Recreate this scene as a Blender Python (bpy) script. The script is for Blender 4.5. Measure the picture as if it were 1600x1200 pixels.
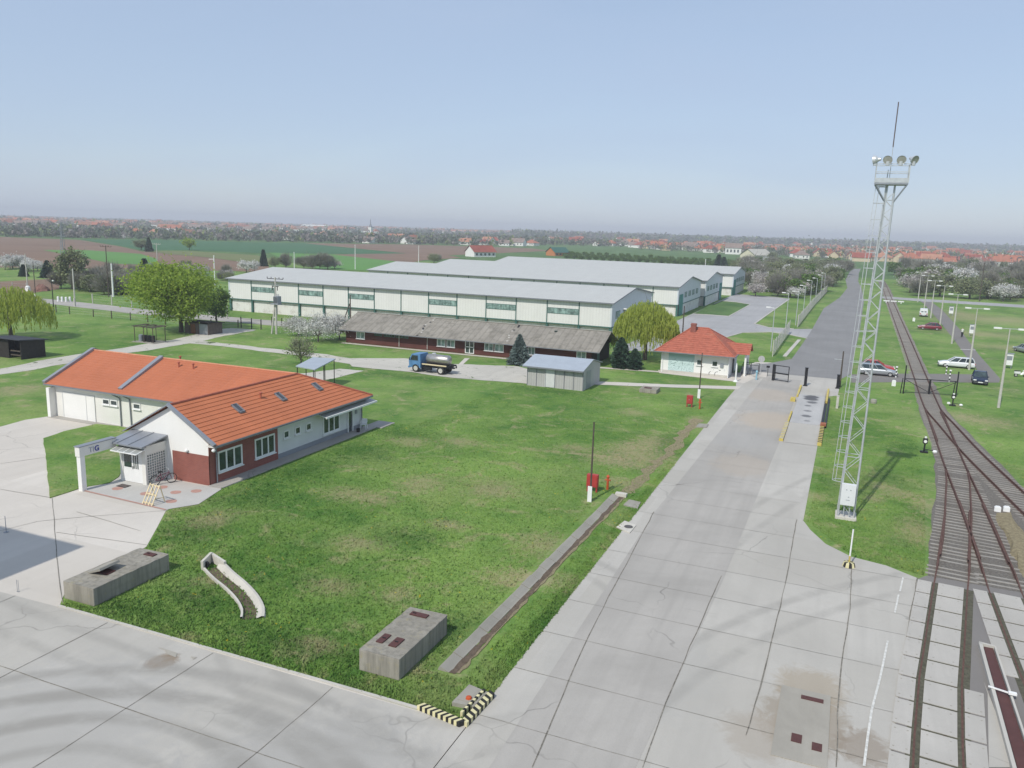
import bpy, math, random
import numpy as np
from mathutils import Vector, Matrix
random.seed(7); RNG = np.random.default_rng(7)
R = math.radians
for o in list(bpy.data.objects): bpy.data.objects.remove(o)
scene = bpy.context.scene; C = scene.collection

# ---------------- camera, sky, sun, exposure ----------------
# World axes follow the yard: +x along the hall fronts, +y away along the road.
FPX, PITCH, ROLL, YAW, CAMZ = 1260.7, R(10.926), R(1.780), R(-22.313), 17.3
cp, sp, cr, sr, ca, sa = math.cos(PITCH), math.sin(PITCH), math.cos(ROLL), math.sin(ROLL), math.cos(YAW), math.sin(YAW)
cam_d = bpy.data.cameras.new('camera'); cam = bpy.data.objects.new('camera', cam_d); C.objects.link(cam)
scene.camera = cam
fwd = Vector((sa*cp, ca*cp, -sp)); rt = Vector((ca, -sa, 0)); up = rt.cross(fwd)
X = rt*cr + up*sr; Y = -rt*sr + up*cr; Z = -fwd
mt = Matrix((X, Y, Z)).transposed().to_4x4(); mt.translation = (0, 0, CAMZ); cam.matrix_world = mt
cam_d.sensor_width = 36; cam_d.lens = FPX*36/1600; cam_d.clip_end = 20000; cam_d.clip_start = .3
scene.render.resolution_x = 1024; scene.render.resolution_y = 768
SUN_EL, SH_AZ = R(48), R(79)
w = bpy.data.worlds.new('World'); scene.world = w; w.use_nodes = True
nt = w.node_tree; sky = nt.nodes.new('ShaderNodeTexSky'); sky.sky_type = 'NISHITA'; sky.sun_disc = False
sky.sun_elevation = SUN_EL; sky.sun_rotation = R(191); sky.altitude = 0; sky.air_density = 1.0; sky.dust_density = .6; sky.ozone_density = .4
veil = nt.nodes.new('ShaderNodeMix'); veil.data_type = 'RGBA'; veil.inputs[0].default_value = .70   # thin high cloud veil evens out the spring sky
wtc = nt.nodes.new('ShaderNodeTexCoord'); wmp = nt.nodes.new('ShaderNodeMapping'); wmp.inputs['Scale'].default_value = (1, 1, 5); wnz = nt.nodes.new('ShaderNodeTexNoise'); wnz.inputs['Scale'].default_value = 1.6; wnz.inputs['Detail'].default_value = 6; wnz.inputs['Distortion'].default_value = .6
nt.links.new(wtc.outputs['Generated'], wmp.inputs[0]); nt.links.new(wmp.outputs[0], wnz.inputs['Vector']); wmr = nt.nodes.new('ShaderNodeMapRange'); wmr.inputs[1].default_value = .35; wmr.inputs[2].default_value = .7; wmr.inputs[3].default_value = .60; wmr.inputs[4].default_value = .78
nt.links.new(wnz.outputs[0], wmr.inputs[0]); nt.links.new(wmr.outputs[0], veil.inputs[0])
nt.links.new(sky.outputs[0], veil.inputs[6]); veil.inputs[7].default_value = (3.55, 4.4, 5.9, 1)
nt.links.new(veil.outputs[2], nt.nodes['Background'].inputs[0]); nt.nodes['Background'].inputs[1].default_value = .132
sd = bpy.data.lights.new('sun', 'SUN'); sd.energy = 3.35; sd.angle = R(.6); sd.color = (1, .955, .88)
so = bpy.data.objects.new('sun', sd); C.objects.link(so)
so.rotation_euler = Vector((math.cos(SH_AZ)*math.cos(SUN_EL), math.sin(SH_AZ)*math.cos(SUN_EL), -math.sin(SUN_EL))).to_track_quat('-Z', 'Y').to_euler()
vs = scene.view_settings; vs.view_transform = 'Standard'; vs.look = 'None'; vs.exposure = 0.0; vs.gamma = 1; vs.use_curve_mapping = False
scene.cycles.max_bounces = 5; scene.cycles.diffuse_bounces = 2; scene.cycles.glossy_bounces = 2; scene.cycles.transmission_bounces = 3
scene.cycles.transparent_max_bounces = 6; scene.cycles.volume_bounces = 0

def g(px, py, z=0):
    """survey point: where the sight line of a photo pixel meets the level z"""
    u = px-800; v = py-600; x = (u*cr+v*sr)/FPX; yy = (-u*sr+v*cr)/FPX
    dy = cp-yy*sp; dz = -sp-yy*cp; t = (z-CAMZ)/dz; a, b = x*t, dy*t
    return (a*ca+b*sa, -a*sa+b*ca)

# ---------------- materials ----------------
def node(nt, typ, **kw):
    n = nt.nodes.new(typ)
    for k, v in kw.items(): setattr(n, k, v)
    return n
def mix(nt, fac, a, b, blend='MIX'):
    n = nt.nodes.new('ShaderNodeMix'); n.data_type = 'RGBA'; n.blend_type = blend
    for s, v in ((0, fac), (6, a), (7, b)):
        if isinstance(v, (int, float)): n.inputs[s].default_value = v
        elif isinstance(v, tuple): n.inputs[s].default_value = (*v, 1) if len(v) == 3 else v
        else: nt.links.new(v, n.inputs[s])
    return n.outputs[2]
def noise(nt, vec, scale, detail=4, rough=.6, dist=0):
    n = node(nt, 'ShaderNodeTexNoise'); n.inputs['Scale'].default_value = scale; n.inputs['Detail'].default_value = detail
    n.inputs['Roughness'].default_value = rough; n.inputs['Distortion'].default_value = dist
    nt.links.new(vec, n.inputs['Vector']); return n.outputs[0]
def ramp(nt, fac, lo, hi):
    n = node(nt, 'ShaderNodeMapRange'); n.inputs[1].default_value = lo; n.inputs[2].default_value = hi
    nt.links.new(fac, n.inputs[0]); return n.outputs[0]
def vmap(nt, vec, sc):
    n = node(nt, 'ShaderNodeMapping'); n.inputs['Scale'].default_value = sc; nt.links.new(vec, n.inputs[0]); return n.outputs[0]
def math_(nt, op, a, b=None):
    n = node(nt, 'ShaderNodeMath', operation=op)
    for i, v in enumerate((a, b)):
        if v is None: continue
        if isinstance(v, (int, float)): n.inputs[i].default_value = v
        else: nt.links.new(v, n.inputs[i])
    return n.outputs[0]
MATS = {}
def base_mat(name, rough=.8, metal=0, spec=.3):
    m = bpy.data.materials.new(name); m.use_nodes = True; nt = m.node_tree; b = nt.nodes['Principled BSDF']
    b.inputs['Roughness'].default_value = rough; b.inputs['Metallic'].default_value = metal; b.inputs['Specular IOR Level'].default_value = spec
    tc = node(nt, 'ShaderNodeTexCoord'); MATS[name] = m
    return m, nt, b, tc.outputs['Object']
def bump(nt, b, h, dist, strength=1):
    n = node(nt, 'ShaderNodeBump'); n.inputs['Distance'].default_value = dist; n.inputs['Strength'].default_value = strength
    nt.links.new(h, n.inputs['Height']); nt.links.new(n.outputs[0], b.inputs['Normal'])
def plain(name, col, rough=.8, var=.12, scale=3, metal=0, bmp=0, streak=None, dirt=None, spec=.3):
    """base colour with two scales of noise; streak = (sx,sy,sz) stretched noise; dirt = colour of patches"""
    m, nt, b, tc = base_mat(name, rough, metal, spec)
    n1 = noise(nt, tc, scale, 5); n2 = noise(nt, tc, scale*7, 3)
    c = mix(nt, ramp(nt, n1, .3, .7), tuple(x*(1-var) for x in col), tuple(min(1, x*(1+var)) for x in col))
    c = mix(nt, math_(nt, 'MULTIPLY', ramp(nt, n2, .35, .75), min(1, var*2)), c, tuple(x*(1-var*1.6) for x in col))
    if streak:
        n3 = noise(nt, vmap(nt, tc, streak), 1, 4)
        c = mix(nt, math_(nt, 'MULTIPLY', ramp(nt, n3, .5, .75), .7), c, dirt or tuple(x*.6 for x in col))
    elif dirt:
        n3 = noise(nt, tc, scale*.6, 6, .7)
        c = mix(nt, ramp(nt, n3, .56, .7), c, dirt)
    nt.links.new(c, b.inputs['Base Color'])
    if bmp: bump(nt, b, n2, bmp)
    return m
def leafmat(name, c1, c2, trans=.3):
    m, nt, b, tc = base_mat(name, .7, 0, .2)
    oi = node(nt, 'ShaderNodeObjectInfo'); geo = node(nt, 'ShaderNodeNewGeometry')
    n1 = noise(nt, geo.outputs['Position'], .6, 3); rnd = geo.outputs['Random Per Island']
    f = math_(nt, 'ADD', math_(nt, 'MULTIPLY', rnd, .5), math_(nt, 'MULTIPLY', ramp(nt, n1, .3, .7), .5))
    c = mix(nt, f, c1, c2); nt.links.new(c, b.inputs['Base Color'])
    t = node(nt, 'ShaderNodeBsdfTranslucent'); nt.links.new(c, t.inputs[0]); ms = node(nt, 'ShaderNodeMixShader'); ms.inputs[0].default_value = trans
    nt.links.new(b.outputs[0], ms.inputs[1]); nt.links.new(t.outputs[0], ms.inputs[2]); nt.links.new(ms.outputs[0], nt.nodes['Material Output'].inputs[0])
    return m
def grassmat(name, dark, mid, dry, dryness=.5, flowers=True, trans=0, spots=(), lush=()):
    m, nt, b, tc = base_mat(name, .9, 0, .15)
    geo = node(nt, 'ShaderNodeNewGeometry'); P = geo.outputs['Position']
    flat = vmap(nt, P, (1, 1, 0))
    big = noise(nt, flat, .07, 5, .6); med = noise(nt, flat, .45, 6, .65, .6); fine = noise(nt, flat, 5, 4, .7); fib = noise(nt, vmap(nt, P, (14, 5, 0)), 1, 3, .8)
    c = mix(nt, ramp(nt, med, .34, .66), dark, mid)
    yel = tuple(a*1.25+b_*.15 for a, b_ in zip(mid, dry))
    c = mix(nt, math_(nt, 'MULTIPLY', ramp(nt, big, .42, .62), .75), c, yel)
    b2 = noise(nt, flat, .13, 4, .6, .8); c = mix(nt, math_(nt, 'MULTIPLY', ramp(nt, b2, .50, .66), .38*min(1, dryness)), c, tuple(a*.45+b_*.6 for a, b_ in zip(mid, dry)))
    dm = noise(nt, flat, .33, 7, .72, 1.2)
    c = mix(nt, math_(nt, 'MULTIPLY', ramp(nt, dm, .66-.12*dryness, .80-.12*dryness), .75), c, dry)
    m2 = noise(nt, flat, 1.7, 5, .7, .8); m3 = noise(nt, vmap(nt, P, (3.2, 2.1, 0)), 1, 5, .75, .6)
    c = mix(nt, math_(nt, 'MULTIPLY', ramp(nt, m2, .50, .68), .42), c, tuple(x*.72 for x in dark))
    c = mix(nt, math_(nt, 'MULTIPLY', ramp(nt, m3, .52, .72), .36), c, tuple(a*.55+b_*.5 for a, b_ in zip(mid, dry)))
    c = mix(nt, math_(nt, 'MULTIPLY', ramp(nt, fine, .4, .75), .45), c, tuple(x*.6 for x in dark))
    c = mix(nt, math_(nt, 'MULTIPLY', ramp(nt, fib, .5, .8), .4), c, tuple(min(1, x*1.7) for x in mid))
    for lst, colr, amt in ((lush, tuple(x*.70 for x in dark), .7), (spots, tuple(x*.85 for x in dry), .62)):
        for (px_, py_, rx_, ry_) in lst:
            sx_, sy_ = g(px_, py_); q_ = node(nt, 'ShaderNodeVectorMath', operation='DISTANCE'); nt.links.new(vmap(nt, P, (1/rx_, 1/ry_, 0)), q_.inputs[0]); q_.inputs[1].default_value = (sx_/rx_, sy_/ry_, 0)
            dd_ = math_(nt, 'ADD', q_.outputs['Value'], math_(nt, 'MULTIPLY', math_(nt, 'SUBTRACT', m3, .5), 5.5))
            c = mix(nt, math_(nt, 'MULTIPLY', ramp(nt, dd_, 1.6, .1), amt), c, colr)
    if flowers:
        v = node(nt, 'ShaderNodeTexVoronoi'); v.inputs['Scale'].default_value = 2.2; nt.links.new(flat, v.inputs['Vector'])
        dots = ramp(nt, v.outputs['Distance'], .13, .09)
        fz = math_(nt, 'MULTIPLY', dots, ramp(nt, noise(nt, flat, .25, 3), .5, .6))
        c = mix(nt, math_(nt, 'MULTIPLY', fz, .8), c, (.5, .4, .03))
    nt.links.new(c, b.inputs['Base Color'])
    if not trans: bump(nt, b, fine, .04, .6)
    else:
        t = node(nt, 'ShaderNodeBsdfTranslucent'); nt.links.new(c, t.inputs[0]); ms = node(nt, 'ShaderNodeMixShader'); ms.inputs[0].default_value = trans
        up_ = node(nt, 'ShaderNodeCombineXYZ'); up_.inputs[2].default_value = 1; nrm = node(nt, 'ShaderNodeVectorMath', operation='ADD'); nt.links.new(geo.outputs['Normal'], nrm.inputs[0]); nt.links.new(up_.outputs[0], nrm.inputs[1]); nt.links.new(nrm.outputs[0], b.inputs['Normal'])
        nt.links.new(b.outputs[0], ms.inputs[1]); nt.links.new(t.outputs[0], ms.inputs[2]); nt.links.new(ms.outputs[0], nt.nodes['Material Output'].inputs[0])
    return m
def concretemat(name, col, stain=(.2, .17, .13), wear=.5, cracks=True, weeds=0, sc=1.0, rough=.9, slab=None, spots=(), arcs=(), streak=0):
    m, nt, b, tc = base_mat(name, rough, 0, .2)
    geo = node(nt, 'ShaderNodeNewGeometry'); P = vmap(nt, geo.outputs['Position'], (1, 1, .7))
    n1 = noise(nt, P, .12*sc, 6, .65, .5); n2 = noise(nt, P, 1.1*sc, 6, .7); n3 = noise(nt, P, 14*sc, 3, .7); lane = noise(nt, vmap(nt, P, (1.1, .035, 1)), 1*sc, 4, .6)
    c = mix(nt, ramp(nt, n1, .32, .68), tuple(x*(1-.16*wear*2) for x in col), tuple(min(1, x*1.06) for x in col))
    c = mix(nt, math_(nt, 'MULTIPLY', ramp(nt, lane, .45, .7), .35*wear*2), c, tuple(x*.72 for x in col))
    c = mix(nt, math_(nt, 'MULTIPLY', ramp(nt, n2, .55, .78), .45), c, tuple(x*.75+s*.12 for x, s in zip(col, stain)))
    c = mix(nt, math_(nt, 'MULTIPLY', ramp(nt, n3, .5, .8), .3), c, tuple(x*.7 for x in col))
    c = mix(nt, ramp(nt, noise(nt, P, .35*sc, 8, .75, 2), .70, .80), c, stain)
    if cracks:
        v = node(nt, 'ShaderNodeTexVoronoi', feature='DISTANCE_TO_EDGE'); v.inputs['Scale'].default_value = .16*sc
        wv = node(nt, 'ShaderNodeVectorMath', operation='ADD'); nz = node(nt, 'ShaderNodeTexNoise'); nz.inputs['Scale'].default_value = .8
        nt.links.new(P, nz.inputs['Vector']); nt.links.new(P, wv.inputs[0]); nt.links.new(nz.outputs[1], wv.inputs[1]); nt.links.new(wv.outputs[0], v.inputs['Vector'])
        f = math_(nt, 'MULTIPLY', ramp(nt, v.outputs['Distance'], .006, .002), ramp(nt, noise(nt, P, .15, 2), .5, .6))
        c = mix(nt, math_(nt, 'MULTIPLY', f, .6), c, tuple(x*.4 for x in col))
    if slab:     # every cast slab has its own tone
        sp_ = node(nt, 'ShaderNodeSeparateXYZ'); nt.links.new(geo.outputs['Position'], sp_.inputs[0]); cb = node(nt, 'ShaderNodeCombineXYZ')
        for k in (0, 1): nt.links.new(math_(nt, 'FLOOR', math_(nt, 'DIVIDE', math_(nt, 'SUBTRACT', sp_.outputs[k], slab[k]), slab[k+2])), cb.inputs[k])
        wn_ = node(nt, 'ShaderNodeTexWhiteNoise', noise_dimensions='2D'); nt.links.new(cb.outputs[0], wn_.inputs['Vector'])
        c = mix(nt, math_(nt, 'MULTIPLY', wn_.outputs[0], .55), c, tuple(x*y for x, y in zip(col, (.80, .79, .77))))
    for (sx_, sy_, r_, sc_, am) in spots:
        q_ = node(nt, 'ShaderNodeVectorMath', operation='DISTANCE'); nt.links.new(vmap(nt, geo.outputs['Position'], (1, .8, 0)), q_.inputs[0]); q_.inputs[1].default_value = (sx_, sy_*.8, 0)
        dd_ = math_(nt, 'ADD', math_(nt, 'DIVIDE', q_.outputs['Value'], r_), math_(nt, 'MULTIPLY', math_(nt, 'SUBTRACT', noise(nt, P, 1.3, 7, .75, 1), .5), 1.6))
        c = mix(nt, math_(nt, 'MULTIPLY', ramp(nt, dd_, 1.15, .75), am), c, sc_)
    for (a0, a1, a2, wd_, am) in arcs:      # tyre sweeps: bands round the turning centre of three surveyed points
        (x1, y1), (x2, y2), (x3, y3) = g(*a0), g(*a1), g(*a2); D_ = 2*(x1*(y2-y3)+x2*(y3-y1)+x3*(y1-y2))
        ux = ((x1*x1+y1*y1)*(y2-y3)+(x2*x2+y2*y2)*(y3-y1)+(x3*x3+y3*y3)*(y1-y2))/D_; uy = ((x1*x1+y1*y1)*(x3-x2)+(x2*x2+y2*y2)*(x1-x3)+(x3*x3+y3*y3)*(x2-x1))/D_; rr_ = math.hypot(x1-ux, y1-uy)
        q_ = node(nt, 'ShaderNodeVectorMath', operation='DISTANCE'); nt.links.new(vmap(nt, geo.outputs['Position'], (1, 1, 0)), q_.inputs[0]); q_.inputs[1].default_value = (ux, uy, 0)
        e_ = math_(nt, 'ABSOLUTE', math_(nt, 'SUBTRACT', q_.outputs['Value'], rr_)); e2_ = math_(nt, 'ABSOLUTE', math_(nt, 'SUBTRACT', e_, .85)); band = math_(nt, 'MULTIPLY', ramp(nt, e2_, wd_, wd_*.3), ramp(nt, noise(nt, P, .35, 5, .7, .6), .30, .58))
        c = mix(nt, math_(nt, 'MULTIPLY', band, am*1.35), c, tuple(x*.60 for x in col))
    if streak:
        sn_ = noise(nt, vmap(nt, geo.outputs['Position'], (4.5, 4.5, .3)), 1, 5, .7); c = mix(nt, math_(nt, 'MULTIPLY', ramp(nt, sn_, .45, .68), streak), c, tuple(x*.45 for x in col))
        sn_ = noise(nt, vmap(nt, geo.outputs['Position'], (3, 3, 3)), 1, 7, .75); c = mix(nt, math_(nt, 'MULTIPLY', ramp(nt, sn_, .56, .68), .6), c, (.34, .30, .17))
    if weeds:
        wn = noise(nt, P, .55, 8, .75, 1); c = mix(nt, ramp(nt, wn, .62-weeds*.2, .66-weeds*.2), c, (.07, .11, .03))
    nt.links.new(c, b.inputs['Base Color']); bump(nt, b, n3, .01, .6)
    return m
def linemat(name, col, axis, pitch, depth=.35, line=.15, rough=.6, var=.08, metal=0, bmp=.02, dirt=None, dark=.55):
    """boards, corrugation or courses: repeating grooves across one axis"""
    m, nt, b, tc = base_mat(name, rough, metal)
    geo = node(nt, 'ShaderNodeNewGeometry'); sx = node(nt, 'ShaderNodeSeparateXYZ'); nt.links.new(geo.outputs['Position'], sx.inputs[0])
    f = math_(nt, 'FRACT', math_(nt, 'DIVIDE', sx.outputs[axis], pitch))
    tri = math_(nt, 'MULTIPLY', math_(nt, 'ABSOLUTE', math_(nt, 'SUBTRACT', f, .5)), 2)
    n1 = noise(nt, geo.outputs['Position'], .5, 5); n2 = noise(nt, geo.outputs['Position'], 6, 4)
    idx = math_(nt, 'FLOOR', math_(nt, 'DIVIDE', sx.outputs[axis], pitch)); wn = node(nt, 'ShaderNodeTexWhiteNoise', noise_dimensions='1D'); nt.links.new(idx, wn.inputs['W'])
    c = mix(nt, ramp(nt, n1, .3, .7), tuple(x*(1-var) for x in col), tuple(min(1, x*(1+var)) for x in col))
    c = mix(nt, math_(nt, 'MULTIPLY', wn.outputs[0], var*1.6), c, tuple(x*.6 for x in col))
    c = mix(nt, math_(nt, 'MULTIPLY', ramp(nt, n2, .5, .8), .25), c, tuple(x*.7 for x in col))
    if dirt: c = mix(nt, ramp(nt, noise(nt, geo.outputs['Position'], .9, 7, .7), .5, .72), c, dirt)
    c = mix(nt, math_(nt, 'MULTIPLY', ramp(nt, tri, 1-line, 1), depth), c, tuple(x*dark for x in col))
    nt.links.new(c, b.inputs['Base Color'])
    if bmp: bump(nt, b, math_(nt, 'MULTIPLY', tri, -1), bmp)
    return m
def brickmat(name, col, col2, mortar, sx=.25, sy=.075):
    m, nt, b, tc = base_mat(name, .85)
    geo = node(nt, 'ShaderNodeNewGeometry'); s = node(nt, 'ShaderNodeSeparateXYZ'); nt.links.new(geo.outputs['Position'], s.inputs[0])
    cb = node(nt, 'ShaderNodeCombineXYZ'); nt.links.new(math_(nt, 'ADD', s.outputs[0], s.outputs[1]), cb.inputs[0]); nt.links.new(s.outputs[2], cb.inputs[1])
    br = node(nt, 'ShaderNodeTexBrick'); br.inputs['Scale'].default_value = 1; br.inputs['Brick Width'].default_value = sx; br.inputs['Row Height'].default_value = sy
    br.inputs['Mortar Size'].default_value = .008; br.inputs['Color1'].default_value = (*col, 1); br.inputs['Color2'].default_value = (*col2, 1); br.inputs['Mortar'].default_value = (*mortar, 1)
    nt.links.new(cb.outputs[0], br.inputs['Vector'])
    n1 = noise(nt, geo.outputs['Position'], 1.2, 5); c = mix(nt, math_(nt, 'MULTIPLY', ramp(nt, n1, .4, .7), .35), br.outputs[0], tuple(x*.6 for x in col))
    nt.links.new(c, b.inputs['Base Color']); bump(nt, b, br.outputs['Fac'], .006, -1)
    return m
def glassmat(name, col=(.02, .03, .035), rough=.06):
    m, nt, b, tc = base_mat(name, rough, 0, .8)
    geo = node(nt, 'ShaderNodeNewGeometry'); n1 = noise(nt, geo.outputs['Position'], 1.3, 3)
    nt.links.new(mix(nt, ramp(nt, n1, .35, .65), tuple(x*.5 for x in col), tuple(x*1.9 for x in col)), b.inputs['Base Color']); return m

LG = ((.060, .160, .030), (.150, .250, .050), (.40, .34, .20)); GS = ((1565, 500, 14, 10), (1535, 522, 7, 5), (1590, 545, 6, 4), (1500, 490, 3, 8), (545, 772, 1.6, 1.2), (590, 780, 1.2, .9), (655, 758, 1.2, 1.5), (845, 850, 1.3, 1.6), (850, 905, 1.5, 1.0), (795, 905, 1.3, 1.0), (770, 765, 1.6, 1.5), (1000, 715, 2.6, 2.6), (985, 700, 1.6, 2), (960, 722, 2.2, 1), (975, 755, 1.1, 1.0), (1015, 690, 1.3, 2), (720, 690, 1.6, 1.0), (990, 645, 1.4, 1.2), (1272, 775, .8, .7), (1405, 772, 1.1, 1.0), (1450, 790, 1.0, 1.8), (1366, 780, .5, .8), (1380, 760, .8, .8), (1545, 660, 2.5, 2.2), (1500, 650, 1.5, 2), (1430, 830, 1.0, 2.2), (25, 610, 2, 2.5), (295, 997, .45, .3), (520, 915, 1.2, .8), (500, 1010, .9, .5), (330, 905, .7, .7), (330, 810, 1, 1.4), (640, 690, 1.4, 1.2), (620, 930, .8, .8), (900, 700, 1.4, 1), (830, 702, .9, .35), (865, 706, .9, .35), (900, 709, .9, .35), (935, 712, .9, .35), (965, 715, .9, .35), (5, 596, .5, .6), (12, 606, .5, .6), (22, 616, .5, .6), (32, 626, .5, .5), (38, 634, .5, .5), (45, 604, 1.2, .4), (1085, 655, .6, 1.2), (700, 820, 1, .7), (560, 850, 1.2, .8))
GL = ((470, 735, 1.6, 3.0), (400, 775, 1.5, 2.2), (560, 705, 2.2, 1.6), (640, 680, 3.2, 1.3), (300, 830, 1.6, 1.6), (320, 940, 2.4, 1.0), (200, 950, 2.4, .8), (700, 985, 1.0, 1.4), (870, 960, .5, 4), (1130, 630, .8, 3.5), (1040, 690, .7, 3), (850, 610, 5, 1.5), (1420, 700, 1.2, 1.3), (1390, 745, .7, 1.5), (640, 590, 5, 1.5), (480, 1010, 4, .7), (640, 840, 2, 1.5), (1300, 790, .8, .6))
G_LAWN = grassmat('lawn_grass', *LG, 1.0, spots=GS, lush=GL); G_TUFT = grassmat('grass_blades', *[tuple(x*1.25 for x in c) for c in LG], 1.0, True, .35, spots=GS, lush=GL)
G_FAR = grassmat('meadow_grass', (.045, .118, .036), (.095, .175, .050), (.26, .22, .13), .6, False)
AR = [((0, 1082), (240, 1066), (600, 1190), .5, .5), ((0, 1120), (200, 1102), (440, 1195), .5, .5), ((60, 985), (330, 1090), (620, 1198), .4, .35), ((0, 1165), (170, 1145), (300, 1195), .45, .45), ((380, 1020), (560, 1140), (760, 1150), .4, .3), ((900, 1190), (1010, 1085), (1230, 960), .4, .35), ((840, 1190), (960, 1020), (1090, 880), .35, .3)]
CONC = concretemat('apron_concrete', (.50, .475, .425), (.26, .21, .16), .5, arcs=AR, slab=(-10.4, 20.75, 2.98, 3.4), spots=((.1, 28.8, 1.6, (.27, .22, .16), .6), (-1.4, 27.2, 1.2, (.34, .29, .23), .5), (2.1, 28.0, .9, (.24, .19, .14), .6), (.2, 31.2, 1.3, (.33, .27, .19), .6), (-23.6, 21.9, .55, (.24, .18, .12), .9), (-14, 17, 4.5, (.34, .33, .31), .5), (-24, 15.5, 5.0, (.37, .36, .34), .45), (-6.5, 30, 3.5, (.40, .385, .35), .5)))
CONC_L = concretemat('light_concrete', (.62, .575, .51), (.40, .35, .28), .3, slab=(-38, 24, 5.8, 5.2))
CONC_M = concretemat('grey_worn_concrete', (.425, .40, .36), (.30, .26, .2), .6, spots=((-6, 62, 2.5, (.42, .36, .29), .5), (-5.6, 79, 3.2, (.46, .38, .29), .6), (-7, 92, 3, (.45, .38, .30), .5), (-7.5, 70, 2.5, (.36, .35, .33), .4)))
CONC_BR = concretemat('broken_concrete', (.56, .53, .46), (.24, .21, .14), .5, True, .12)
ASPH = concretemat('asphalt', (.255, .25, .242), (.30, .28, .25), .4, False)
ASPH_D = concretemat('dark_asphalt', (.215, .20, .185), (.2, .18, .15), .3, False)
YARD = concretemat('yard_concrete', (.39, .385, .38), (.26, .25, .24), .45)
CBLK = concretemat('weathered_concrete', (.36, .34, .29), (.13, .12, .09), .7, False, 0, 2.5)
CBLK_L = concretemat('pale_cast_concrete', (.60, .57, .50), (.25, .22, .16), .6, False, 0, 2.5)
KERB = concretemat('kerb_concrete', (.54, .515, .46), (.3, .27, .2), .4, False, 0, 3)
BALL = plain('ballast', (.245, .222, .19), .95, .4, 9, bmp=.05, dirt=(.19, .14, .105))
SLEEP = concretemat('sleeper_concrete', (.36, .335, .295), (.16, .13, .11), .8, False, 0, 3)
RUST = plain('rusty_rail', (.125, .066, .05), .75, .3, 4)
BROWNP = plain('red_brown_paint', (.10, .042, .036), .6, .15, 3)
WHITE = plain('white_plaster', (.80, .79, .75), .85, .03, .6)
CREAM = plain('cream_plaster', (.75, .735, .68), .85, .05, .6)
GREYP = plain('grey_render', (.66, .67, .65), .85, .06, .7)
WPAINT = plain('white_paint', (.80, .80, .78), .5, .05, 2)
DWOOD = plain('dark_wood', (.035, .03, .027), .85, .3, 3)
POLEW = plain('pole_wood', (.10, .08, .065), .9, .25, 4)
PCONC = plain('pole_concrete', (.52, .50, .45), .85, .12, 3)
DARK = plain('black_metal', (.018, .018, .02), .5, .2, 4)
GALV = plain('galvanised_steel', (.55, .57, .58), .45, .12, 3, metal=.35)
GREYM = plain('grey_sheet_metal', (.30, .32, .35), .45, .07, 1.2, metal=.3)
TRIM = plain('grey_flashing', (.20, .21, .23), .5, .1, 1)
RED = plain('red_paint', (.42, .05, .045), .5, .12, 3)
ORANGE = plain('orange_red_paint', (.5, .09, .03), .55, .12, 3)
BARK = plain('bark', (.11, .09, .075), .95, .3, 6)
BARKL = plain('pale_bark', (.17, .145, .12), .95, .3, 6)
TILE = linemat('orange_roof_tile', (.46, .152, .074), 0, .30, .2, .3, .8, .08, bmp=.012, dark=.75)
TILE2 = plain('old_red_roof_tile', (.42, .13, .082), .85, .22, 2.2, dirt=(.42, .18, .11))
RIDGE = plain('ridge_tile', (.55, .24, .14), .75, .15, 4)
BRICK = brickmat('red_brick', (.30, .085, .06), (.24, .065, .05), (.30, .20, .17))
GLASS = glassmat('window_glass', (.03, .045, .045))
GLASS_T = glassmat('teal_window_glass', (.17, .25, .225), .4)
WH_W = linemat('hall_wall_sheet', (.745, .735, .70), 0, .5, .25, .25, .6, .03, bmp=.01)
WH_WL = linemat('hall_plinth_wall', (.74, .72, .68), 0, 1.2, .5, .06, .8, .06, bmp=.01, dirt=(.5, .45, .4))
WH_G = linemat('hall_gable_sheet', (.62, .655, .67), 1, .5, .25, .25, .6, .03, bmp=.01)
WH_R = linemat('hall_roof_sheet', (.50, .50, .465), 0, 1.0, .14, .1, .5, .035, bmp=.006)
TEAL = plain('dark_teal_paint', (.06, .15, .13), .6, .12, 1)
TEAL2 = plain('teal_door_paint', (.06, .25, .21), .6, .1, 1)
BARR_W = linemat('brown_board_wall', (.115, .042, .034), 2, .2, .4, .15, .85, .2, bmp=.01)
BARR_R = linemat('grey_corrugated_roof', (.285, .262, .222), 0, .9, .5, .35, .95, .16, bmp=.04, dirt=(.135, .125, .10))
SHED_W = linemat('pale_corrugated_wall', (.46, .45, .43), 0, .30, .4, .3, .7, .07, bmp=.02)
SHED_R = plain('shed_roof_sheet', (.42, .46, .50), .45, .06, 1, metal=.2)
YEL = plain('yellow_paint', (.58, .46, .12), .8, .25, 3, dirt=(.45, .42, .34))
BLK = plain('black_paint', (.03, .03, .028), .8, .3, 6)
PYEL = plain('pale_yellow_paint', (.66, .60, .34), .7, .15, 6)
BLUE = plain('truck_blue_paint', (.10, .23, .42), .45, .15, 2)
STEEL = plain('tank_steel', (.50, .47, .44), .35, .2, 2, metal=.8)
TYRE = plain('tyre_rubber', (.03, .03, .03), .85, .2, 6)
RIM = plain('wheel_rim', (.45, .44, .42), .5, .15, 6)
PAVER = brickmat('patio_paver', (.46, .45, .42), (.42, .41, .385), (.33, .32, .3), .2, .1)
PAVER = concretemat('patio_paving', (.50, .485, .45), (.38, .36, .32), .3, False, 0, 2)
PRED = plain('red_paver', (.46, .27, .22), .85, .15, 8)
LWOOD = plain('new_pine', (.72, .60, .38), .8, .12, 5)
SOIL = concretemat('ploughed_soil', (.235, .155, .105), (.20, .17, .10), .6, False, 0, .25)
F_DG = concretemat('winter_wheat', (.055, .145, .06), (.05, .12, .04), .3, False, 0, .2)
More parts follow.
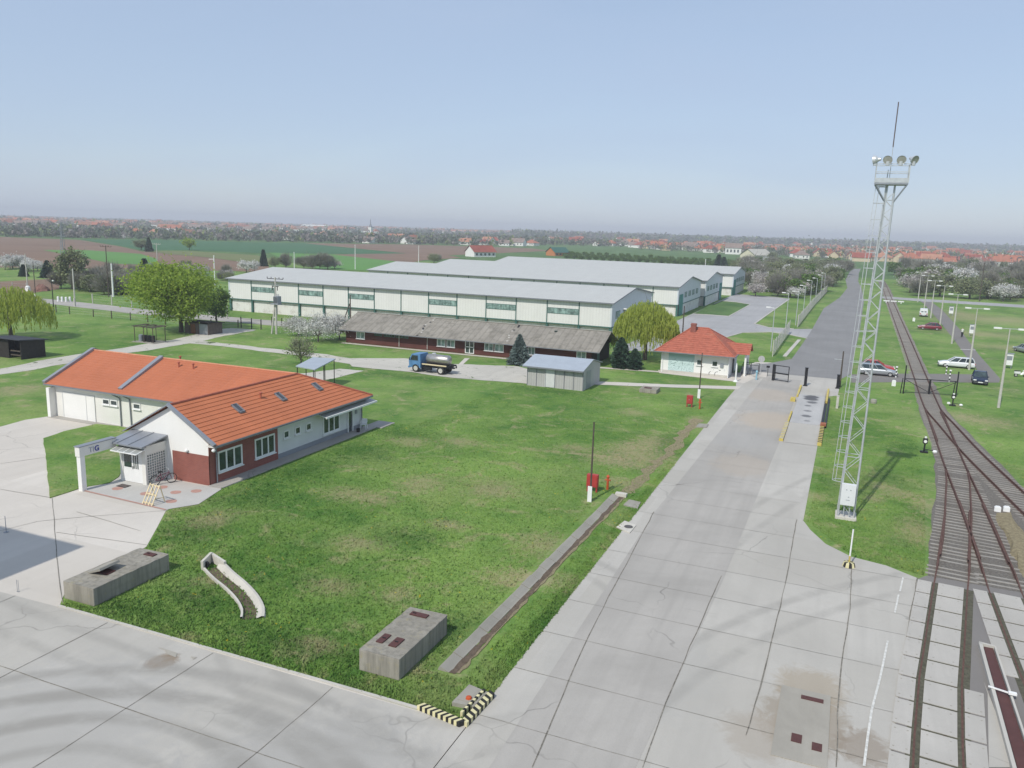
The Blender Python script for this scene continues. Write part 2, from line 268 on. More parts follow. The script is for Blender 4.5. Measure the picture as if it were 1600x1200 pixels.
F_LG = concretemat('young_crop', (.115, .26, .06), (.09, .2, .05), .3, False, 0, .2)
F_OL = concretemat('pale_meadow', (.17, .19, .075), (.2, .18, .1), .4, False, 0, .2)
STRAW = plain('dry_straw', (.42, .35, .21), .95, .35, 5, bmp=.1)
DIRT = plain('bare_soil', (.16, .12, .085), .95, .35, 3, bmp=.05)
L_SPR = leafmat('spring_leaves', (.22, .34, .05), (.42, .52, .09), .5)
L_SPR2 = leafmat('dark_spring_leaves', (.08, .16, .04), (.18, .27, .06), .35)
L_WIL = leafmat('willow_leaves', (.31, .38, .06), (.50, .56, .12), .5)
L_CON = leafmat('conifer_needles', (.025, .058, .035), (.06, .11, .065), .15)
L_SPC = leafmat('blue_spruce_needles', (.08, .12, .11), (.17, .22, .20), .15)
L_TWG = leafmat('grey_twigs', (.19, .18, .15), (.35, .335, .28), .2)
L_TWB = leafmat('budding_twigs', (.17, .20, .10), (.31, .34, .18), .3)
L_BLO = leafmat('white_blossom', (.66, .65, .60), (.86, .85, .82), .35)
L_BLP = leafmat('pale_pink_blossom', (.42, .38, .35), (.66, .62, .58), .3)
L_FAR = leafmat('far_foliage', (.08, .115, .07), (.17, .19, .13), .2)
L_FARG = leafmat('far_green_foliage', (.13, .19, .06), (.30, .33, .12), .2)
L_FARB = leafmat('far_bare_foliage', (.16, .14, .125), (.27, .24, .22), .2)

# ---------------- object helpers ----------------
def tag(o, label=None, cat=None, group=None, kind=None):
    for k, v in (('label', label), ('category', cat), ('group', group), ('kind', kind)):
        if v: o[k] = v
    return o
def thing(name, label, cat, loc=(0, 0, 0), rz=0, group=None, kind=None):
    o = bpy.data.objects.new(name, None); C.objects.link(o); o.location = loc; o.rotation_euler = (0, 0, rz); o.empty_display_size = .3
    return tag(o, label, cat, group, kind)
def dup(o, parent=None, **kw):
    c = o.copy(); C.objects.link(c); c.parent = parent
    for ch in o.children: dup(ch, c)
    for k, v in kw.items(): c[k] = v
    return c
def setmesh(name, V, F, mats, mi=None, smooth=False):
    me = bpy.data.meshes.new(name); me.from_pydata([tuple(v) for v in V], [], F)
    for m in (mats if isinstance(mats, (list, tuple)) else [mats]): me.materials.append(m)
    if mi: me.polygons.foreach_set('material_index', mi)
    if smooth: me.polygons.foreach_set('use_smooth', [True]*len(F))
    me.update(); return me
class M:
    def __init__(s): s.V = []; s.F = []; s.I = []; s.mi = 0
    def add(s, vs, fs):
        k = len(s.V); s.V += [tuple(v) for v in vs]; s.F += [tuple(i+k for i in f) for f in fs]; s.I += [s.mi]*len(fs); return s
    def quad(s, a, b, c, d): return s.add((a, b, c, d), [(0, 1, 2, 3)])
    def tri(s, a, b, c): return s.add((a, b, c), [(0, 1, 2)])
    def box(s, a, b):
        (x0, y0, z0), (x1, y1, z1) = a, b
        return s.add([(x0, y0, z0), (x1, y0, z0), (x1, y1, z0), (x0, y1, z0), (x0, y0, z1), (x1, y0, z1), (x1, y1, z1), (x0, y1, z1)],
                     [(0, 3, 2, 1), (4, 5, 6, 7), (0, 1, 5, 4), (1, 2, 6, 5), (2, 3, 7, 6), (3, 0, 4, 7)])
    def cbox(s, c, d): return s.box([c[i]-d[i]/2 for i in range(3)], [c[i]+d[i]/2 for i in range(3)])
    def tube(s, p, q, r0, r1=None, n=6, cap=True):
        r1 = r0 if r1 is None else r1; p, q = Vector(p), Vector(q); d = (q-p).normalized()
        a = d.orthogonal().normalized(); b = d.cross(a); vs = []
        for c_, r in ((p, r0), (q, r1)):
            for i in range(n):
                t = 2*math.pi*i/n; vs.append(c_+a*(r*math.cos(t))+b*(r*math.sin(t)))
        fs = [(i, (i+1) % n, n+(i+1) % n, n+i) for i in range(n)]
        if cap: fs += [tuple(range(n))[::-1], tuple(range(n, 2*n))]
        return s.add(vs, fs)
    def bar(s, p, q, w, h=None):
        """square bar between two points"""
        h = h or w; p, q = Vector(p), Vector(q); d = (q-p).normalized(); a = d.cross(Vector((0, 0, 1)))
        a = Vector((1, 0, 0)) if a.length < 1e-4 else a.normalized(); b = a.cross(d); vs = []
        for c_ in (p, q):
            for i, j in ((-1, -1), (1, -1), (1, 1), (-1, 1)): vs.append(c_+a*(i*w/2)+b*(j*h/2))
        return s.add(vs, [(0, 1, 2, 3), (7, 6, 5, 4), (0, 4, 5, 1), (1, 5, 6, 2), (2, 6, 7, 3), (3, 7, 4, 0)])
    def prism(s, pts, z0, z1):
        n = len(pts); A_ = sum(pts[i][0]*pts[(i+1) % n][1]-pts[(i+1) % n][0]*pts[i][1] for i in range(n))
        if A_ < 0: pts = pts[::-1]
        return s.add([(*p[:2], z0) for p in pts]+[(*p[:2], z1) for p in pts], [tuple(range(n))[::-1], tuple(range(n, 2*n))]+[(i, (i+1) % n, n+(i+1) % n, n+i) for i in range(n)])
    def sheet(s, pts, z):
        from mathutils.geometry import tessellate_polygon
        tr = tessellate_polygon([[Vector((p[0], p[1], 0)) for p in pts]]); fs = []
        for a, b, c_ in tr:
            A_, B_, D_ = pts[a], pts[b], pts[c_]
            cr_ = (B_[0]-A_[0])*(D_[1]-A_[1])-(D_[0]-A_[0])*(B_[1]-A_[1]); fs.append((a, b, c_) if cr_ > 0 else (a, c_, b))
        return s.add([(p[0], p[1], z) for p in pts], fs)
    def lathe(s, c, prof, n=12, axis=2):
        vs = []; k = len(prof)
        for r, h in prof:
            for i in range(n):
                t = 2*math.pi*i/n; v = [r*math.cos(t), r*math.sin(t), h]
                if axis == 0: v = [h, v[0], v[1]]
                if axis == 1: v = [v[0], h, v[1]]
                vs.append((c[0]+v[0], c[1]+v[1], c[2]+v[2]))
        fs = [(j*n+i, j*n+(i+1) % n, (j+1)*n+(i+1) % n, (j+1)*n+i) for j in range(k-1) for i in range(n)]+[tuple(range(n))[::-1], tuple(range((k-1)*n, k*n))]
        return s.add(vs, fs)
    def obj(s, name, mats, parent=None, at=None, smooth=False, label=None):
        """vertices are given in yard coordinates; parent root's place (or at) is taken off"""
        root = parent
        while root is not None and root.parent is not None: root = root.parent
        org = Vector(root.location) if root is not None else Vector(at or (0, 0, 0))
        inv = Matrix.Rotation(-root.rotation_euler.z, 3, 'Z') if root is not None and abs(root.rotation_euler.z) > 1e-9 and not s.__dict__.get('local') else None
        if s.__dict__.get('local'): V = s.V
        else:
            V = [Vector(v)-org for v in s.V]
            if inv: V = [inv @ v for v in V]
        me = setmesh(name, V, s.F, mats, s.I if any(s.I) else None, smooth)
        o = bpy.data.objects.new(name, me); C.objects.link(o)
        if parent is not None: o.parent = parent
        else: o.location = org
        if label: o['label'] = label
        return o
def L():
    m = M(); m.local = True; return m      # builder in the thing's own coordinates
def smoothpath(pts, step=3):
    out = []; n = len(pts)
    for i in range(n-1):
        p0, p1, p2, p3 = pts[max(0, i-1)], pts[i], pts[i+1], pts[min(n-1, i+2)]
        k = max(1, int(math.dist(p1[:2], p2[:2])/step))
        for j in range(k):
            t = j/k; out.append(tuple(.5*((2*p1[a])+(-p0[a]+p2[a])*t+(2*p0[a]-5*p1[a]+4*p2[a]-p3[a])*t*t+(-p0[a]+3*p1[a]-3*p2[a]+p3[a])*t**3) for a in (0, 1)))
    out.append(tuple(pts[-1][:2])); return out
def offs(path, d):
    out = []
    for i, p in enumerate(path):
        a = path[max(0, i-1)]; b = path[min(len(path)-1, i+1)]; dx, dy = b[0]-a[0], b[1]-a[1]; l = math.hypot(dx, dy) or 1
        out.append((p[0]-dy/l*d, p[1]+dx/l*d))
    return out
def ribbon(path, w, z, m=None, jit=0):
    m = m or M(); n = len(path); wl = [(w[0]+(w[1]-w[0])*i/(n-1)) if isinstance(w, tuple) else w for i in range(n)]
    a = [offs(path, wl[i]/2+random.uniform(-jit, jit))[i] for i in range(n)]; b = [offs(path, -wl[i]/2+random.uniform(-jit, jit))[i] for i in range(n)]
    m.add([(*p, z) for p in b]+[(*p, z) for p in a], [(i, i+1, n+i+1, n+i) for i in range(n-1)]); return m
def rough_edge(pts, step=1.0, jit=.12):
    out = []; n = len(pts)
    for i in range(n):
        a, b = pts[i], pts[(i+1) % n]; k = max(1, int(math.dist(a, b)/step))
        for j in range(k): t = j/k; out.append((a[0]+(b[0]-a[0])*t+random.uniform(-jit, jit), a[1]+(b[1]-a[1])*t+random.uniform(-jit, jit)))
    return out
def struct(name, m, mat): return tag(m.obj(name, mat), kind='structure')
# ---------------- ground and surfaces ----------------
m = M(); N = 96; rr = [0, 60, 150, 400, 1000, 2500, 6250]
vs = [(0, 0, 0)]; fs = []
for r_ in rr[1:]: vs += [(r_*math.cos(2*math.pi*i/N), r_*math.sin(2*math.pi*i/N), 0) for i in range(N)]
fs += [(0, 1+i, 1+(i+1) % N) for i in range(N)]
for k in range(len(rr)-2): fs += [(1+k*N+i, 1+(k+1)*N+i, 1+(k+1)*N+(i+1) % N, 1+k*N+(i+1) % N) for i in range(N)]
m.add(vs, fs)
# the terrain sheet: near grass inside, meadow outside
m.I = [0 if max(math.hypot(*vs[j][:2]) for j in f) <= 400 else 1 for f in m.F]
tag(m.obj('ground', [G_LAWN, G_FAR]), kind='structure')

def field(name, pts, mat, z): 
    q = [g(*p) for p in pts]; struct(name, M().sheet(q, z), mat)
field('ploughed_field', [(-120, 366), (0, 370), (125, 375), (187, 385), (222, 393), (300, 398), (420, 414), (420, 425), (250, 421), (0, 418), (-120, 414)], SOIL, .03)
field('ploughed_field', [(474, 380), (640, 382), (830, 388), (860, 392), (700, 399), (640, 411), (570, 406), (520, 398), (625, 395)], SOIL, .03)
field('wheat_field', [(125, 374), (250, 375), (400, 379), (475, 380), (560, 389), (635, 396), (550, 397), (400, 395), (300, 391), (222, 391), (187, 384)], F_DG, .06)
field('crop_field', [(67, 391), (135, 391), (220, 397), (246, 405), (245, 415), (175, 412), (135, 404), (100, 397)], F_LG, .09)
field('crop_field', [(420, 395), (520, 398), (640, 411), (590, 424), (500, 421), (450, 408)], F_LG, .09)
field('meadow', [(225, 392), (300, 393), (400, 399), (420, 404), (430, 412), (400, 413), (330, 403), (262, 397)], F_OL, .12)
field('ploughed_field', [(0, 440), (95, 435), (92, 452), (50, 458), (0, 459)], SOIL, .02)
field('bare_strip', [(560, 397), (690, 397), (720, 403), (640, 408), (590, 403)], SOIL, .07)

# concrete yard left and front
def S_(*p): return [g(*q) for q in p]
apr = [(-90, -20), (-10.85, -20), (-10.85, 23.35), (-31.3, 23.5), (-32.3, 24.6), (-33.2, 30.2), (-34.9, 32.6), (-36.5, 34.8), (-36.7, 39.6), (-45.2, 39.6), (-45.2, 48.3), (-62.9, 48.3)]+S_((40, 656), (0, 667))+[(-95, 42)]
struct('apron', M().sheet(apr, .012), CONC_L)
struct('front_apron', M().sheet([(-90, -20), (-10.9, -20), (-10.9, 23.3), (-31.2, 23.4)]+S_((0, 925))+[(-90, 24)], .016), CONC)
road = [(-10.9, -20), (3.0, -20), (3.0, 28.3), (4.83, 44.6)]+S_((1432, 903), (1385, 884), (1330, 870), (1290, 850), (1266, 828), (1254, 812))+[(-1.14, 51), (-1.0, 94.5), (.1, 96), (.3, 107.5), (-11.6, 107.5), (-12.4, 100.5), (-11.2, 97), (-10.85, 90.5)]
road = road[:-4]+S_((1160, 573), (1150, 600), (1150, 607))+[(-10.85, 88)]
struct('road', M().sheet(road, .012), CONC)
struct('road_lane', M().sheet([(-9.2, 20), (-4.95, 21), (-4.4, 40), (-4.15, 70.5), (-4.2, 104), (-8.6, 104), (-9.4, 70), (-9.85, 48.4)], .018), CONC_M)
asph = S_((1163, 570), (1200, 568), (1237, 561), (1252, 540), (1267.5, 517), (1287, 482), (1312, 465), (1324, 450), (1321, 437), (1328, 424), (1334, 420), (1345, 420), (1342, 427), (1341, 440), (1347, 452), (1350, 470), (1343, 520), (1334, 557), (1331, 584))+[(.2, 107.4), (-11.4, 107.4)]
struct('asphalt_road', M().sheet(asph, .022), ASPH)
yard = [(-31.2, 118)]+[(-31.2, 270)]+S_((1150, 459.5), (1212, 464), (1234, 467), (1179, 506), (1201, 512), (1240, 514), (1270, 514), (1261, 529), (1233, 523), (1205, 519), (1160, 520), (1135, 527))+[(-13, 122), (-30, 116)]
struct('yard_road', M().sheet(yard, .015), YARD)
isl = S_((1084, 490), (1108, 478), (1128, 470.6), (1150, 472.5), (1172, 476), (1139, 494))
struct('grass_island', M().sheet(isl, .05), G_FAR)
m = M(); 
for a, b in ((S_((1084, 490.7), (1108, 492), (1139, 494.3), (1172.5, 476), (1150, 472), (1128, 470)), .25), (S_((1234, 467), (1179, 506), (1201, 512), (1240, 514)), .3), (S_((1261, 529), (1233, 523), (1205, 519), (1160, 520), (1135, 527)), .3)):
    for p, q in zip(a, a[1:]): m.bar((*p, .03), (*q, .03), b, .12)
m.bar((*g(1226, 557), .02), (*g(1249, 531), .02), .55, .1)
struct('yard_kerb', m, KERB)
cross = S_((1330, 585), (1398, 584), (1437, 584), (1520, 585), (1531, 583), (1512, 560), (1490, 530), (1466, 500), (1443, 474), (1434, 469), (1453, 470), (1472, 484), (1500, 515), (1530, 555), (1563, 592), (1561, 598), (1520, 598), (1440, 597), (1330, 598))
struct('path', M().sheet(cross, .02), ASPH_D)
struct('cross_road', M().sheet(S_((1376, 463), (1440, 467), (1600, 476.5), (1700, 482), (1700, 487), (1600, 481), (1440, 471), (1376, 466)), .024), YARD)
struct('far_road', ribbon(smoothpath(S_((-60, 458), (0, 464.5), (40, 467.5), (100, 473.5), (160, 480), (225, 487.5), (312, 495), (400, 502.5), (460, 507.5), (560, 515), (640, 521)), 6), 6.0, .02, jit=.15), CONC_M)
# pale worn concrete tracks
pm = ribbon(smoothpath(S_((-60, 588), (0, 581), (60, 570), (125, 558), (185, 549.5), (240, 541), (287, 533), (330, 524), (380, 514)), 2), (3.6, 5.0), .020, jit=.35)
ribbon(smoothpath(S_((285, 533), (340, 538), (400, 545), (475, 553), (535, 562), (560, 566)), 2), (2.2, 3.2), .024, pm, jit=.3)
pm.sheet(rough_edge(S_((535, 560), (630, 560), (712, 569), (810, 572.5), (826, 577), (826, 600), (700, 590), (637, 581), (590, 577), (550, 573))), .028)
pm.sheet(rough_edge(S_((470, 584), (530, 576.5), (570, 579.5), (520, 592), (500, 595), (450, 593))), .022)
struct('broken_track', pm, CONC_BR)
pm = M(); pm.sheet(rough_edge(S_((926, 596), (1050, 601), (1158, 604), (1153, 609), (1050, 605.5), (926, 601)), 2, .08), .026)
pm.sheet(S_((1028, 578), (1030, 583), (1140, 595.5), (1163, 599), (1180, 591), (1168, 583)), .018)
pm.sheet(S_((930, 573), (1030, 580), (1030, 582), (930, 575)), .020)
pm.sheet(S_((1165, 572), (1180, 566), (1215, 567), (1200, 576), (1197, 590), (1170, 586)), .021)
pm.sheet([(-67.8, 98.6), (-30.5, 98.6), (-30.5, 99.55), (-67.8, 99.55)], .03)
pm.sheet(S_((716, 570), (726, 560), (734, 560), (722, 571)), .034)
struct('footpath', pm, CONC_L)
field('bare_patch', [(265, 432), (285, 428), (300, 433), (280, 440)], DIRT, .01)

# grass patch beside the entrance, patio, paths round the office
patch = S_((68, 686), (100, 675), (150, 663.5), (185, 667), (205, 671))+[(-45.25, 47.5), (-45.25, 39.5), (-44.1, 38.2)]+S_((170, 756), (131, 762), (79, 779))
struct('entrance_lawn', M().prism(rough_edge(patch, .8, .04), .001, .07), G_LAWN)
pt = [(-44.0, 35.2), (-36.6, 34.9), (-35.6, 36.5), (-36.4, 39.4), (-37.6, 39.4), (-44.6, 39.4), (-44.6, 38.0)]
m = M(); m.sheet(pt, .030); m.mi = 1
for x, y in S_((184, 764), (254, 762), (275, 770), (307, 768), (268, 784), (228, 772)): m.sheet([(x+.36*math.cos(t/8*6.283)*(1+.15*math.sin(t*5)), y+.36*math.sin(t/8*6.283)) for t in range(8)], .034)
m.quad((-44.0, 35.1, .036), (-36.6, 34.8, .036), (-36.6, 34.95, .036), (-44.0, 35.25, .036))
tag(m.obj('patio', [PAVER, PRED]), kind='structure')
m = M(); m.box((-37.55, 39.4, 0), (-36.45, 58.2, .07)); m.box((-37.55, 58.2, 0), (-35.9, 60.4, .075)); m.box((-62.9, 47.5, 0), (-45.3, 48.3, .05))
struct('house_apron', m, CONC_M)

# kerbs, joints, tyre marks, stains
m = M(); m.bar((-31.3, 23.45, .03), (-12.9, 23.45, .03), .11, .09); p = S_((-1, 610))
struct('kerb', m, KERB)
m = M()
def joint(pts, w=.028, z=.0265):
    path = smoothpath(pts, 1.2); path = [(x+random.uniform(-.02, .02), y+random.uniform(-.02, .02)) for x, y in path]; ribbon(path, w, z, m, jit=w*.3)
for a in (((1022, 800), (935, 965), (880, 1085), (832, 1200)), ((1127, 900), (1070, 1030), (1040, 1100), (1004, 1200)), ((1245, 812), (1229, 900), (1197, 1040), (1165, 1150)), ((1330, 890), (1328, 950), (1312, 1060), (1307, 1200)), ((1433, 903), (1416, 1000), (1390, 1200))): joint(S_(*a), .04)
for k in range(14):
    y = 20.75+k*3.4; x0 = -10.8; x1 = 2.9+.11*(y-28) if y > 28 else 2.9
    if y > 46: x1 = -1.5
    joint([(x0 if y < 46 else -10.8, y+random.uniform(-.1, .1)), (x1, y-.15)], .018 if y < 48 else .012)
for y in (19, 14.5, 10): joint([(-60, y), (-11, y)], .03)
for x in (-16.6, -22.4, -28.2, -34, -40): joint([(x, 5), (x+.1, 23.3)], .03)
for a in (((0, 765), (80, 778)), ((0, 830), (60, 815), (262, 798)), ((82, 779), (90, 880), (98, 945)), ((0, 725), (70, 715)), ((120, 800), (220, 830)), ((88, 832), (230, 852))): joint(S_(*a), .03, .0275)
struct('slab_joints', m, plain('joint_dirt', (.26, .24, .20), .95, .45, 3))
m = M(); q = smoothpath(S_((1387, 1002), (1375, 1060), (1362, 1110), (1356, 1150), (1350, 1198)), .9)
for i in range(0, len(q)-1): 
    ribbon([q[i], q[i+1]], .085, .031, m)
for a in (((1411, 903), (1406, 925)), ((1404, 930), (1398, 958))): ribbon(S_(*a), .08, .031, m)
ribbon(S_((1500, 546), (1524, 547)), .5, .031, m)
struct('painted_lines', m, plain('worn_white_line', (.66, .65, .60), .9, .25, 5, dirt=(.45, .43, .40)))
m = M(); m.sheet(rough_edge(S_((250, 1012), (278, 1020), (272, 1028), (262, 1022)), .3, .1), .033); m.sheet(rough_edge(S_((300, 1026), (306, 1028), (304, 1031)), .3, .05), .033)
struct('mud_stains', m, concretemat('muddy_concrete', (.43, .40, .34), (.27, .23, .17), .8, False, 0, 1.6))

# ---------------- railway ----------------
bl = S_((1372, 440), (1376, 452), (1396, 505), (1412, 550), (1425, 590), (1433, 628), (1444, 664), (1454, 692), (1460, 720), (1461, 764), (1457, 814), (1453, 849), (1450, 902))
br_ = S_((1760, 860), (1598, 760), (1566, 727), (1537, 699), (1509, 671), (1478, 642), (1468, 614), (1452, 586), (1433, 545), (1412, 500), (1392, 453), (1383, 440))
struct('track_ballast', M().sheet(rough_edge(bl+[(5.4, 44.5), (22, 44.5)]+br_, 2, .12), .016), BALL)
struct('crossing_asphalt', M().sheet([(2.95, 20), (16, 20), (16, 45.0), (5.3, 45.3), (4.83, 44.6), (2.95, 28.3)], .026), ASPH_D)
MAINC = [(12.9, 380), (12.3, 326), (11.4, 258), (10.6, 190), (10.15, 150), (9.72, 117.5), (9.45, 100), (9.4, 93)]
LC = [(9.4, 93), (9.36, 88), (9.3, 84), (9.22, 78), (9.14, 73), (9.08, 68.5)]
RC = [(9.4, 93), (9.62, 89.5), (9.95, 86), (10.42, 80), (10.85, 75), (11.4, 70), (12.0, 65), (12.6, 60), (14.1, 50), (16.0, 40)]
AC = [(9.08, 68.5), (8.83, 65), (8.46, 61.5), (8.0, 57), (7.62, 54), (7.16, 50.5), (6.72, 47), (6.34, 44.3), (5.25, 36), (4.98, 34), (4.52, 29.5), (4.36, 27.6), (3.7, 20)]
BC = [(9.08, 68.5), (9.07, 65), (9.06, 62), (9.02, 56), (8.94, 50), (8.86, 45), (8.83, 40), (8.83, 30), (8.83, 20)]
def xc(P, t):
    P = sorted(P, key=lambda p: p[1])
    return float(np.interp(t, [p[1] for p in P], [p[0] for p in P]))
def rail(path, m, z0=.03, hh=.17):
    zf = lambda y: z0-.165*min(1, max(0, (46.4-y)/1.2))
    n = len(path); prof = [(-.065, 0), (.065, 0), (.02, .06), (.036, .12), (.036, hh), (-.036, hh), (-.036, .12), (-.02, .06)]
    o_ = [offs(path, -d) for d, _ in prof]; vs = []
    for i in range(n): vs += [(*o_[j][i], zf(path[i][1])+prof[j][1]) for j in range(8)]
    m.add(vs, [(i*8+j, (i+1)*8+j, (i+1)*8+(j+1) % 8, i*8+(j+1) % 8) for i in range(n-1) for j in range(8)])
def sleepers(spec):
    m = M()
    for t, x0, x1, dx in spec:
        h = .10+random.uniform(-.025, .02); y = t+random.uniform(-.04, .04); s = dx/2*(x1-x0)
        if random.random() < .93: m.prism([(x0, y-h/1.3+s), (x1, y-h/1.3-s), (x1, y+h/1.3-s), (x0, y+h/1.3+s)]  , .0, .032+random.uniform(-.014, .014))
    return m
def track(name, label, P, spec, check=None):
    T = thing(name, label, 'railway track', (xc(P, P[-1][1]), P[-1][1], 0), group='railway tracks')
    c = smoothpath(P, 2.5)
    for s_ in (-1, 1): m = M(); rail(offs(c, s_*.755), m); m.obj('rail', RUST, T)
    if spec: tag(sleepers(spec).obj('sleepers', SLEEP, T), kind='stuff')
    if check:
        for s_ in (-1, 1): m = M(); rail(offs(smoothpath(check, 2.5), s_*.69), m, .03, .16); m.obj('check_rail', RUST, T)
    return T
def rng_(a, b, st): 
    while a < b: yield a; a += st
sp1 = [(t, xc(MAINC, t)-1.25, xc(MAINC, t)+1.25, 0) for t in rng_(93, 330, .62) if not 103 < t < 109]
track('railway_track', 'single rusty track running away to the village beside the road', MAINC, sp1)
sp2 = [(t, xc(LC, t)-1.25, xc(RC, t)+1.25, .02) for t in rng_(74.5, 93, .6)]+[(t, xc(LC, t)-1.25, xc(LC, t)+1.2, 0) for t in rng_(68.5, 74.5, .6)]
track('railway_track', 'short switch stretch of track between the two black and white point markers', LC, sp2, [(9.3, 92), (9.32, 84), (9.25, 78)])
sp3 = [(t, xc(RC, t)-1.25, xc(RC, t)+1.25, .2) for t in rng_(45, 74.5, .6)]
track('railway_track', 'rightmost rusty track curving out of the frame on the right', RC, sp3)
sp4 = []
for t in rng_(45.6, 68.5, .6):
    a, b_ = xc(AC, t), xc(BC, t)
    if t > 51: sp4.append((t, a-1.3, b_+1.25, .12))
    else: sp4 += [(t, a-1.25, a+1.2, .12)]
track('railway_track', 'left near track sunk between concrete panels beside the concrete road', AC, sp4, [(8.05, 58), (7.4, 52.2), (6.9, 48.4)])
sp5 = [(t, xc(BC, t)-1.2, xc(BC, t)+1.3, .05) for t in rng_(45.6, 51, .6)]
track('railway_track', 'right near track sunk between concrete panels next to the brown channel', BC, sp5, [(9.05, 60), (9.0, 54), (8.93, 49)])
m = M()
for tr in (AC, BC):
    pth = [(xc(tr, y), y) for y in np.arange(24.4, 44.9, 1.0)]; ribbon(pth, 2.05, .030, m)
struct('track_grooves', m, plain('groove_moss', (.115, .11, .075), .95, .4, 5, dirt=(.10, .07, .05)))
struct('concrete_strip', M().sheet([g(1537, 1066), g(1543, 1085), g(1545, 1200), g(1578, 1200), g(1562, 1130)], .034), CONC)
# concrete crossing panels, each its own slab
J = [44.6, 42.87, 41.07, 39.28, 37.46, 35.62, 33.82, 31.95, 30.05, 28.25, 26.4, 24.5]
first = None
for i in range(len(J)-1):
    for tr, lo, hi in ((AC, -1.52, -.88), (AC, -.57, .58), (AC, .84, 1.5), (BC, -1.5, -.88), (BC, -.58, .57), (BC, .86, 1.7)):
        if tr is AC and lo > .8 and i < 6: continue
        if tr is BC and lo < -1 and i > 4: continue
        y1, y0 = J[i]-.07, J[i+1]+.07; a, b_ = xc(tr, y1), xc(tr, y0); sk = .09
        lo0 = lo
        if tr is BC and lo < -1 and i == 4: lo0 = lo
        m = M(); m.prism([(b_+lo0, y0+random.uniform(-.01, .01)), (b_+hi, y0-sk*(hi-lo)), (a+hi, y1-sk*(hi-lo)), (a+lo0, y1)], .028, .052+random.uniform(-.003, .003))
        m.mi = 1
        for u in (.18, .82):
            for v in (.14, .86):
                x = (b_+(a-b_)*v)+lo+(hi-lo)*u; y = y0+(y1-y0)*v-sk*(hi-lo)*u; m.cbox((x, y, .056), (.06, .04, .008))
        strip = ('left of the left sunk rail', 'between the rails of the left sunk track', 'right of the left sunk track', 'left of the right sunk track', 'between the rails of the right sunk track', 'right of the right sunk track')[[-1.52, -.57, .84, -1.5, -.58, .86].index(lo)]
        nth_ = ('farthest', 'second', 'third', 'fourth', 'fifth', 'sixth', 'seventh', 'eighth', 'ninth', 'tenth', 'eleventh', 'twelfth')[i]
        o = m.obj('paving_slab', [concretemat('panel_concrete', (.47, .445, .40), (.34, .31, .27), .4, False, 0, 1.6), CBLK] if first is None else [MATS['panel_concrete'], CBLK], at=((a+b_)/2, (y0+y1)/2, .03))
        tag(o, 'pale concrete slab, '+(nth_ if i == 0 else nth_+' from the far end')+', '+strip, 'slab', 'concrete slabs along the sunk rails'); first = o
# brown channel with pale frame and white lamp across it
ch = thing('channel', 'long narrow rust brown steel channel in a pale frame between the two near tracks', 'channel', (7.0, 33, 0))
a = [(7.2, 37.9), (7.05, 20)]; L0 = [(6.85, 37.95), (6.55, 20)]
m = M(); m.add([(L0[0][0]+.12, 37.8, .12), (7.33, 37.8, .12), (7.23, 20, .12), (L0[1][0]+.12, 20, .12)], [(0, 3, 2, 1)]); m.obj('steel_plate', BROWNP, ch)
m = M(); m.bar((6.85, 37.9, .12), (6.55, 20, .12), .13, .2); m.bar((6.8, 37.95, .12), (7.4, 37.85, .12), .12, .2); m.bar((7.4, 37.9, .12), (7.3, 20, .12), .08, .17); m.obj('frame', KERB, ch)
m = M(); m.bar((6.62, 33.95, .27), (7.45, 33.7, .27), .05); m.cbox((7.4, 33.7, .30), (.28, .14, .09)); m.obj('cross_bar', WPAINT, ch)
# gravel bank with two marker stones
m = M(); pts = S_((1556, 800), (1580, 800), (1640, 900), (1600, 905), (1575, 855)); c0 = np.mean(pts, 0); ring = rough_edge(pts, 1.2, .2)
mid = [((x-c0[0])*.6+c0[0], (y-c0[1])*.6+c0[1]) for x, y in ring]; n = len(ring)
m.add([(*p, .0) for p in ring]+[(*p, .16+random.uniform(-.05, .05)) for p in mid]+[(*c0, .2)], [(i, (i+1) % n, n+(i+1) % n, n+i) for i in range(n)]+[(n+i, n+(i+1) % n, 2*n) for i in range(n)])
tag(m.obj('straw_bank', STRAW), 'low bank of straw coloured dead grass between the middle and right tracks', 'dead grass', kind='stuff')
for k, p in enumerate(((1558, 799), (1572, 799))):
    x, y = g(*p); m = M(); m.prism([(x-.2, y-.15), (x+.18, y-.17), (x+.2, y+.12), (x-.17, y+.16)], 0, .3); m.prism([(x-.14, y-.1), (x+.13, y-.12), (x+.14, y+.08), (x-.12, y+.11)], .3, .36)
    tag(m.obj('marker_stone', WPAINT, at=(x, y, 0)), ('left' if k == 0 else 'right')+' one of the two white painted stones at the tip of the straw bank', 'stone', 'white marker stones')
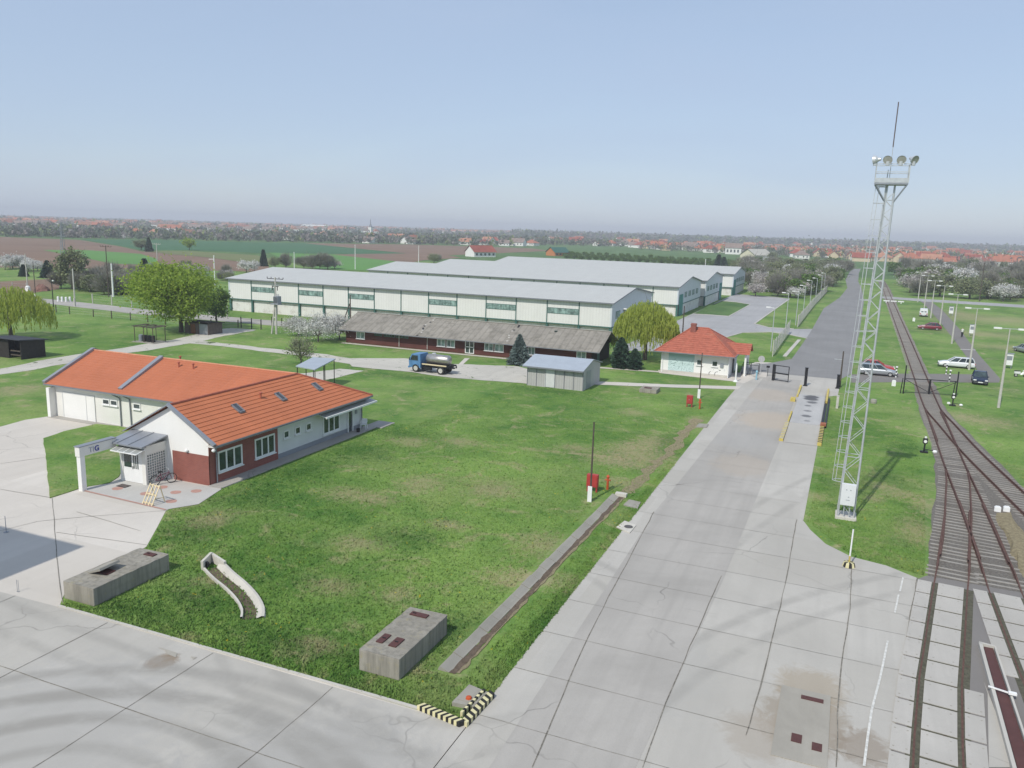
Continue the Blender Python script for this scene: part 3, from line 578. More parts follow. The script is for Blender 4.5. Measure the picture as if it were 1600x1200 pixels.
# ---------------- buildings ----------------
def wallx(px, y0, z):
    lo, hi = 400, 900
    for _ in range(40):
        mid_ = (lo+hi)/2
        if g(px, mid_, z)[1] > y0: lo = mid_
        else: hi = mid_
    return g(px, lo, z)[0]
def window(T, d, c, w, h, n=1, out=.0, sill=True, frame=None, glass=None, fw=.07, name='window', mull=None):
    """d: 'S' faces -y, 'E' faces +x; c: centre on the wall face"""
    u, nn = ((1, 0), (0, -1)) if d == 'S' else ((0, 1), (1, 0))
    frame = frame or WPAINT; glass = glass or GLASS
    def B(m, a0, a1, z0, z1, o0, o1):
        xs = [c[0]+u[0]*a+nn[0]*o for a in (a0, a1) for o in (o0, o1)]; ys = [c[1]+u[1]*a+nn[1]*o for a in (a0, a1) for o in (o0, o1)]
        m.box((min(xs), min(ys), z0), (max(xs), max(ys), z1))
    z0, z1 = c[2]-h/2, c[2]+h/2; m = M()
    B(m, -w/2, w/2, z0, z0+fw, .003, .055); B(m, -w/2, w/2, z1-fw, z1, .003, .055)
    for i in range(n+1):
        x = -w/2+fw/2+(w-fw)*i/n; B(m, x-fw/2, x+fw/2, z0+fw, z1-fw, .003, .055)
    f = m.obj(name, frame, T); m = M(); B(m, -w/2+fw, w/2-fw, z0+fw, z1-fw, .004, .02); m.obj('pane', glass, f)
    if sill: m = M(); B(m, -w/2-.06, w/2+.06, z0-.06, z0-.002, .002, .14); m.obj('sill', frame, f)
    return f
def slope(m, eA, eB, rB, rA, n, lift=.035):
    """tiled roof slope in stepped courses"""
    eA, eB, rB, rA = map(Vector, (eA, eB, rB, rA)); nn = (eB-eA).cross(rA-eA+(rB-eB)).normalized()
    if nn.z < 0: nn = -nn
    for i in range(n):
        t0, t1 = i/n, (i+1)/n; a, b = eA.lerp(rA, t0), eB.lerp(rB, t0); c_, d_ = eB.lerp(rB, t1), eA.lerp(rA, t1)
        m.add([a+nn*lift, b+nn*lift, c_, d_, a, b], [(0, 1, 2, 3), (4, 5, 1, 0)])
def gable_roof_mesh(x0, x1, y0, ym, y1, ze, zr, th=.12):
    """ridge along x"""
    m = M(); m.add([(x0, y0, ze), (x1, y0, ze), (x1, ym, zr), (x0, ym, zr), (x0, y1, ze), (x1, y1, ze)], [(0, 1, 2, 3), (3, 2, 5, 4)])
    m.add([(x0, y0, ze-th), (x1, y0, ze-th), (x1, ym, zr-th), (x0, ym, zr-th), (x0, y1, ze-th), (x1, y1, ze-th)], [(3, 2, 1, 0), (4, 5, 2, 3)])
    m.add([(x0, y0, ze), (x1, y0, ze), (x1, y0, ze-th), (x0, y0, ze-th)], [(3, 2, 1, 0)]); m.add([(x0, y1, ze), (x1, y1, ze), (x1, y1, ze-th), (x0, y1, ze-th)], [(0, 1, 2, 3)])
    for x, f in ((x0, 0), (x1, 1)):
        m.add([(x, y0, ze), (x, ym, zr), (x, y1, ze), (x, y0, ze-th), (x, ym, zr-th), (x, y1, ze-th)], [(0, 1, 4, 3), (1, 2, 5, 4)])
    return m
# ---- four storage halls ----
def hall(x1, y0, label, door, near):
    x0, W, he, hr = x1-76.2, 27.2, 6.25, 7.86; y1, ym = y0+W, y0+W/2; zb = 2.45
    T = thing('storage_hall', label, 'warehouse', (x0, y0, 0), group='white storage halls behind the wooden barrack')
    m = M(); m.box((x0+.06, y0+.06, zb), (x1-.06, y0+.36, he-.05)); m.box((x0+.06, y1-.36, zb), (x1-.06, y1-.06, he-.05)); m.obj('wall', WH_W, T)
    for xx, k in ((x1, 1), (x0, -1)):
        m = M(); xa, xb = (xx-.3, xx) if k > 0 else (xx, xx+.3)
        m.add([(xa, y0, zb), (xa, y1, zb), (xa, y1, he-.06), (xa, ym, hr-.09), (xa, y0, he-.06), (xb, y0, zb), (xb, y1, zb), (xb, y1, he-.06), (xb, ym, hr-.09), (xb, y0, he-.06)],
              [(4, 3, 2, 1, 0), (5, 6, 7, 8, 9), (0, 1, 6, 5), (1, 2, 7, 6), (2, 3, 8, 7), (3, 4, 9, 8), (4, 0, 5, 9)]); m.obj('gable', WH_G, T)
    m = M(); m.box((x0+.35, y0+.45, 0), (x1-.35, y0+.7, zb-.003)); m.box((x0+.35, y1-.7, 0), (x1-.35, y1-.45, zb-.003)); m.box((x1-.33, y0+.71, 0), (x1-.12, y1-.71, zb-.003)); m.box((x0+.12, y0+.71, 0), (x0+.33, y1-.71, zb-.003)); m.obj('plinth_wall', WH_WL, T)
    gable_roof_mesh(x0-.35, x1+.35, y0-.45, ym, y1+.45, he, hr+.05).obj('roof', WH_R, T)
    m = M(); m.box((x0-.35, y0-.57, he-.16), (x1+.35, y0-.455, he+.02)); m.obj('gutter', TRIM, T)
    m = M(); m.bar((x1+.36, y0-.45, he-.06), (x1+.36, ym, hr-.01), .05, .16); m.bar((x1+.36, ym, hr-.01), (x1+.36, y1+.45, he-.06), .05, .16); m.obj('verge', TRIM, T)
    b = 76.2/14
    for i in range(15):
        x = x0+i*b; m = M(); m.box((x-.17, y0+.08, 0), (x+.17, y0+.44, zb-.004)) if 0 < i < 14 else m.box((x-.0 if i == 0 else x-.4, y0+.1, 0), (x+.4 if i == 0 else x, y0+.44, zb-.004))
        m.obj('column', TEAL, T)
    m = M()
    for i in range(1, 14): m.box((x0+i*b-.07, y0-.03, zb), (x0+i*b+.07, y0+.056, he-.05))
    m.box((x0, y0+.0, zb-.16), (x1, y0+.055, zb-.002)); m.box((x1-.11, y0+.1, zb-.2), (x1+.02, y1, zb-.005)); m.obj('trim', TEAL, T)
    for i in (1, 3, 5, 8, 10, 12):
        if near or i > 9: window(T, 'S', (x0+(i+.5)*b, y0+.055, 4.45), b-.25, .92, 5, sill=False, frame=TEAL, glass=GLASS_T, fw=.05)
    dd = (y0+3.2) if door == 'front' else (y1-3.0)
    m = M(); m.box((x1+.003, dd-2.0, 0), (x1+.10, dd+2.0, 4.5)); d_ = m.obj('door', TEAL2, T); m = M(); m.box((x1+.101, dd-.03, .05), (x1+.13, dd+.03, 4.4)); m.obj('door_seam', TEAL, d_)
    for i in range(4): window(T, 'E', (x1, (y0+8.3+i*4.6) if door == 'front' else y0+3.5+i*4.6, 4.15), 2.5, 1.15, 2, sill=False, frame=TEAL, glass=GLASS_T, fw=.06)
    return T
hall(-33.9, 123.1, 'nearest of the four white storage halls, right behind the brown barrack, six green window strips', 'rear', True)
hall(-32.9, 170.9, 'second white storage hall from the front, green gable door at the corner nearest the camera', 'front', False)
hall(-32.0, 200.2, 'third white storage hall from the front, green gable door at its far corner', 'rear', False)
hall(-30.9, 241.4, 'farthest of the four white storage halls, next to the blossoming bushes', 'front', False)

# ---- long wooden barrack ----
x0, x1, y0, y1, ze, zr, ym = -67.7, -30.0, 99.9, 108.6, 2.12, 4.12, 104.1
T = thing('barrack', 'long low brown timber barrack with grey corrugated roof and white double door', 'building', (x0, y0, 0))
m = M(); m.box((x0, y0, 0), (x1, y1, ze)); m.obj('wall', BARR_W, T)
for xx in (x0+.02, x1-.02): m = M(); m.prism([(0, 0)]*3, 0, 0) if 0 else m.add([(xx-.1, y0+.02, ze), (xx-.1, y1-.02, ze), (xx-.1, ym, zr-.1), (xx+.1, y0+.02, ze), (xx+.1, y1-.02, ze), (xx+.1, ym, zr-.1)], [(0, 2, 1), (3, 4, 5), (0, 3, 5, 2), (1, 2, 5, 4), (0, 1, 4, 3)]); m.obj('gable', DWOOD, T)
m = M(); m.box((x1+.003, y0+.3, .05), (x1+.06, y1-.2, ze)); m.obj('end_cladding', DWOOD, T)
rf = gable_roof_mesh(-68.4, -28.6, 98.9, ym, 109.2, 2.02, zr, .08).obj('roof', BARR_R, T)
for xa in (-55.3, -42.0):       # broken flashing bands over the joints
    m = M(); k = 18
    for i in range(k):
        if random.random() < .35: continue
        t0, t1 = i/k, (i+.8)/k; p = lambda t, dx: (xa+dx+.25*math.sin(t*9), 98.9+(ym-98.9)*t, 2.02+(zr-2.02)*t+.05)
        m.mi = random.random() < .5; m.quad(p(t0, -.14), p(t0, .14), p(t1, .14), p(t1, -.14))
    m.mi = 0; m.obj('flashing', [KERB, DARK], rf)
m = M(); m.bar((-68.4, ym, zr+.03), (-28.6, ym, zr+.03), .3, .07); m.obj('ridge_cap', CBLK, rf)
m = M(); m.bar((-68.4, 98.85, 1.95), (-28.6, 98.85, 1.95), .1, .1); m.obj('gutter', TRIM, T)
wx = lambda px: wallx(px, y0, 1.3)
for a, b_, n in ((557, 570, 2), (683, 696, 2), (698, 711, 2), (757, 771, 2), (773, 787, 2), (825, 836, 2), (901, 916, 2)):
    xa, xb = wx(a), wx(b_); window(T, 'S', ((xa+xb)/2, y0, 1.25), xb-xa, 1.05, n, frame=WPAINT, fw=.09, glass=GLASS_T)
for a, b_ in ((585, 597), (600, 617), (619, 638)):
    xa, xb = wx(a), wx(b_); window(T, 'S', ((xa+xb)/2, y0, 1.6), xb-xa, .45, 4, frame=TEAL, fw=.05, glass=GLASS, sill=False)
xa, xb = wx(727), wx(741); m = M()
for z in (.1, .95, 1.9): m.box((xa, y0-.07, z), (xb, y0-.003, z+.1))
for i in range(3): x = xa+(xb-xa-.1)*i/2; m.box((x, y0-.07, .2), (x+.1, y0-.003, 1.9))
d_ = m.obj('door', WPAINT, T); m = M(); m.box((xa+.05, y0-.03, .15), (xb-.05, y0-.002, 1.95)); m.obj('pane', GLASS, d_)
for px in (624, 668): m = M(); x = wx(px); m.tube((x, y0-.08, .1), (x, y0-.08, 1.95), .05); m.obj('downpipe', PCONC, T)
m = M(); m.box((x1+.061, 102.4, .1), (x1+.1, 103.5, 1.9)); m.obj('end_door', TEAL, T)

# ---- office: two wings with orange tiles ----
T = thing('office_building', 'L shaped office with orange tiled roof, white gable, red brick corner and grey side wall', 'building', (-37.5, 39.6, 0))
X1, YF, XL, YL, YB = -37.55, 39.6, -63.0, 48.2, 57.6
xl = -44.55; zr = 5.15; xr = -40.6; yr = 52.9; ze = 2.86; eE, eW, eF, eB = -36.75, -44.75, 47.75, 58.1
mg = M(); mg.add([(xl, YF, 0), (X1, YF, 0), (X1, YF, ze-.05), (-40.6, YF, zr-.12), (xl, YF, ze+.05), (xl, YF+.3, 0), (X1, YF+.3, 0), (X1, YF+.3, ze-.05), (-40.6, YF+.3, zr-.12), (xl, YF+.3, ze+.05)],
     [(0, 1, 2, 3, 4), (9, 8, 7, 6, 5), (0, 5, 6, 1), (1, 6, 7, 2), (2, 7, 8, 3), (3, 8, 9, 4), (4, 9, 5, 0)]); mg.obj('gable_wall', WHITE, T)
m = M(); m.box((X1-.25, YF+.301, 0), (X1, YB, ze-.12)); m.obj('side_wall', GREYP, T)
m = M(); m.box((xl, YF+.301, 0), (xl+.25, YL-.003, ze-.05)); m.box((XL, YL, 0), (-44.2, YL+.3, ze+.02)); m.box((XL, YB-.25, 0), (X1-.26, YB, ze-.06)); m.obj('wing_wall', CREAM, T)
m = M(); m.add([(XL-.02, YL, 0), (XL-.02, YB, 0), (XL-.02, YB, ze-.05), (XL-.02, yr, zr-.1), (XL-.02, YL, ze-.02), (XL+.28, YL, 0), (XL+.28, YB, 0), (XL+.28, YB, ze-.05), (XL+.28, yr, zr-.1), (XL+.28, YL, ze-.02)], [(4, 3, 2, 1, 0), (5, 6, 7, 8, 9), (4, 9, 8, 3), (3, 8, 7, 2), (0, 5, 9, 4)]); m.obj('end_wall', WHITE, T)
# brick corner facing: front lower part and side up to the third window
m = M(); m.box((-40.65, YF-.035, 0), (X1+.035, YF-.002, 2.03)); m.box((X1+.002, YF-.035, 0), (X1+.035, 46.5, 2.72)); m.obj('brick_facing', BRICK, T)
m = M(); m.box((X1+.001, 46.505, 0), (X1+.02, YB, .42)); m.obj('plinth', GREYM, T)
# roofs
m = M()
slope(m, (eE, YF-.25, ze), (eE, eB, ze), (xr, yr, zr), (xr, YF-.25, zr), 14)
slope(m, (eE, eB, ze), (XL-.3, eB, ze), (XL-.3, yr, zr), (xr, yr, zr), 15)
slope(m, (XL-.3, eF, ze+.04), (eW+.0, eF, ze+.04), (xr, yr, zr), (XL-.3, yr, zr), 15)
m.mi = 1; slope(m, (eW, YF-.25, ze), (eW, eF+.02, ze), (xr, yr, zr), (xr, YF-.25, zr), 14)
m.mi = 0
TILE_Y = linemat('orange_roof_tile_sun_brightened', (.54, .178, .08), 1, .30, .22, .3, .75, .08, bmp=.012, dark=.72)  # front wing tile colour brightened to make up for weaker sun there
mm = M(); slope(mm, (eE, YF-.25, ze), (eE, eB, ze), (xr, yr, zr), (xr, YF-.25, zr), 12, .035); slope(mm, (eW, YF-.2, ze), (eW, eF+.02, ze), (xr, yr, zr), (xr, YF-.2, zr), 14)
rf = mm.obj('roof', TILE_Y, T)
mm = M(); slope(mm, (XL-.3, eF, ze+.04), (eW, eF, ze+.04), (xr, yr, zr), (XL-.3, yr, zr), 16, .012); slope(mm, (eE, eB, ze), (XL-.3, eB, ze), (XL-.3, yr, zr), (xr, yr, zr), 15)
rf2 = mm.obj('roof', TILE, T)
m = M(); m.tube((xr, YF-.27, zr+.02), (xr, yr, zr+.02), .10, n=6); m.tube((xr, yr, zr+.02), (eE, eB, ze+.04), .09, n=6); m.obj('ridge_tiles', TILE2, rf)
m = M(); m.tube((XL-.3, yr, zr+.02), (xr, yr, zr+.02), .10, n=6); m.obj('ridge_tiles', RIDGE, rf2)
m = M(); m.box((eE-.04, YF-.25, ze-.10), (eE+.09, eB, ze+.01)); m.box((XL-.3, eF-.09, ze-.07), (eW, eF+.03, ze+.035)); m.obj('gutter', TRIM, T)
m = M(); m.box((X1, YF-.2, ze-.16), (eE-.04, eB-.1, ze-.11)); m.box((XL, eF+.03, ze-.06), (eW, YL, ze-.02)); m.obj('soffit', CREAM, T)
def cap(p, q, w=.24, h=.16, nm='verge_cap'): mm = M(); mm.bar(p, q, w, h); return mm.obj(nm, GREYM, T)
cap((eE, YF-.3, ze+.07), (xr, YF-.3, zr+.09)); cap((xr, YF-.28, zr+.05), (eW, YF-.28, ze+.03), .10, .07)
cap((XL-.3, eF, ze+.15), (XL-.3, yr, zr+.14), .34, .22); cap((XL-.3, yr, zr+.14), (XL-.3, eB, ze+.12), .34, .22)
cap((-55.0, eF+.55, ze+.29), (-55.0, yr, zr+.14), .42, .26, 'firewall_cap')
for x, y, sc in ((-52.2, 52.0, 1), (-50.6, 52.0, 1), (-53.3, 53.3, 1), (-39.3, 46.9, 1)):
    zz = zr-abs((y-yr)*.43 if x < -44 else (x-xr)*.6); mm = M(); mm.tube((x, y, zz-.05), (x, y, zz+.35), .07, n=8); mm.lathe((x, y, zz+.35), [(.05, 0), (.14, .05), (.13, .1), (.02, .16)], 8); mm.obj('roof_vent', TILE2, rf2 if x < -44 else rf)
for px, py in ((324, 636), (399, 619), (461, 604)):
    q = g(px, py, 4.0); y = q[1]; x = -38.9; s_ = (zr-ze)/(eE-xr); zz = zr-(x-xr)*s_*1
    s_ = (zr-ze)/(xr-eE); mm = M(); a, b_ = x-.36, x+.36; za, zb_ = zr+(a-xr)*s_+.10, zr+(b_-xr)*s_+.10
    for u0, u1, v0, v1 in ((a, b_, y-.27, y-.20), (a, b_, y+.20, y+.27)): mm.bar((u0, (v0+v1)/2, za), (u1, (v0+v1)/2, zb_), .07, .12)
    mm.bar((a, y-.27, za), (a, y+.27, za), .07, .12); mm.bar((b_, y-.27, zb_), (b_, y+.27, zb_), .12, .12); sk = mm.obj('skylight', TRIM, rf)
    mm = M(); mm.add([(a, y-.2, za+.01), (b_, y-.2, zb_+.01), (b_, y+.2, zb_+.01), (a, y+.2, za+.01)], [(0, 1, 2, 3)]); mm.obj('skylight_glass', glassmat('sky_glass', (.04, .045, .05), .25), rf) if 'sky_glass' not in MATS else mm.obj('skylight_glass', MATS['sky_glass'], rf)
# windows
def yE(px, py): return g(px, py, 1.5)[1]
window(T, 'E', (X1+.035, 41.5, 1.42), 2.35, 1.45, 3, fw=.12); window(T, 'E', (X1+.035, 45.05, 1.42), 2.15, 1.45, 3, fw=.12)
for y in (47.5, 48.85, 50.2): window(T, 'E', (X1, y, 1.72), .66, .6, 1, fw=.09)
window(T, 'E', (X1, 53.2, 1.35), 2.3, 1.5, 3, fw=.13)
m = M(); m.box((X1+.002, 55.55, .08), (X1+.04, 56.1, 2.15)); m.mi = 1; m.box((X1+.002, 56.12, .08), (X1+.12, 56.22, 2.2)); m.box((X1+.002, 55.45, .08), (X1+.12, 55.54, 2.2)); m.mi = 0; m.obj('door', [GLASS, WPAINT], T)
m = M(); m.box((X1+.002, 56.65, 1.45), (X1+.10, 56.85, 1.75)); m.obj('meter_box', GREYM, T)
# slatted canopy over the side door
m = M(); cy0, cy1 = 51.1, 58.4
m.bar((X1+1.05, cy0, 2.32), (X1+1.05, cy1, 2.32), .09, .14)
for i in range(15): y = cy0+(cy1-cy0)*i/14; m.bar((X1+.02, y, 2.55), (X1+1.05, y, 2.34), .05, .06)
m.obj('canopy', WPAINT, T); m = M(); m.add([(X1+.02, cy0, 2.585), (X1+1.0, cy0, 2.385), (X1+1.0, cy1, 2.385), (X1+.02, cy1, 2.585)], [(0, 1, 2, 3)]); m.obj('canopy_sheet', plain('polycarbonate_sheet', (.34, .35, .33), .35, .1, 2), T)
# garage, small windows, door of the left wing
xg0, xg1 = -61.6, -57.9
m = M(); m.box((xg0, YL-.035, .02), (xg1, YL-.002, 2.2)); d_ = m.obj('garage_door', WHITE, T); m = M()
for x in (xg0-.06, xg1, -58.9): m.box((x, YL-.06, .02), (x+.05, YL-.036, 2.22))
m.box((xg0-.06, YL-.06, 2.22), (xg1+.05, YL-.036, 2.28)); m.obj('door_frame', GREYP, d_)
m = M(); m.box((XL+.1, YL-.6, 0), (XL+.45, YL-.003, 2.6)); m.obj('pier', WHITE, T)
for x in (-56.55, -55.65, -53.1): window(T, 'S', (x, YL, 1.95), .8, .5, 1, fw=.08)
window(T, 'S', (-50.3, YL, 1.5), .95, 1.2, 1, fw=.08)
def pipe(pts, nm='downpipe', mat=TRIM, r=.05):
    m = M()
    for p, q in zip(pts, pts[1:]): m.tube(p, q, r, n=6)
    return m.obj(nm, mat, T)
pipe([(-55.35, eF-.02, 2.8), (-55.0, YL-.1, 2.5), (-54.9, YL-.09, 2.4), (-54.9, YL-.09, .05)]); pipe([(-54.15, eF-.02, 2.8), (-53.8, YL-.1, 2.5), (-53.75, YL-.09, .05)])
pipe([(eE, YF+.55, 2.75), (X1+.12, YF+.55, 2.45), (X1+.12, YF+.55, .05)]); pipe([(eE, YB-.1, 2.75), (X1+.12, YB-.1, 2.4), (X1+.12, YB-.1, .05)])
m = M()
for c in ((-39.35, YF-.1, 2.2), (-36.95, YF-.2, 2.55)): m.lathe(c, [(.04, -.12), (.12, -.06), (.13, .02), (.06, .1)], 10)
m.obj('wall_lamp', WPAINT, T)
# entrance porch
px0, px1, py0 = -43.4, -41.15, 37.75
m = M(); m.box((px0, py0, 0), (px0+.22, YF-.003, 2.55)); m.box((px1-.30, py0, 0), (px1, py0+.16, 2.55)); m.box((px1-.25, YF-.10, 0), (px1, YF-.003, 2.6)); m.box((px0+.221, py0+.02, 2.2), (px1-.301, py0+.15, 2.55)); m.box((px1-.22, py0+.161, 2.05), (px1-.02, YF-.101, 2.62)); m.obj('porch_wall', CREAM, T)
m = M(); m.add([(px0-.75, py0-.35, 2.60), (px1+.15, py0-.35, 2.60), (px1+.15, YF-.04, 2.95), (px0-.75, YF-.04, 2.95), (px0-.75, py0-.35, 2.69), (px1+.15, py0-.35, 2.69), (px1+.15, YF-.04, 3.04), (px0-.75, YF-.04, 3.04)], [(3, 2, 1, 0), (4, 5, 6, 7), (0, 1, 5, 4), (1, 2, 6, 5), (2, 3, 7, 6), (3, 0, 4, 7)])
for t in (.3, .62): m.bar((px0-.75+t*3.15, py0-.35, 2.71), (px0-.75+t*3.15, YF-.04, 3.06), .05, .05)
m.obj('porch_roof', GREYM, T)
gb = M(); gb.box((px1-.16, py0+.161, .1), (px1-.10, YF-.101, 2.048)); w_ = gb.obj('glass_block_wall', glassmat('glass_block', (.16, .20, .19), .25), T); m = M()
for i in range(9): y = py0+.162+(YF-.10-py0-.162-.05)*i/8; m.box((px1-.099, y, .06), (px1-.03, y+.045, 2.048))
for i in range(12): z = .06+i*.175; m.box((px1-.098, py0+.162, z), (px1-.034, YF-.102, z+.045))
m.obj('mortar_grid', CREAM, w_)
m = M(); m.box((px0+.225, py0+.05, .05), (px1-.305, py0+.12, 2.195)); d_ = m.obj('door', WPAINT, T)
m = M(); m.box((px0+.33, py0+.03, 1.05), (px0+.98, py0+.048, 2.0))
for i in range(3): m.box((px0+1.15+i*.17, py0+.03, 1.0), (px0+1.23+i*.17, py0+.048, 1.95))
m.obj('pane', GLASS, d_); m = M(); m.box((px0+1.07, py0+.01, .95), (px0+1.10, py0+.048, 1.15)); m.obj('handle', DARK, d_)
m = M()
for i in range(5): x = px0+i*(px1-px0)/4; m.bar((x, py0, 2.42), (x, py0-.7, 2.26), .05, .06)
m.bar((px0, py0-.7, 2.26), (px1, py0-.7, 2.26), .05, .06); cn_ = m.obj('door_canopy', WPAINT, T); m = M(); m.add([(px0, py0, 2.44), (px1, py0, 2.44), (px1, py0-.68, 2.285), (px0, py0-.68, 2.285)], [(0, 3, 2, 1)]); m.obj('canopy_sheet', MATS['polycarbonate_sheet'], cn_)
m = M(); m.box((-44.02, 34.95, 2.3), (-43.62, 37.75, 2.92)); bm_ = m.obj('portico_beam', CREAM, T); m = M(); m.box((-44.06, 34.91, 2.922), (-43.58, 37.75, 2.97)); m.obj('beam_cap', GREYM, bm_)
m = M(); m.box((-43.98, 35.0, 0), (-43.66, 35.34, 2.298)); m.obj('portico_column', WHITE, T)
def text(body, size, loc, rot, mat, parent, name, bold=.0, thick=.012):
    cu = bpy.data.curves.new(name, 'FONT'); cu.body = body; cu.size = size; cu.extrude = thick; cu.offset = bold; cu.align_x = 'LEFT'; cu.resolution_u = 3
    tmp = bpy.data.objects.new('tmp', cu); C.objects.link(tmp); bpy.context.view_layer.update()
    me = bpy.data.meshes.new_from_object(tmp.evaluated_get(bpy.context.evaluated_depsgraph_get())); bpy.data.objects.remove(tmp)
    me.materials.clear(); me.materials.append(mat); o = bpy.data.objects.new(name, me); C.objects.link(o)
    root = parent
    while root.parent: root = root.parent
    o.parent = parent; o.location = Vector(loc)-root.location; o.rotation_euler = rot; return o
text('TI', .48, (-43.612, 35.62, 2.43), (R(90), 0, R(90)), plain('sign_grey', (.35, .36, .42), .6), T, 'sign_lettering', .0)
text('G', .48, (-43.612, 36.05, 2.43), (R(90), 0, R(90)), plain('sign_blue', (.05, .06, .28), .6), T, 'sign_lettering', .012)

# ---- gatehouse ----
x0, x1, y0, y1 = -20.95, -12.6, 100.4, 108.2; ze = 2.72
T = thing('gatehouse', 'small white gatehouse with red hipped roof, brick chimney and pale blue wall panel', 'building', (x0, y0, 0))
m = M(); m.box((x0, y0, 0), (x1, y1, ze)); m.obj('wall', WHITE, T)
X0, X1_, Y0, Y1 = x0-.75, x1+.75, y0-.85, y1+.85; yr = (Y0+Y1)/2; ra, rb, zr = -18.05, -15.9, 5.5
m = M(); slope(m, (X0, Y0, ze), (X1_, Y0, ze), (rb, yr, zr), (ra, yr, zr), 13); slope(m, (X1_, Y0, ze), (X1_, Y1, ze), (rb, yr, zr), (rb, yr, zr), 13)
slope(m, (X1_, Y1, ze), (X0, Y1, ze), (ra, yr, zr), (rb, yr, zr), 13); slope(m, (X0, Y1, ze), (X0, Y0, ze), (ra, yr, zr), (ra, yr, zr), 13)
m.sheet([(X0, Y0), (X1_, Y0), (X1_, Y1), (X0, Y1)], ze-.05); rf = m.obj('roof', TILE2, T)
m = M(); m.tube((ra, yr, zr+.03), (rb, yr, zr+.03), .1)
for a, b_ in (((X0, Y0), (ra, yr)), ((X1_, Y0), (rb, yr)), ((X1_, Y1), (rb, yr))): m.tube((*a, ze+.05), (*b_, zr+.03), .08)
m.obj('ridge_tiles', TILE2, rf)
m = M(); m.box((-18.05, yr-.95, 4.3), (-17.4, yr-.4, 6.1)); m.box((-18.1, yr-1.0, 5.92), (-17.34, yr-.34, 6.0)); c_ = m.obj('chimney', BRICK, rf); m = M(); m.prism([(-18.25, yr-1.25), (-17.2, yr-1.25), (-17.2, yr-.9), (-18.25, yr-.9)], 4.52, 4.68); m.obj('chimney_flashing', WPAINT, rf)
m = M(); m.add([(-18.5, yr-2.15, 4.1), (-17.8, yr-2.15, 4.1), (-17.8, yr-1.6, 4.45), (-18.5, yr-1.6, 4.45), (-18.5, yr-2.15, 3.9), (-17.8, yr-2.15, 3.9), (-17.8, yr-1.6, 4.3), (-18.5, yr-1.6, 4.3)], [(0, 1, 2, 3), (4, 5, 1, 0), (5, 6, 2, 1), (7, 4, 0, 3)]); m.obj('skylight', glassmat('bright_skylight', (.5, .52, .52), .1), rf)
m = M(); m.box((X0-.1, Y0-.1, ze-.06), (X1_+.1, Y0+.02, ze+.05)); m.box((X1_-.02, Y0+.021, ze-.06), (X1_+.1, Y1, ze+.05)); m.obj('gutter', TRIM, T)
window(T, 'S', (wallx(1093, y0, 1.6), y0, 1.65), .72, .72, 1, fw=.08); window(T, 'S', (wallx(1117, y0, 1.6), y0, 1.65), .72, .72, 1, fw=.08)
mm_, nt, b, tc = base_mat('mural_paint', .85); geo = node(nt, 'ShaderNodeNewGeometry'); P = geo.outputs['Position']; sx = node(nt, 'ShaderNodeSeparateXYZ'); nt.links.new(P, sx.inputs[0])
nz = noise(nt, vmap(nt, P, (1, 0, 1)), 1.1, 2, .4, 1.5); ln = ramp(nt, math_(nt, 'ABSOLUTE', math_(nt, 'SUBTRACT', math_(nt, 'FRACT', math_(nt, 'MULTIPLY', nz, 6)), .5)), .12, .02)
f = math_(nt, 'MULTIPLY', ln, ramp(nt, sx.outputs[2], 2.0, 1.6)); c = mix(nt, ramp(nt, sx.outputs[2], 1.8, 2.2), (.55, .68, .66), (.33, .50, .48)); nt.links.new(mix(nt, math_(nt, 'MULTIPLY', f, .75), c, (.10, .20, .20)), b.inputs['Base Color'])
m = M(); m.box((x0+.95, y0-.03, .35), (x0+4.15, y0-.002, 2.6)); m.obj('painted_panel', mm_, T)
m = M(); m.box((x0-.02, y0-.03, 0), (x1+.02, y0-.003, .33)); m.obj('plinth', CBLK_L, T)
for x, y in ((x0+.2, y0-.06), (x1-.0, y0-.08)): m = M(); m.tube((x, y, .05), (x, y, ze), .06); m.obj('downpipe', WPAINT, T)
m = M(); m.box((x1-1.0, y0-.15, 1.3), (x1-.6, y0-.032, 1.7)); m.obj('wall_box', GREYM, T)
# gabled porch with arch on the road side
yc = 104.6; m = M(); a0, a1, xe = yc-1.9, yc+1.9, x1+1.75
k = 8; ring = [(1.15*math.cos(math.pi*i/k), 1.45+.75*math.sin(math.pi*i/k)) for i in range(k+1)]
for i in range(k): (u0, v0), (u1, v1) = ring[i], ring[i+1]; m.add([(xe, yc+u0, v0), (xe, yc+u1, v1), (xe, yc+u1, 2.95), (xe, yc+u0, 2.95), (xe-.2, yc+u0, v0), (xe-.2, yc+u1, v1), (xe-.2, yc+u1, 2.95), (xe-.2, yc+u0, 2.95)], [(0, 3, 2, 1), (4, 5, 6, 7), (0, 1, 5, 4)])
for s_ in (-1, 1): m.box((xe-.2, yc+s_*1.15 if s_ > 0 else a0+.3, 0), (xe, a1-.3 if s_ > 0 else yc-1.15, 2.95))
m.add([(xe, a0+.3, 2.95), (xe, a1-.3, 2.95), (xe, yc, 3.75)], [(0, 1, 2)]); m.obj('porch_wall', WHITE, T)
m = M(); slope(m, (x1-2.5, a0-.1, 2.75), (xe+.4, a0-.1, 2.75), (xe+.4, yc, 3.95), (x1-2.5, yc, 3.95), 6); slope(m, (xe+.4, a1+.1, 2.75), (x1-2.5, a1+.1, 2.75), (x1-2.5, yc, 3.95), (xe+.4, yc, 3.95), 6); m.obj('porch_roof', TILE2, T)
m = M(); m.box((x1+.003, yc-.6, .05), (x1+.06, yc+.6, 2.1)); m.obj('door', DARK, T)

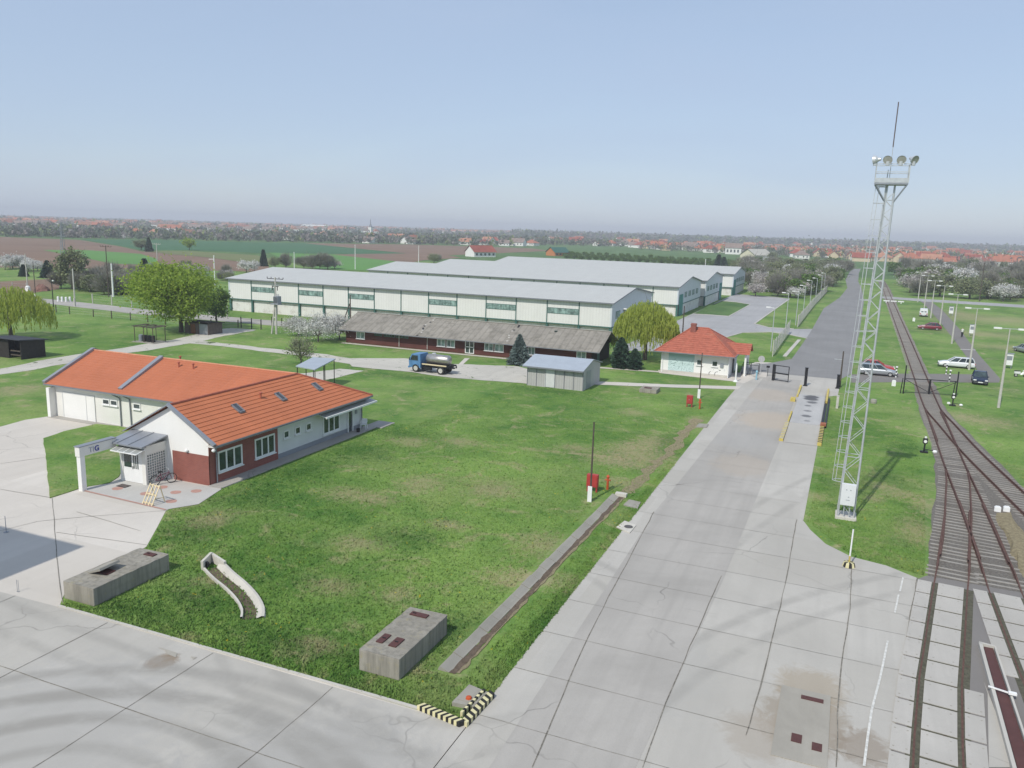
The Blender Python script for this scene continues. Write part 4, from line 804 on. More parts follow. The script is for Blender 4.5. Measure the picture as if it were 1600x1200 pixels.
# ---- metal shed ----
T = thing('metal_shed', 'pale grey corrugated metal shed with light blue grey gable roof beside the concrete track', 'shed', (-32.3, 83.2, 0))
m = M(); m.box((-32.3, 83.2, 0), (-25.75, 89.6, 2.25)); m.add([(-25.76, 83.2, 2.25), (-25.76, 89.6, 2.25), (-25.76, 86.4, 3.05), (-32.29, 83.2, 2.25), (-32.29, 89.6, 2.25), (-32.29, 86.4, 3.05)], [(0, 1, 2), (3, 5, 4)]); w_ = m.obj('wall', SHED_W, T)
gable_roof_mesh(-32.75, -25.6, 82.7, 86.4, 90.1, 2.3, 3.12, .07).obj('roof', SHED_R, T)
m = M()
for i in range(7): x = -32.3+i*6.55/6; m.box((x-.03, 83.14, 0), (x+.03, 83.198, 2.22))
m.box((-32.75, 82.66, 2.12), (-25.6, 82.698, 2.26)); m.obj('post', TRIM, T); m = M(); m.box((-30.2, 83.15, .05), (-29.0, 83.196, 2.1)); m.obj('door', plain('pale_door', (.62, .62, .60), .6, .06, 2), T)
m = M(); m.box((-25.75, 84.4, .05), (-25.72, 86.0, 2.0)); m.obj('side_panel', GREYM, T)

# ---- carport ----
T = thing('carport', 'open shelter with flat blue grey sheet roof on thin posts behind the orange roof', 'shelter', (-51.8, 67.6, 0))
c4_ = [g(462, 571, 2.55), g(492, 576.5, 2.55), g(524.5, 561, 2.75), g(489, 558.5, 2.75)]; m = M()
z_ = [2.5, 2.5, 2.8, 2.8]; m.add([(*p, z) for p, z in zip(c4_, z_)]+[(*p, z-.1) for p, z in zip(c4_, z_)], [(0, 1, 2, 3), (7, 6, 5, 4), (0, 4, 5, 1), (1, 5, 6, 2), (2, 6, 7, 3), (3, 7, 4, 0)]); m.obj('roof', SHED_R, T)
cx = np.mean(c4_, 0)
for p, z in list(zip(c4_, z_))+[(((c4_[0][0]+c4_[1][0])/2, (c4_[0][1]+c4_[1][1])/2), 2.5), (((c4_[2][0]+c4_[3][0])/2, (c4_[2][1]+c4_[3][1])/2), 2.8), (((c4_[1][0]+c4_[2][0])/2, (c4_[1][1]+c4_[2][1])/2), 2.6)]:
    q = (p[0]*.92+cx[0]*.08, p[1]*.92+cx[1]*.08); m = M(); m.tube((*q, 0), (*q, z-.09), .045); m.obj('post', DARK, T)

# ---- sheds in the paddock ----
def lean_shed(name, label, px, w, d, h, mat, roof, loc2=None):
    x, y = g(*px); T = thing(name, label, 'shed', (x, y, 0)); m = M()
    m.box((x, y, 0), (x+.12, y+d, h)); m.box((x+w-.12, y, 0), (x+w, y+d, h)); m.box((x+.121, y+d-.12, 0), (x+w-.121, y+d, h-.1)); m.box((x+.121, y+.02, 0), (x+w*.6, y+.1, h*.98)); m.obj('wall', mat, T)
    m = M(); m.add([(x-.3, y-.4, h+.25), (x+w+.3, y-.4, h+.25), (x+w+.3, y+d+.3, h-.05), (x-.3, y+d+.3, h-.05), (x-.3, y-.4, h+.15), (x+w+.3, y-.4, h+.15), (x+w+.3, y+d+.3, h-.15), (x-.3, y+d+.3, h-.15)], [(0, 1, 2, 3), (7, 6, 5, 4), (0, 4, 5, 1), (1, 5, 6, 2), (2, 6, 7, 3), (3, 7, 4, 0)]); m.obj('roof', roof, T)
    return T, x, y
T, x, y = lean_shed('animal_shed', 'dark open fronted shed under the willow at the left edge', (-14, 556), 5.4, 3.2, 2.2, DWOOD, plain('tar_roof', (.05, .055, .065), .8, .2, 2))
m = M(); m.box((x+3.5, y+.05, .4), (x+5.2, y+.12, .55)); m.box((x+3.5, y+.05, .9), (x+5.2, y+.12, 1.05)); m.obj('rail', POLEW, T)
T, x, y = lean_shed('animal_shed', 'low grey and brown board shed behind the trunk of the big green tree', (289, 520), 4.6, 3.0, 1.75, plain('weathered_boards', (.15, .12, .10), .9, .3, 2, streak=(4, 4, .4)), DWOOD)
m = M(); m.box((x+2.9, y-.03, .05), (x+4.5, y-.003, 1.6)); m.obj('sheet_panel', GREYM, T); m = M(); m.box((x+1.2, y-.04, .05), (x+2.1, y-.003, 1.5)); m.obj('door', plain('brown_boards', (.22, .10, .05), .9, .2, 3), T)
x, y = g(211, 534); T = thing('bin_shelter', 'frame shelter on thin posts over dark barrels on the paddock edge', 'shelter', (x, y, 0)); W_, D_ = 3.4, 2.2
for i, (a, b_) in enumerate(((0, 0), (W_, 0), (W_, D_), (0, D_), (W_/2, 0), (W_/2, D_))): m = M(); m.tube((x+a, y+b_, 0), (x+a, y+b_, 2.2), .05); m.obj('post', POLEW, T)
m = M()
for k in range(9): 
    if k in (2, 5): continue
    m.bar((x-.2+k*.48, y-.2, 2.25), (x-.2+k*.48, y+D_+.2, 2.3), .30, .05)
m.bar((x-.2, y, 2.2), (x+W_+.2, y, 2.2), .08); m.bar((x-.2, y+D_, 2.2), (x+W_+.2, y+D_, 2.2), .08); m.obj('roof', POLEW, T)
m = M(); m.box((x-.3, y-.3, 0), (x+W_+.4, y+D_+.3, .08)); m.obj('slab', CBLK, T)
for k in range(4):
    m = M(); m.lathe((x+.5+k*.75, y+.6, .08), [(.30, 0), (.31, .3), (.29, .31), (.31, .6), (.30, .9), (.26, .92)], 12)
    tag(m.obj('barrel', BLUE if 0 else (GREYM if k == 0 else DARK), at=(x+.5+k*.75, y+.6, .08)), 'pale grey barrel at the left end under the frame shelter' if k == 0 else 'dark barrel standing in the row under the frame shelter', 'barrel', 'barrels under the frame shelter')

# tall building outside the left edge whose shadow lies on the yard
m = M(); m.box((-52, 4, 0), (-38.7, 16.1, 14.0)); T = thing('tower_building', 'tall plain building beyond the left edge casting the dark shadow corner on the concrete yard', 'building', (-52, 4, 0)); m.obj('wall', GREYP, T)
m = M(); m.box((-52.2, 3.8, 14.0), (-38.5, 16.3, 14.15)); m.obj('roof', GREYM, T)
# ---------------- floodlight mast ----------------
bx, by = 1.28, 53.35
T = thing('floodlight_mast', 'tall white lattice floodlight mast with caged ladder on the grass strip beside the rails', 'mast', (bx, by, 0))
HM = 20.4; bx0 = bx
def leg(i, z):
    hw = .47+(.20-.47)*min(1, z/HM); sx_, sy_ = ((-1, -1), (1, -1), (1, 1), (-1, 1))[i]; return (bx0+.42*z/20.4+sx_*hw, by+sy_*hw, z)
for i in range(4): m = M(); m.bar(leg(i, 0), leg(i, HM), .075); m.obj('leg', GALV, T)
zs = [0.0]
while zs[-1] < HM-.5: zs.append(min(HM, zs[-1]+max(.42, 1.05-.034*zs[-1])))
for i in range(4):
    m = M(); j = (i+1) % 4
    for k in range(len(zs)-1):
        a, b_ = (leg(i, zs[k]), leg(j, zs[k+1])) if (k+(i > 1)) % 2 else (leg(j, zs[k]), leg(i, zs[k+1]))
        m.bar(a, b_, .036)
        if k % 5 == 4: m.bar(leg(i, zs[k]), leg(j, zs[k]), .04)
    m.obj('bracing', GALV, T)
lad = lambda s_, z, o=.0: (leg(0, z)[0]-.07-o, by-.05+s_*.19, z)
m = M(); m.bar(lad(-1, .4), lad(-1, HM+.9), .045); m.bar(lad(1, .4), lad(1, HM+.9), .045); z = .6
while z < HM+.8: m.bar(lad(-1, z), lad(1, z), .024); z += .33
m.obj('ladder', GALV, T)
m = M(); z = 2.3; prev = None
while z < HM+.6:
    c0 = lad(0, z); ring = [(c0[0]-.36+.36*math.cos(a), c0[1]+.36*math.sin(a), z) for a in [math.radians(q) for q in range(-75, 76-360 if 0 else 76, 30)]]
    ring = [(c0[0]-.56*math.sin(math.radians(q))**1, c0[1]+.34*-math.cos(math.radians(q)), z) for q in range(0, 181, 20)]
    for p, q in zip(ring, ring[1:]): m.bar(p, q, .03, .035)
    if prev:
        for k in (2, 4, 7): m.bar(prev[k], ring[k], .028)
    prev = ring; z += .95
m.obj('ladder_cage', GALV, T)
bx += .40; pz = 20.45; m = M(); m.box((bx-.88, by-.65, pz), (bx+.88, by+.65, pz+.10)); 
for a, b_ in (((-.83, -.6), 0), ((.83, -.6), 1), ((.83, .6), 2), ((-.83, .6), 3)): m.bar((bx+a[0], by+a[1], pz), leg(b_, pz-1.0), .06)
m.obj('platform', GREYM, T)
m = M(); m.cbox((bx, by-.64, pz+.24), (1.76, .03, .26)); m.cbox((bx, by+.64, pz+.24), (1.76, .03, .26))
for z in (.70, 1.15):
    for a, b_ in (((-.88, -.65), (.88, -.65)), ((.88, -.65), (.88, .65)), ((.88, .65), (-.88, .65)), ((-.88, .65), (-.88, -.65))): m.bar((bx+a[0], by+a[1], pz+z), (bx+b_[0], by+b_[1], pz+z), .04)
for x in (-.88, .88):
    for y in (-.65, 0, .65): m.bar((bx+x, by+y, pz+.1), (bx+x, by+y, pz+1.15), .05)
m.obj('railing', GALV, T)
for k, (x, y, dx, dy, tl) in enumerate(((-.98, -.65, -.95, .3, -.1), (-.32, -.75, -.2, -.9, -.35), (.36, -.78, .15, -.9, -.35), (1.02, -.7, .65, -.7, -.35))):
    d = Vector((dx, dy, tl)).normalized(); c = Vector((bx+x, by+y, pz+1.38)); a = d.orthogonal().normalized(); b_ = d.cross(a); m = M(); vs = []
    prof = [(.08, -.30), (.11, -.17), (.22, -.04), (.265, .11), (.24, .09), (.10, -.07)]; n = 14
    for r_, h in prof:
        for i in range(n): t = 2*math.pi*i/n; vs.append(c+d*h+a*(r_*math.cos(t))+b_*(r_*math.sin(t)))
    m.add(vs, [(j*n+i, j*n+(i+1) % n, (j+1)*n+(i+1) % n, (j+1)*n+i) for j in range(len(prof)-1) for i in range(n)]+[tuple(range(n))[::-1], tuple(range((len(prof)-1)*n, len(prof)*n))])
    m.tube(c+Vector((0, 0, -.33)), c+Vector((0, 0, -.1)), .11, n=8); m.bar((bx+x*.9, by+y*.9, pz+1.1), c, .06); f = m.obj('floodlight', GALV, T, smooth=False)
    m = M(); m.add([c+d*.09+a*(.235*math.cos(2*math.pi*i/n))+b_*(.235*math.sin(2*math.pi*i/n)) for i in range(n)], [tuple(range(n))]); m.obj('lens', plain('lamp_lens', (.38, .38, .34), .15, .15, 6) if 'lamp_lens' not in MATS else MATS['lamp_lens'], f)
m = M(); m.tube((bx-.12, by, pz), (bx-.12, by, 22.6), .02, n=5); m.mi = 1; m.tube((bx-.12, by, 22.6), (bx-.10, by, 25.1), .032, n=6); m.obj('lightning_rod', [GALV, plain('rod_copper', (.13, .10, .10), .6, .1)], T)
bx -= .40
m = M(); m.box((bx-.42, by-.80, .95), (bx+.42, by-.50, 2.3)); cb_ = m.obj('control_cabinet', plain('cabinet_white', (.70, .71, .72), .45, .03, 2), T); m = M()
for x, z in ((-.12, 1.95), (.12, 1.95), (.03, 1.5)): m.cbox((bx+x, by-.805, z), (.07, .01, .05))
m.cbox((bx, by-.805, 1.3), (.22, .01, .03)); m.obj('gauge', GREYM, cb_)
for x in (-.15, .17): m = M(); m.tube((bx+x, by-.62, .05), (bx+x, by-.62, .95), .035); m.obj('conduit', GALV, T)
m = M(); m.box((bx-.62, by-.85, 0), (bx+.62, by-.62, .16)); m.box((bx-.62, by-.619, 0), (bx+.62, by+.7, .10)); m.obj('base_slab', CBLK_L, T)

# ---------------- lamps and poles ----------------
def double_lamp(b, label):
    x, y = g(*b); T = thing('street_lamp', label, 'street lamp', (x, y, 0), group='double armed street lamps along the path'); h = 8.5
    m = M(); m.tube((x, y, 0), (x, y, h*.74), .15, .10, 8); m.tube((x, y, h*.74), (x, y, h), .055, n=6); m.obj('pole', PCONC, T)
    m = M(); m.tube((x-1.0, y-.05, h), (x+1.0, y+.05, h), .035); m.obj('arm', GALV, T)
    for s_ in (-1, 1): m = M(); m.prism([(x+s_*.75, y-.10), (x+s_*1.35, y-.13), (x+s_*1.5, y), (x+s_*1.35, y+.13), (x+s_*.75, y+.10)], h-.08, h+.10); m.obj('lamp_head', WPAINT, T)
for b, l in (((1560, 637), 'nearest double armed lamp post, standing by the dark blue car'), ((1514, 578), 'double armed lamp post right behind the white estate car'), ((1487, 537), 'third nearest double armed lamp post, at the path edge below the cyclist'), ((1468, 512), 'double armed lamp post beside the tail of the maroon car'), ((1454, 497), 'double armed lamp post close to the right side of the white van'), ((1444, 482), 'sixth double armed lamp post, just behind the white van'), ((1434, 472), 'farthest double armed lamp post, where the path meets the cross road')): double_lamp(b, l)
def single_lamp(b, t, k):
    x, y = g(*b); T = thing('street_lamp', k, 'street lamp', (x, y, 0), group='single armed lamps of the hall yard'); h = 6.6
    m = M(); m.tube((x, y, 0), (x, y, h), .09, .05, 6); m.obj('pole', GALV, T)
    m = M(); m.tube((x, y, h), (x-.8, y, h+.12), .035, n=5); m.prism([(x-1.25, y-.13), (x-.6, y-.1), (x-.6, y+.1), (x-1.25, y+.13)], h+.03, h+.20); m.obj('lamp_head', WPAINT, T)
nth = ['nearest', 'second nearest', 'third nearest', 'fourth nearest', 'fifth nearest', 'sixth nearest', 'seventh nearest', 'farthest']
for k, (b, t) in enumerate((((1204.4, 549), 496), ((1227.5, 512), 481), ((1243, 508), 467), ((1254.5, 493), 457), ((1265, 480), 451), ((1273.6, 474), 444), ((1281.5, 466), 438), ((1286.6, 461), 435))): single_lamp(b, t, nth[k]+' single armed lamp in the row along the mesh fence')
def pole(px, h, mat, label, r=.12, name='utility_pole', arm=0, ins=False, base=None, white=False, lean=0):
    x, y = g(*px); T = thing(name, label, 'pole', (x, y, 0)); m = M(); m.tube((x, y, .0), (x+lean, y, h), r, r*.7, 8); m.obj('pole', mat, T)
    if base: m = M(); m.box((x-.14, y-.20, 0), (x+.14, y-.13, base)); m.obj('footing', WPAINT if white else PCONC, T)
    if arm:
        m = M(); m.bar((x-arm, y, h-.25), (x+arm, y, h-.25), .09)
        for s_ in (-1, -.5, .5, 1): m.tube((x+s_*arm, y, h-.2), (x+s_*arm, y, h+.02), .05, n=6)
        m.obj('cross_arm', mat if not ins else DARK, T)
    return T, x, y
T, x, y = pole((432, 522), 8.8, PCONC, 'concrete double pole carrying a transformer box and cross arm by the blossoming trees', .16, arm=1.5, ins=True)
m = M(); m.tube((x-.9, y, 0), (x-.15, y, 4.6), .14, .12, 8); m.bar((x-.45, y, 2.6), (x+.1, y, 2.6), .16); m.obj('strut', PCONC, T)
m = M(); m.box((x-.6, y-.5, 4.6), (x+.8, y+.5, 4.75)); m.box((x-.1, y-.4, 4.75), (x+.75, y+.4, 5.9))
for i in range(6): m.box((x-.05+i*.14, y-.5, 4.9), (x-.01+i*.14, y-.401, 5.8))
for s_ in (0, .3, .6): m.tube((x+s_, y, 5.9), (x+s_, y, 6.25), .05, n=6)
m.obj('transformer', GREYM, T); m = M(); m.bar((x-.5, y, 7.4), (x+.6, y, 7.4), .1); m.tube((x-.4, y-.2, 6.8), (x-.4, y-.2, 7.5), .06, n=6); m.tube((x+.55, y-.2, 6.8), (x+.55, y-.2, 7.5), .06, n=6); m.obj('insulator', DARK, T)
pole((922, 783), 5.3, POLEW, 'slim rusty brown post in the lawn next to the nearer red hydrant cabinet', .07, 'wooden_post', base=1.05, white=True)
pole((1092, 622), 4.9, POLEW, 'slim brown post in the lawn beside the farther red hydrant cabinet', .07, 'wooden_post', base=1.0, white=True)
T, x, y = pole((1312, 605), 4.3, POLEW, 'dark wooden post at the right side of the gate by the grass edge', .10, 'wooden_post'); m = M(); m.bar((x-.9, y, 3.3), (x, y, 3.3), .05); m.obj('bracket', GALV, T)
T, x, y = pole((547.5, 507), 5.2, POLEW, 'brown wooden pole with slanted strut at the left end of the barrack', .13); m = M(); m.tube((x-1.6, y, 0), (x-.1, y, 3.6), .1, n=6); m.obj('strut', POLEW, T)
pole((643, 500), 4.6, DARK, 'thin dark post in front of the nearest hall above the barrack roof', .06)
T, x, y = pole((972, 548), 6.2, POLEW, 'dark lamp pole standing left of the weeping willow', .09); m = M(); m.cbox((x+.15, y, 6.2), (.5, .25, .15)); m.obj('lamp_head', WPAINT, T)
pole((1066, 528), 5.4, POLEW, 'brown pole behind the left slope of the gatehouse roof', .12)
T, x, y = pole((84.5, 491), 6.4, DARK, 'dark post with a small lamp and white foot above the left willow', .09, base=1.1, white=True); m = M(); m.cbox((x+.35, y, 5.9), (.3, .2, .2)); m.obj('lamp_head', WPAINT, T)
pole((117.5, 478.5), 7.2, PCONC, 'pale concrete pole with dark foot at the far road edge', .15, base=1.6)
pole((170, 464), 11.0, POLEW, 'tall brown pole with a wide cross arm behind the far road', .12, arm=1.6)
pole((177, 464), 7.2, WPAINT, 'bright white concrete pole just right of the tall brown cross arm pole', .2)
pole((43.5, 453), 8.2, PCONC, 'pale pole at the ploughed plot near the left edge, a white box at its foot', .14)
pole((56, 467), 7.6, POLEW, 'dark pole with white foot at the far road near the left edge', .10, base=1.0, white=True)
pole((247.5, 442), 10.5, PCONC, 'pale pole topped by a white insulator behind the big green tree', .13, arm=1.4)
T, x, y = pole((336, 450), 8.3, WPAINT, 'white pole with a short side arm left of the nearest hall', .15); m = M(); m.bar((x-1.6, y, 7.2), (x, y, 7.3), .12); m.obj('arm', WPAINT, T)
pole((296, 521.5), 6.6, POLEW, 'thin brown pole in front of the low board shed', .08)
pole((1331, 472) if 0 else (1530, 471), 11.5, POLEW, 'brown pole with white top among the bushes on the right', .14)
pole((363, 451), 5, PCONC, 'white stub pole behind the corner of the nearest hall', .12) if 0 else None
x, y = g(101, 428); T = thing('lattice_pylon', 'slim grey lattice pylon standing in the ploughed field', 'pylon', (x, y, 0)); m = M()
for s_ in (-1, 1):
    for u in (-1, 1): m.bar((x+s_*.7, y+u*.7, 0), (x+s_*.15, y+u*.15, 15), .12)
for k in range(12): a = .7-.55*k/12; m.bar((x-a, y-a, k*1.25), (x+a, y-a, k*1.25+1.2), .07); m.bar((x+a, y-a, k*1.25), (x-a, y-a, k*1.25+1.2), .07)
m.obj('tower', GREYM, T); m = M()
for z in (11, 13, 15): m.bar((x-1.6, y, z), (x+1.6, y, z), .14)
m.obj('cross_arm', GREYM, T)
# far white masts beyond the halls
for px, h in (((555 , 421), 9), ((460, 421), 6), ((654, 412), 8), ((1100, 441), 8)): 
    x, y = g(*px); m = M(); m.tube((x, y, 0), (x, y, h), .16, .1, 6); m.lathe((x, y, h), [(.1, 0), (.18, .1), (.05, .3)], 6); tag(m.obj('field_pole', WPAINT, at=(x, y, 0)), 'small white pole sticking up beyond the hall roofs', 'pole', 'white poles beyond the hall roofs')

# ---------------- fences ----------------
def fence(name, label, pts, h, mat, step, post, wires=4, mesh=None):
    P = S_(*pts); c = np.mean(P, 0); T = thing(name, label, 'fence', (P[0][0], P[0][1], 0)); path = []
    for a, b_ in zip(P, P[1:]):
        k = max(1, round(math.dist(a, b_)/step)); path += [(a[0]+(b_[0]-a[0])*i/k, a[1]+(b_[1]-a[1])*i/k) for i in range(k)]
    path.append(P[-1])
    for i, p in enumerate(path):
        m = M(); hh = h*random.uniform(.94, 1.06); dx = random.uniform(-.06, .06); m.bar((*p, 0), (p[0]+dx, p[1], hh), post); m.obj('post', mat, T)
    m = M()
    for k in range(wires):
        z = h*(k+.7)/(wires)
        for a, b_ in zip(path, path[1:]): m.bar((*a, z*.97), (*b_, z*.97), .014 if not mesh else .03)
    m.obj('wire', GALV if not mesh else mesh, T)
    return T
fence('wire_fence', 'low pasture fence of thin brown posts along the far road', ((88, 488), (109, 491), (146, 495), (204, 500.5), (259, 507), (330, 512), (372, 512)), 1.3, POLEW, 4.6, .12, 3)
fence('wire_fence', 'fence of pale concrete posts beyond the far road', ((145, 474), (175, 477), (206, 480), (300, 489), (355, 496)), 2.0, PCONC, 4.2, .14, 4)
fence('wire_fence', 'faint fence of pale posts beside the ploughed plot at the left edge', ((0, 452), (20, 453), (42, 455)), 1.8, PCONC, 3.6, .12, 3)
fence('hall_fence', 'near section of the tall grey mesh fence left of the asphalt road', ((1207, 557), (1233, 520)), 2.3, PCONC, 2.6, .11, 9, MATS['grey_sheet_metal'])
fence('hall_fence', 'far section of the tall grey mesh fence left of the asphalt road', ((1246, 511), (1270, 480), (1292, 456)), 2.3, PCONC, 2.6, .11, 9, MATS['grey_sheet_metal'])
fence('field_gate', 'dark frame gate at the end of the pale track near the nearest hall', ((377, 512), (393, 514), (408, 515)), 1.7, DARK, 3.2, .12, 3, DARK)
fence('wire_fence', 'thin dark posts between the field gate and the blossoming trees', ((425, 509), (440, 510), (478, 512), (530, 516)), 1.5, DARK, 4, .09, 3)
m = None
for k, px in enumerate(((91, 471), (97.2, 471.4), (103.5, 471.8), (109.5, 471.5))):
    x, y = g(*px); m = M(); m.lathe((x, y, 0), [(.22, 0), (.22, .9), (.14, 1.0)], 8); tag(m.obj('bollard', WPAINT, at=(x, y, 0)), 'stubby white post standing in a row of four by the far road', 'bollard', 'four stubby white posts by the far road')
x, y = g(42, 456); m = M(); m.box((x-.5, y, 0), (x+.5, y+.6, 1.0)); m.lathe((x, y+.3, 1.0), [(.5, 0), (.45, .2), (.15, .35)], 8); tag(m.obj('meter_box', WPAINT, at=(x, y, 0)), 'white box with rounded top at the foot of the pale pole at left', 'box')
x, y = g(66, 454.5); m = M(); m.lathe((x, y, 0), [(1.6, 0), (1.5, .5), (1.1, 1.0), (.4, 1.5)], 9); m.V = [(a+random.uniform(-.2, .2), b_+random.uniform(-.2, .2), max(0, c+random.uniform(-.15, .15))) for a, b_, c in m.V]; tag(m.obj('rubble_heap', plain('rubble', (.26, .14, .11), .95, .4, 2), at=(x, y, 0)), 'reddish brown rubble heap on the verge near the left edge', 'heap')

# ---------------- gate, weighbridge, rail gate ----------------
x, y = g(1207.5, 594.5); T = thing('gate', 'black steel gate leaf swung open beside the gatehouse', 'gate', (x, y, 0)); x2, y2 = g(1231, 598)
m = M(); m.box((x-.14, y-.14, 0), (x+.14, y+.14, 2.0)); m.obj('post', DARK, T)
m = M()
for z in (.15, .98, 1.92): m.bar((x+.12, y, z), (x2, y2, z), .08 if z != .98 else .15)
m.bar((x2, y2, .1), (x2, y2, 1.96), .09); m.bar((x+.2, y, .1), (x+.2, y, 1.96), .08); m.obj('frame', DARK, T); m = M()
for i in range(1, 22): t = i/22; m.bar((x+.2+(x2-x-.2)*t, y+(y2-y)*t, .2), (x+.2+(x2-x-.2)*t, y+(y2-y)*t, 1.55), .012)
for i in range(1, 9): z = .2+i*.15; m.bar((x+.2, y, z), (x2, y2, z), .012)
m.obj('mesh_panel', GREYM, T)
for px, h, l in (((1258, 603), 2.15, 'thick black gate post in the middle of the entrance road'), ((1308.5, 607), 1.6, 'black gate post at the right edge of the entrance road')):
    x, y = g(*px); m = M(); m.box((x-.16, y-.16, 0), (x+.16, y+.16, h)); m.box((x-.2, y-.2, h), (x+.2, y+.2, h+.05)); m.box((x-.25, y-.25, 0), (x+.25, y+.25, .08)); tag(m.obj('gate_post', DARK, at=(x, y, 0)), l, 'post', 'black gate posts')
for px, h, l in (((1307.5, 638), 1.3, 'short pale concrete post in the grass beside the weighbridge'),): x, y = g(*px); m = M(); m.box((x-.12, y-.1, 0), (x+.12, y+.1, h)); m.box((x-.14, y-.12, h), (x+.14, y+.12, h+.05)); tag(m.obj('concrete_post', PCONC, at=(x, y, 0)), l, 'post')
T = thing('weighbridge', 'raised grey road weighbridge with yellow striped kerbs and oil stained deck', 'weighbridge', (-3.9, 71, 0))
DECK = concretemat('weighbridge_deck', (.47, .46, .44), (.16, .16, .16), .5, False, 0, 1.2, spots=tuple((-2.5+random.uniform(-.15, .15), yy, rr_, (.11, .11, .115), am) for yy, rr_, am in ((79.8, .3, .5), (82.0, .45, .8), (84.6, .4, .6), (87.3, .35, .7), (89.3, .55, .85), (91.2, .75, .95), (92.4, .8, .95))))
m = M(); m.box((-3.85, 78.4, 0), (-1.15, 85.2, .20)); m.box((-3.85, 85.25, 0), (-1.15, 93.5, .20)); dk = m.obj('deck', DECK, T)
m = M(); m.add([(-3.85, 71, .032), (-1.1, 71, .032), (-1.1, 78.35, .195), (-3.85, 78.35, .195)], [(0, 1, 2, 3)]); m.obj('ramp', CONC, T); m = M(); m.add([(-3.85, 93.55, .195), (-1.15, 93.55, .195), (-1.15, 98.0, .032), (-3.85, 98.0, .032)], [(0, 1, 2, 3)]); m.obj('ramp', CONC, T)
def stripes(a, b_, w_, h, n, c1, c2, parent, z0=0, nm='striped_kerb', slant=.0):
    m = M(); a, b_ = Vector((*a, 0)), Vector((*b_, 0)); d = (b_-a).normalized(); s_ = Vector((-d.y, d.x, 0))*w_/2
    for i in range(n):
        m.mi = i % 2; p, q = a.lerp(b_, i/n), a.lerp(b_, (i+1)/n); o1 = d*slant
        vs = [p-s_-o1, q-s_-o1, q+s_+o1, p+s_+o1]; m.add([(v.x, v.y, z0) for v in vs]+[(v.x, v.y, z0+h) for v in vs], [(4, 5, 6, 7), (0, 1, 5, 4), (2, 3, 7, 6)]+([(3, 0, 4, 7)] if i == 0 else [])+([(1, 2, 6, 5)] if i == n-1 else []))
    return m.obj(nm, [c1, c2], parent)
stripes((-4.05, 71.2), (-4.05, 78.4), .34, .22, 22, YEL, CONC, T); stripes((-.95, 71.2), (-.95, 78.4), .34, .24, 22, YEL, BLK, T)
stripes((-4.0, 92.6), (-4.0, 99.4), .2, .22, 9, YEL, YEL, T); stripes((-.95, 90.4), (-.95, 98.2), .2, .3, 9, YEL, YEL, T); stripes((-4.0, 78.5), (-4.0, 83.6), .16, .22, 3, YEL, YEL, T)
m = M(); m.box((-1.1, 78.5, 0), (-.86, 92, .05)); m.box((-.80, 78.4, 0), (-.62, 92.5, .24)); m.mi = 1; m.box((-1.145, 78.5, .0), (-1.12, 93, .12)); m.obj('pit_edge', [DARK, CBLK_L], T)
m = M(); m.box((-1.15, 78.2, .2), (-.65, 78.9, .42)); m.obj('brick_step', plain('rust_block', (.35, .13, .07), .9, .2, 4), T)
m = M(); m.box((-4.55, 89.6, 0), (-4.05, 90.6, .35)); m.obj('kerb_block', YEL, T)
# rail gate over the tracks
A_, B_, D_ = g(1411, 615), g(1451, 616), g(1493, 620)
T = thing('rail_gate', 'black steel swing gate with diagonal braces standing across the railway track', 'gate', (*A_, 0))
for p, h in ((A_, 3.3), (D_, 2.9)):
    m = M(); m.tube((*p, 0), (*p, h), .07, n=6); m.tube((p[0]-.3, p[1], 0), (p[0]-.2, p[1], 1.8), .05, n=6); m.obj('post', DARK, T)
m = M(); m.box((B_[0]-.1, B_[1]-.1, 0), (B_[0]+.1, B_[1]+.1, 1.75)); m.obj('centre_post', DARK, T)
for p in (A_, D_):
    m = M(); m.bar((*p, 1.75), (*B_, 1.7), .08); m.bar((*p, 1.7), (*B_, .2), .05); m.bar((*p, .15), (*B_, .15), .05); m.obj('leaf', DARK, T)
def point_stand(px, label, h=1.25, nm='point_marker'):
    x, y = g(*px); T = thing(nm, label, 'rail signal', (x, y, 0), group='black and white point markers beside the rails'); m = M(); m.box((x-.3, y-.2, 0), (x+.3, y+.2, .12)); m.tube((x, y, .12), (x, y, h*.6), .06, n=6); m.bar((x-.1, y, .3), (x+.75, y+.1, .22), .05); m.obj('stand', DARK, T)
    m = M(); m.lathe((x, y, h*.6), [(.1, 0), (.19, .05), (.19, .45), (.1, .5)], 8); hd = m.obj('lantern', BLK, T); m = M(); m.lathe((x, y-.2, h*.6+.24), [(.13, -.012), (.13, .012)], 10, 1); m.cbox((x, y-.02, h*.6+.56), (.16, .14, .12)); m.obj('disc', WPAINT, hd)
    m = M(); m.lathe((x+.8, y+.1, .06), [(.16, 0), (.2, .1), (.12, .2)], 8); m.obj('counterweight', WPAINT, T)
point_stand((1443.5, 707), 'point marker with white disc on the grass edge left of the switch'); point_stand((1488, 634), 'point marker right of the track just before the black rail gate')
def stake(px, h, l):
    x, y = g(*px); m = M(); 
    for k in range(6): m.mi = k % 2; m.box((x-.07, y-.05, h*k/6), (x+.07, y+.05, h*(k+1)/6-.002))
    m.mi = 0; m.prism([(x-.13, y-.07), (x+.13, y-.07), (x+.13, y+.07), (x-.13, y+.07)], h, h+.16); tag(m.obj('striped_stake', [WPAINT, BLK], at=(x, y, 0)), l, 'post', 'black and white striped stakes')
stake((1399.5, 590), 1.3, 'black and white striped stake at the nose of the silver car'); stake((1483, 597), 1.4, 'right one of two striped stakes behind the rail gate below the white estate car'); stake((1478, 585), 1.3, 'left one of two striped stakes under the white estate car')
